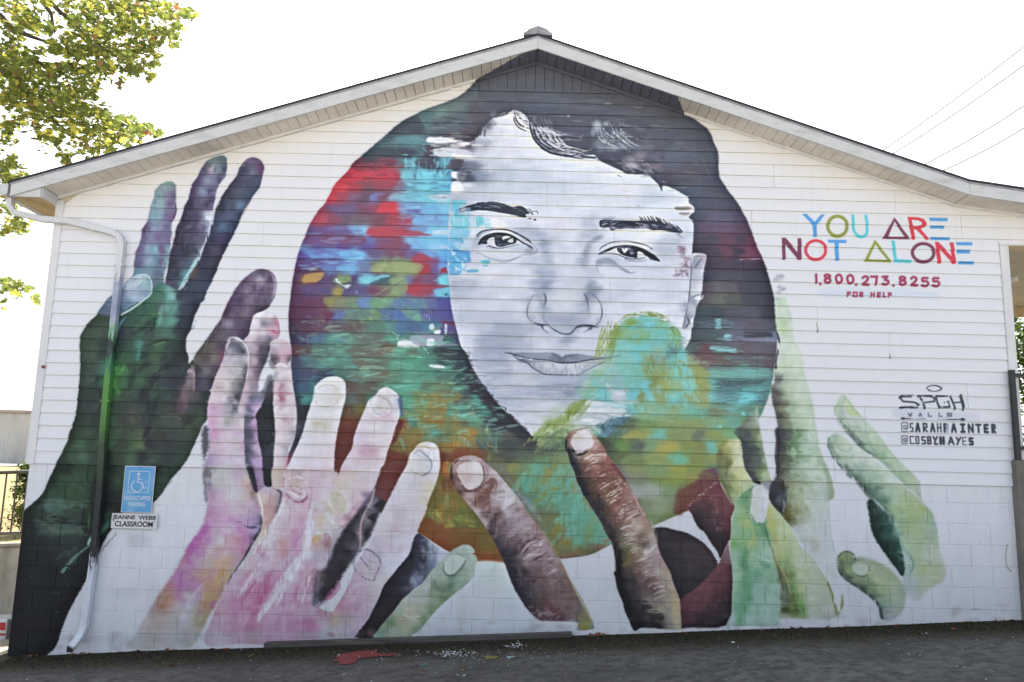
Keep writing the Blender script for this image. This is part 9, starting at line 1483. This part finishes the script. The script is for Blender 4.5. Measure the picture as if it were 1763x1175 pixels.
def leaf_geo(size, tri=False):
    v = [(0, 0, .06 * size)] + [(x * size, y * size, -.05 * size * (abs(x) + .5 * abs(y))) for x, y in MAPLE]; f = [(0, i + 1, (i + 1) % 18 + 1) for i in range(18)]
    return np.array(v, np.float32), f
LS = leaf_geo(1.)
SMALL = (np.array([(0, -.5, 0), (.32, -.05, .06), (0, .5, 0), (-.32, -.05, .06)], np.float32), [(0, 1, 2), (0, 2, 3)])
rr = np.random.RandomState(11)
def rotm(n):
    a = rr.uniform(0, 2 * math.pi, n); b = rr.normal(0, .75, n); c = rr.uniform(0, 2 * math.pi, n)
    ca, sa, cb, sb, cc, sc = np.cos(a), np.sin(a), np.cos(b), np.sin(b), np.cos(c), np.sin(c)
    Rz = np.zeros((n, 3, 3)); Rz[:, 0, 0] = ca; Rz[:, 0, 1] = -sa; Rz[:, 1, 0] = sa; Rz[:, 1, 1] = ca; Rz[:, 2, 2] = 1
    Rx = np.zeros((n, 3, 3)); Rx[:, 0, 0] = 1; Rx[:, 1, 1] = cb; Rx[:, 1, 2] = -sb; Rx[:, 2, 1] = sb; Rx[:, 2, 2] = cb
    R3 = np.zeros((n, 3, 3)); R3[:, 0, 0] = cc; R3[:, 0, 1] = -sc; R3[:, 1, 0] = sc; R3[:, 1, 1] = cc; R3[:, 2, 2] = 1
    return R3 @ Rx @ Rz
def leaves(name, pts, size, geo, mats, parent, mix, kind='stuff'):
    pts = np.asarray(pts); n = len(pts); V0, F0 = geo; R = rotm(n); s = rr.uniform(.65, 1.25, n) * size
    V_ = (np.einsum('nij,kj->nki', R, V0) * s[:, None, None] + pts[:, None, :]).reshape(-1, 3)
    F = (np.array(F0)[None] + (np.arange(n) * len(V0))[:, None, None]).reshape(-1, 3)
    me = bpy.data.meshes.new(name); me.vertices.add(len(V_)); me.vertices.foreach_set('co', V_.astype(np.float32).ravel()); me.loops.add(len(F) * 3); me.loops.foreach_set('vertex_index', F.astype(np.int32).ravel())
    me.polygons.add(len(F)); me.polygons.foreach_set('loop_start', np.arange(len(F), dtype=np.int32) * 3); me.polygons.foreach_set('loop_total', np.full(len(F), 3, np.int32))
    for m in mats: me.materials.append(m)
    idx = np.repeat(rr.choice(len(mats), n, p=mix), len(F0)); me.polygons.foreach_set('material_index', idx.astype(np.int32)); me.update(); me.validate()
    o = bpy.data.objects.new(name, me); COL.objects.link(o); o.parent = parent
    if kind: o['kind'] = kind
    return o
M_BARK = simple('grey_bark', '5c5046', '3c342e', 7, .9, bump=.8, ps=(3, 3, .8))
# ---- the maple behind the left end of the roof; crown shape from its silhouette, set at 5 to 9 m behind the wall line
TY = 6.5
tree = tag(empty('maple_tree', (-15.5, 8.5, .8)), 'large maple with green and yellow autumn leaves above the left end of the roof', 'tree')
def relp(o): return rel(o, tree)
# clusters: photo x, y, radius px, number, depth
CL = []
def cl(x, y, r, n, ry=None, kind=0): CL.append((x, y, r, ry or r * .7, n, kind))
for q in [(30,10,45,60),(45,40,34,60),(20,60,26,30),(60,45,20,22),(110,5,30,34),(160,15,34,56),(210,12,36,60),(250,20,34,56),(290,22,24,36),(318,24,16,26),(333,26,9,10),(140,40,30,50),(175,55,34,60),(215,50,34,56),(250,55,28,50),(285,55,20,28),(305,45,12,12),(302,66,10,12),(298,78,6,7),
 (85,50,12,14),(90,72,16,18),(100,85,18,20),(120,65,22,26),(125,90,26,34),(150,85,28,40),(190,90,32,52),(225,88,30,46),(255,85,22,32),(265,70,16,18),(272,95,8,7),(268,110,10,8),(255,112,14,12),(240,120,16,16),(225,118,18,18),(190,120,26,30),(160,118,24,30),(205,142,10,8),(262,132,8,10),(256,138,6,5),(220,100,20,20),
 (10,90,28,40),(25,110,34,60),(50,100,24,30),(65,90,14,12),(20,140,36,70),(60,130,36,62),(95,125,30,46),(125,120,24,34),(145,140,24,30),(165,150,12,10),(15,170,32,50),(50,170,40,80),(95,165,40,76),(130,160,28,42),(160,165,14,12),(110,190,40,70),(70,200,40,66),(30,205,30,34),(10,220,24,26),(150,190,30,46),(175,195,20,24),(190,210,24,36),(215,210,20,28),(235,220,22,34),(255,225,18,26),(272,232,12,14),(225,240,24,24),(200,235,28,36),(165,225,30,44),(130,225,34,46),(95,240,28,24),(75,235,24,20),(145,255,26,26),(110,268,16,18),(115,278,10,10),(180,250,26,26),(190,262,14,10),(160,275,14,8),
 (15,240,20,20),(8,285,16,24),(25,285,14,12),(5,305,22,36),(20,310,20,26),(35,300,10,8),(12,335,22,34),(28,345,16,18),(10,360,18,22),(30,380,14,16),(38,395,10,12),(15,390,16,20),(42,388,6,5),(55,380,4,2),(5,400,12,12),(20,272,12,10),
 (8,485,12,16),(20,488,10,14),(35,492,14,18),(50,498,10,12),(60,512,8,9),(66,522,6,6),(30,505,12,9),(6,500,10,10),(5,520,5,4),(5,530,3,2)]: cl(*q)
for q in [(-40,20,60,160),(-60,100,80,240),(-50,190,80,220),(-40,290,60,140),(-70,380,60,120),(-60,480,50,90),(-160,150,110,330),(-180,330,110,260),(-260,60,120,300),(-330,250,130,320),(60,-50,90,260),(200,-60,100,260),(320,-70,70,110),(-40,-90,120,320),(-200,-120,140,340),(120,-150,120,260)]: cl(*q)
P_, Q_ = [], []
for x, y, rx, ry, n, kd in CL:
    n = int(n * 1.15); sc_ = (CAMD + TY) / FPX; R = rx * sc_
    big = x < -20 or y < -30
    for _ in range(int(n * (.8 if big else 2.3))):
        u = rr.normal(0, .46, 3); Yd = TY + u[1] * (1.6 if not big else 2.6) + (rr.uniform(-1.5, 1.5))
        p = unproj(x + u[0] * rx, y + u[2] * ry, TY); c_ = np.array([0, -CAMD, CAMZ]); p = c_ + (p - c_) * (CAMD + Yd) / (CAMD + TY)
        P_.append(p)
    if not big and 100 < x < 300 and y < 160:
        for _ in range(int(n * .9)):
            u = rr.normal(0, .42, 3); p = unproj(x + u[0] * rx, y + u[2] * ry, TY + u[1]); Q_.append(p)
P_ = np.array(P_); rr.shuffle(P_)
relp(leaves('foliage', P_[300:], .135, LS, [LG, LY, LR], None, [.79, .19, .02])).location = (0, 0, 0)
relp(leaves('seed_clusters', np.array(Q_), .07, SMALL, [LD, LR], None, [.7, .3]))
# the 300 leaves nearest the viewer as leaves of their own
order = np.argsort(P_[:300, 1]); lm = []
for mt in (LG, LG, LY, LG, LR):
    me = bpy.data.meshes.new('leaf'); v, f = LS; me.from_pydata([tuple(q) for q in v], [], f); me.materials.append(mt); me.update(); lm.append(me)
for i in range(290):
    o = bpy.data.objects.new('leaf', lm[i % 5 if i % 9 else 0]); COL.objects.link(o); s = rr.uniform(.12, .17); o.scale = (s, s, s); o.rotation_euler = tuple(rr.uniform(-1.1, 1.1, 2)) + (rr.uniform(0, 6.28),); o.parent = tree; o.location = Vector(P_[i]) - tree.location
# trunk and limbs
def U(x, y, Y=TY): return Vector(unproj(x, y, Y))
m = MB(); root = Vector((-15.5, 8.5, .6)); m.tube([root, root + Vector((.1, 0, 2)), root + Vector((.3, -.2, 4)), root + Vector((.8, -.5, 6.5)), root + Vector((1.2, -.6, 9))], [.42, .33, .28, .17, .03], 12); relp(m.build('trunk', M_BARK, smooth=True))
k4 = root + Vector((.3, -.2, 4)); k5 = root + Vector((.5, -.3, 5.2)); k3 = root + Vector((.2, -.1, 3.2))
def limb(pts, r0, r1):
    m = MB(); n_ = len(pts); m.tube(pts, list(np.linspace(r0, r1, n_)), 7); relp(m.build('limb', M_BARK, smooth=True))
limb([k4, U(-200, 60), U(-40, 10), U(0, 28), U(22, 50), U(50, 62), U(78, 72), U(110, 82)], .12, .010)
limb([k5, U(-120, -80), U(60, -30), U(78, 8), U(88, 25), U(92, 45), U(94, 60)], .09, .008)
limb([k5, U(-100, -100), U(60, -50), U(80, -2), U(105, 22), U(130, 42), U(160, 80), U(190, 110)], .09, .008)
limb([k5, U(0, -120), U(100, -60), U(190, 5), U(200, 20), U(208, 42)], .07, .006)
limb([k4, U(-200, 120), U(-30, 100), U(20, 106), U(90, 112), U(125, 110), U(170, 118)], .12, .008)
limb([k4, U(-160, 180), U(-20, 110), U(30, 140), U(55, 172), U(80, 200), U(120, 230), U(150, 245)], .12, .010)
limb([U(80, 200), U(100, 210), U(150, 215), U(200, 225), U(250, 232)], .03, .006); limb([k3, U(-150, 300), U(-30, 290), U(10, 300), U(30, 340)], .06, .006); limb([k3, U(-150, 470), U(-30, 478), U(10, 490), U(50, 505)], .05, .005)
limb([U(60, -50), U(52, -10), U(58, 12), U(64, 40), U(66, 62)], .02, .005); limb([U(100, -60), U(240, 0), U(290, 8), U(320, 20)], .04, .006); limb([U(160, 80), U(210, 60), U(260, 40), U(310, 30)], .02, .005); limb([U(120, 42), U(140, 60), U(210, 100), U(260, 120)], .02, .005)
# ---- trees beyond the porch
LE = leafmat('dark_green_leaf', '2c3a26', '4c5c3c', .4); LE2 = leafmat('mid_green_leaf', '5c7034', '7c8c44', .5)
def treeR(x, y, h, rx, n, label, mats, mix):
    e = tag(empty('broadleaf_tree', (x, y, 1.2)), label, 'tree', 'trees beyond the porch'); m = MB(); m.tube([(0, 0, -.2), (.1, 0, h * .4), (0, .1, h * .8)], [.22, .16, .05], 10); m.build('trunk', M_BARK, e, True)
    P = []
    for c in range(26):
        u = rr.normal(0, 1, 3); u /= np.linalg.norm(u); rad = rr.uniform(.35, 1); cx = np.array([u[0] * rx * rad, u[1] * rx * rad, h * .58 + u[2] * h * .44 * rad]); q = rr.normal(0, 1, (n // 26, 3)) * rx * .17 + cx; P.append(q)
    leaves('crown', np.vstack(P), .24, SMALL, mats, e, mix); return e
treeR(17.5, 17.5, 8.2, 3.4, 9000, 'dark green tree seen past the white corner post over the porch railing', [LE, LE2], [.75, .25])
treeR(24.5, 24, 7.0, 3.8, 7000, 'paler green tree farther right, behind the parked car', [LE, LE2], [.4, .6])
# bush at left
e = tag(empty('round_bush', (-6.62, 3.4, .62)), 'small dense green bush beside the timber post in the lawn', 'bush')
P = []
for c in range(30):
    u = rr.normal(0, 1, 3); u /= np.linalg.norm(u); P.append(rr.normal(0, .06, (260, 3)) + np.array([u[0] * .24, u[1] * .24, .52 + u[2] * .38]))
leaves('foliage', np.vstack(P), .05, SMALL, [LE, LE2], e, [.5, .5]); m = MB(); m.tube([(0, 0, -.05), (0, 0, .5)], [.04, .02], 8); m.build('stem', M_BARK, e)
# ---------------------------------------------------------------- parked car beyond the porch (only its nose shows)
e = tag(empty('parked_car', (16.6, 13.2, 1.51), .1), 'white car parked beyond the porch, seen through the railing at the right edge', 'car')
M_CAR = simple('white_car_paint', 'd6d8dc', 'cdd0d6', 1, .25, spec=.6); M_GLS = simple('car_glass', '2c3c4c', '3c5064', 2, .1); M_TY = simple('tyre_rubber', '1c1c1e'); M_RIM = simple('alloy_rim', '9c9ea2', '8c8e92', 9, .35, metal=.7)
pr = [(-2.1, .32), (-2.15, .62), (-2.0, .78), (-1.2, .88), (-.55, 1.34), (.9, 1.38), (1.55, .98), (2.05, .92), (2.12, .55), (2.05, .32)]
m = MB(); m.prism(pr, -.82, .82); bevel(m.build('body', M_CAR, e), .06, 3)
for s_ in (-1, 1):
    m = MB(); a_, b_ = (s_ * .815, s_ * .835); m.prism([(-.95, .9), (-.48, 1.26), (.8, 1.3), (1.3, .96)], min(a_, b_), max(a_, b_)); m.build('side_window', M_GLS, e)
    for x in (-1.35, 1.35):
        m = MB(); m.tube([(x, s_ * .66, .32), (x, s_ * .86, .32)], .33, 20); wh = m.build('wheel', M_TY, e); m = MB(); m.tube([(x, s_ * .8601, .32), (x, s_ * .872, .32)], .2, 16); m.build('rim', M_RIM, wh)
    m = MB(); m.tube([(-2.12, s_ * .58, .64), (-2.02, s_ * .62, .66)], .09, 12); m.build('headlight', M_GLS, e)
# ---------------------------------------------------------------- overhead wires
M_WIRE = simple('pale_cable', 'b4bac0', 'a4acb4', 3)
for i, (a, b, lab) in enumerate([((1763, 68), (1515, 255), 'topmost of the four thin cables crossing the sky at upper right'), ((1763, 100), (1530, 262), 'second thin cable from the top crossing the sky at upper right'), ((1763, 170), (1580, 282), 'third thin cable from the top crossing the sky at upper right'), ((1763, 208), (1615, 290), 'lowest of the four thin cables crossing the sky at upper right')]):
    A = U(a[0] + (a[0] - b[0]) * .8, a[1] + (a[1] - b[1]) * .8, 20); Bp = U(b[0] - (a[0] - b[0]) * .35, b[1] - (a[1] - b[1]) * .35, 27)
    ps = [A.lerp(Bp, t_) - Vector((0, 0, .35 * math.sin(math.pi * t_))) for t_ in np.linspace(0, 1, 10)]
    e = tag(empty('overhead_cable', A), lab, 'cable'); m = MB(); m.tube(ps, .034, 6); rel(m.build('strand', M_WIRE), e)
A = U(-80, 566, 26); Bp = U(110, 567, 26); e = tag(empty('overhead_cable', A), 'single faint cable crossing the sky at the left edge above the shed', 'cable'); m = MB(); m.tube([A, (A + Bp) / 2, Bp], .006, 6); rel(m.build('strand', M_WIRE), e)
# ---------------------------------------------------------------- litter on the asphalt
def ground_pt(px, py):
    d = FW + R2 * (px - 881.5) / FPX + U2 * (587.5 - py) / FPX; c_ = np.array([0, -CAMD, CAMZ])
    # plane z = .015 + .057 x
    t_ = (.015 + .057 * c_[0] - c_[2]) / (d[2] - .057 * d[0]); p = c_ + d * t_; return p
def spill(name, pts, mat, label, cat='paint spill'):
    P = [ground_pt(*q) for q in pts]; c_ = sum(P) / len(P); e = mk(name, [(p[0] - c_[0], p[1] - c_[1], gn(p[0], p[1]) + .006 - gn(c_[0], c_[1])) for p in P], [tuple(range(len(P)))], mat); e.location = (c_[0], c_[1], gn(c_[0], c_[1])); tag(e, label, cat); return e
M_SPR = simple('dried_red_paint', '8a3a34', '7a4440', 12, .7, lo=.4, hi=.75); M_SPY = simple('dried_ochre_paint', '8c8440', '6c6840', 12, .8); M_SPT = simple('dried_mint_paint', 'a4ccc4', '84a8a4', 12, .8); M_SPT2 = simple('dried_turquoise_paint', '5c94a0', '4c7880', 12, .8)
spill('paint_spill', [(576,1130),(590,1126),(615,1122),(630,1120),(650,1119),(648,1124),(665,1125),(690,1124),(672,1129),(650,1130),(640,1131),(628,1132),(614,1134),(616,1138),(608,1142),(594,1144),(580,1144),(586,1140),(574,1138),(582,1134)], M_SPR, 'large dried red paint spill on the asphalt below the kerb strip')
spill('paint_spill', [(828,1130),(845,1129),(860,1131),(850,1135),(834,1136),(838,1133)], M_SPY, 'small ochre paint spill on the asphalt among the paint flakes')
spill('paint_spill', [(871,1131),(884,1129.5),(888,1131),(880,1132),(876,1135),(873,1132.5)], M_SPT, 'small pale mint paint spill right of the ochre one')
spill('paint_spill', [(722,1145),(734,1142),(737,1143),(726,1146)], M_SPT2, 'thin turquoise paint streak left of centre on the asphalt')
spill('paint_spill', [(807,1149),(814,1146),(812,1149),(808,1152)], M_SPT2, 'tiny turquoise paint mark below the ochre spill')
spill('paint_spill', [(852,1154),(858,1151),(857,1153)], M_SPT2, 'tiny turquoise paint mark below the mint spill')
spill('paint_spill', [(793,1153),(800,1152),(798,1155)], M_SPY, 'tiny ochre dot of paint in front of the flakes'); spill('paint_spill', [(810,1161),(816,1161),(815,1163)], M_SPY, 'tiny ochre dot of paint nearest the viewer')
# flakes of white paint
F_ = []; G_ = []
def flake(px, py, s):
    p = ground_pt(px, py); n = rr.randint(4, 6); a0 = rr.uniform(0, 6); k0 = len(F_)
    for j in range(n):
        a = a0 + 2 * math.pi * j / n; r = s * rr.uniform(.5, 1.2); F_.append((p[0] + r * math.cos(a), p[1] + r * 1.4 * math.sin(a), gn(p[0], p[1]) + .006 + rr.uniform(0, .012)))
    G_.append(tuple(range(k0, k0 + n)))
for _ in range(120): flake(rr.normal(778, 22), 1125 + rr.normal(0, 4.2), rr.uniform(.004, .013))
for _ in range(46): flake(rr.normal(886, 11), 1112 + rr.normal(0, 2), rr.uniform(.004, .012))
for _ in range(110): flake(rr.uniform(560, 1010), 1118 + abs(rr.normal(0, 16)), rr.uniform(.002, .006))
for _ in range(240): flake(rr.uniform(20, 1750), rr.uniform(1085, 1172), rr.uniform(.0015, .0055))
for px, py, s in ((583,1129,.02),(788,1163,.016),(799,1163,.016),(592,1161,.01),(945,1131,.01),(1262,1107,.016),(1528,1108,.018),(1707,1112,.022),(1683,1103,.016),(1744,1098,.012),(1595,1091,.012),(640,1172,.016),(990,1127,.008)): flake(px, py, s)
mk('paint_flakes', F_, G_, simple('white_flakes', 'd4d4d8', 'a8a8ac', 30, .7))['kind'] = 'stuff'
# fallen leaves
LFM = [simple('dry_orange_leaf', '8c5430', '6c3c24', 9, .8), simple('dry_brown_leaf', '5c4430', '7c5c40', 9, .8), simple('dry_ochre_leaf', '7c6c34', '5c4c28', 9, .8)]
lms = []
for mt in LFM:
    v, f = LS; me = bpy.data.meshes.new('fallen_leaf'); me.from_pydata([(q[0], q[1], q[2] + .35 * q[0] ** 2 * (1 if q[1] > 0 else -.3) + .05) for q in v], [], f); me.materials.append(mt); me.update(); lms.append(me)
sp = [(60,1124),(75,1122),(92,1119),(150,1117),(165,1118),(172,1120),(150,1124),(240,1119),(248,1120),(292,1119),(302,1121),(365,1119),(388,1118),(432,1129),(94,1134),(295,1144),(914,1096),(926,1098),(935,1096),(943,1093),(950,1098),(1018,1092),(1028,1092),(1040,1094),(1362,1081),(1376,1080),(1425,1080),(1452,1079),(1462,1078),(1484,1078),(1645,1067),(1652,1067),(1708,1068),(1716,1067),(1730,1067),(1745,1069),(1092,1095),(1180,1092),(1250,1091),(1310,1087),(1540,1076),(1580,1090),(1640,1083)]
for i, (px, py) in enumerate(sp):
    p = ground_pt(px, py); o = bpy.data.objects.new('fallen_leaf', lms[(0, 1, 0, 2, 1)[i % 5]]); COL.objects.link(o); s = rr.uniform(.05, .085); o.scale = (s, s, s); yy = min(p[1], -.03)
    o.location = (p[0], yy, gn(p[0], yy) + .004); o.rotation_euler = (rr.uniform(-.5, .5), rr.uniform(-.5, .5), rr.uniform(0, 6.28))
    tag(o, 'dry curled maple leaf lying on the asphalt along the foot of the painted wall', 'leaf', 'dry leaves fallen along the foot of the wall')
p = unproj(75, 633, -.026); o = bpy.data.objects.new('stuck_leaf', lms[0]); COL.objects.link(o); o.scale = (.05, .05, .05); o.rotation_euler = (1.45, .1, .3); o.location = (p[0], -.030, p[2]); tag(o, 'single rust-red leaf caught on the white corner board at the left edge of the wall', 'leaf')
# leaves on the sunlit lawn at left
P = [(rr.uniform(-9, -5), rr.uniform(1.7, 12)) for _ in range(2200)]
P = [(x, y, lz(x, y) + .015) for x, y in P]; leaves('leaf_litter', np.array(P), .06, SMALL, [LFM[0], LFM[1], LFM[2]], None, [.45, .3, .25])
# dirt and moss banked on the asphalt at the foot of the wall: thousands of small crumbs
P = []
for _ in range(26000):
    x = rr.uniform(-4.7, 5.0); y = -.02 - abs(rr.normal(0, .22)); P.append((x, y, gn(x, y) + .004))
leaves('dirt_crumbs', np.array(P), .016, SMALL, [simple('dark_crumb', '2c2620', '40382c', 20, .95), simple('moss_crumb', '3c4022', '2c3018', 20, .95)], None, [.7, .3])
print('script done')
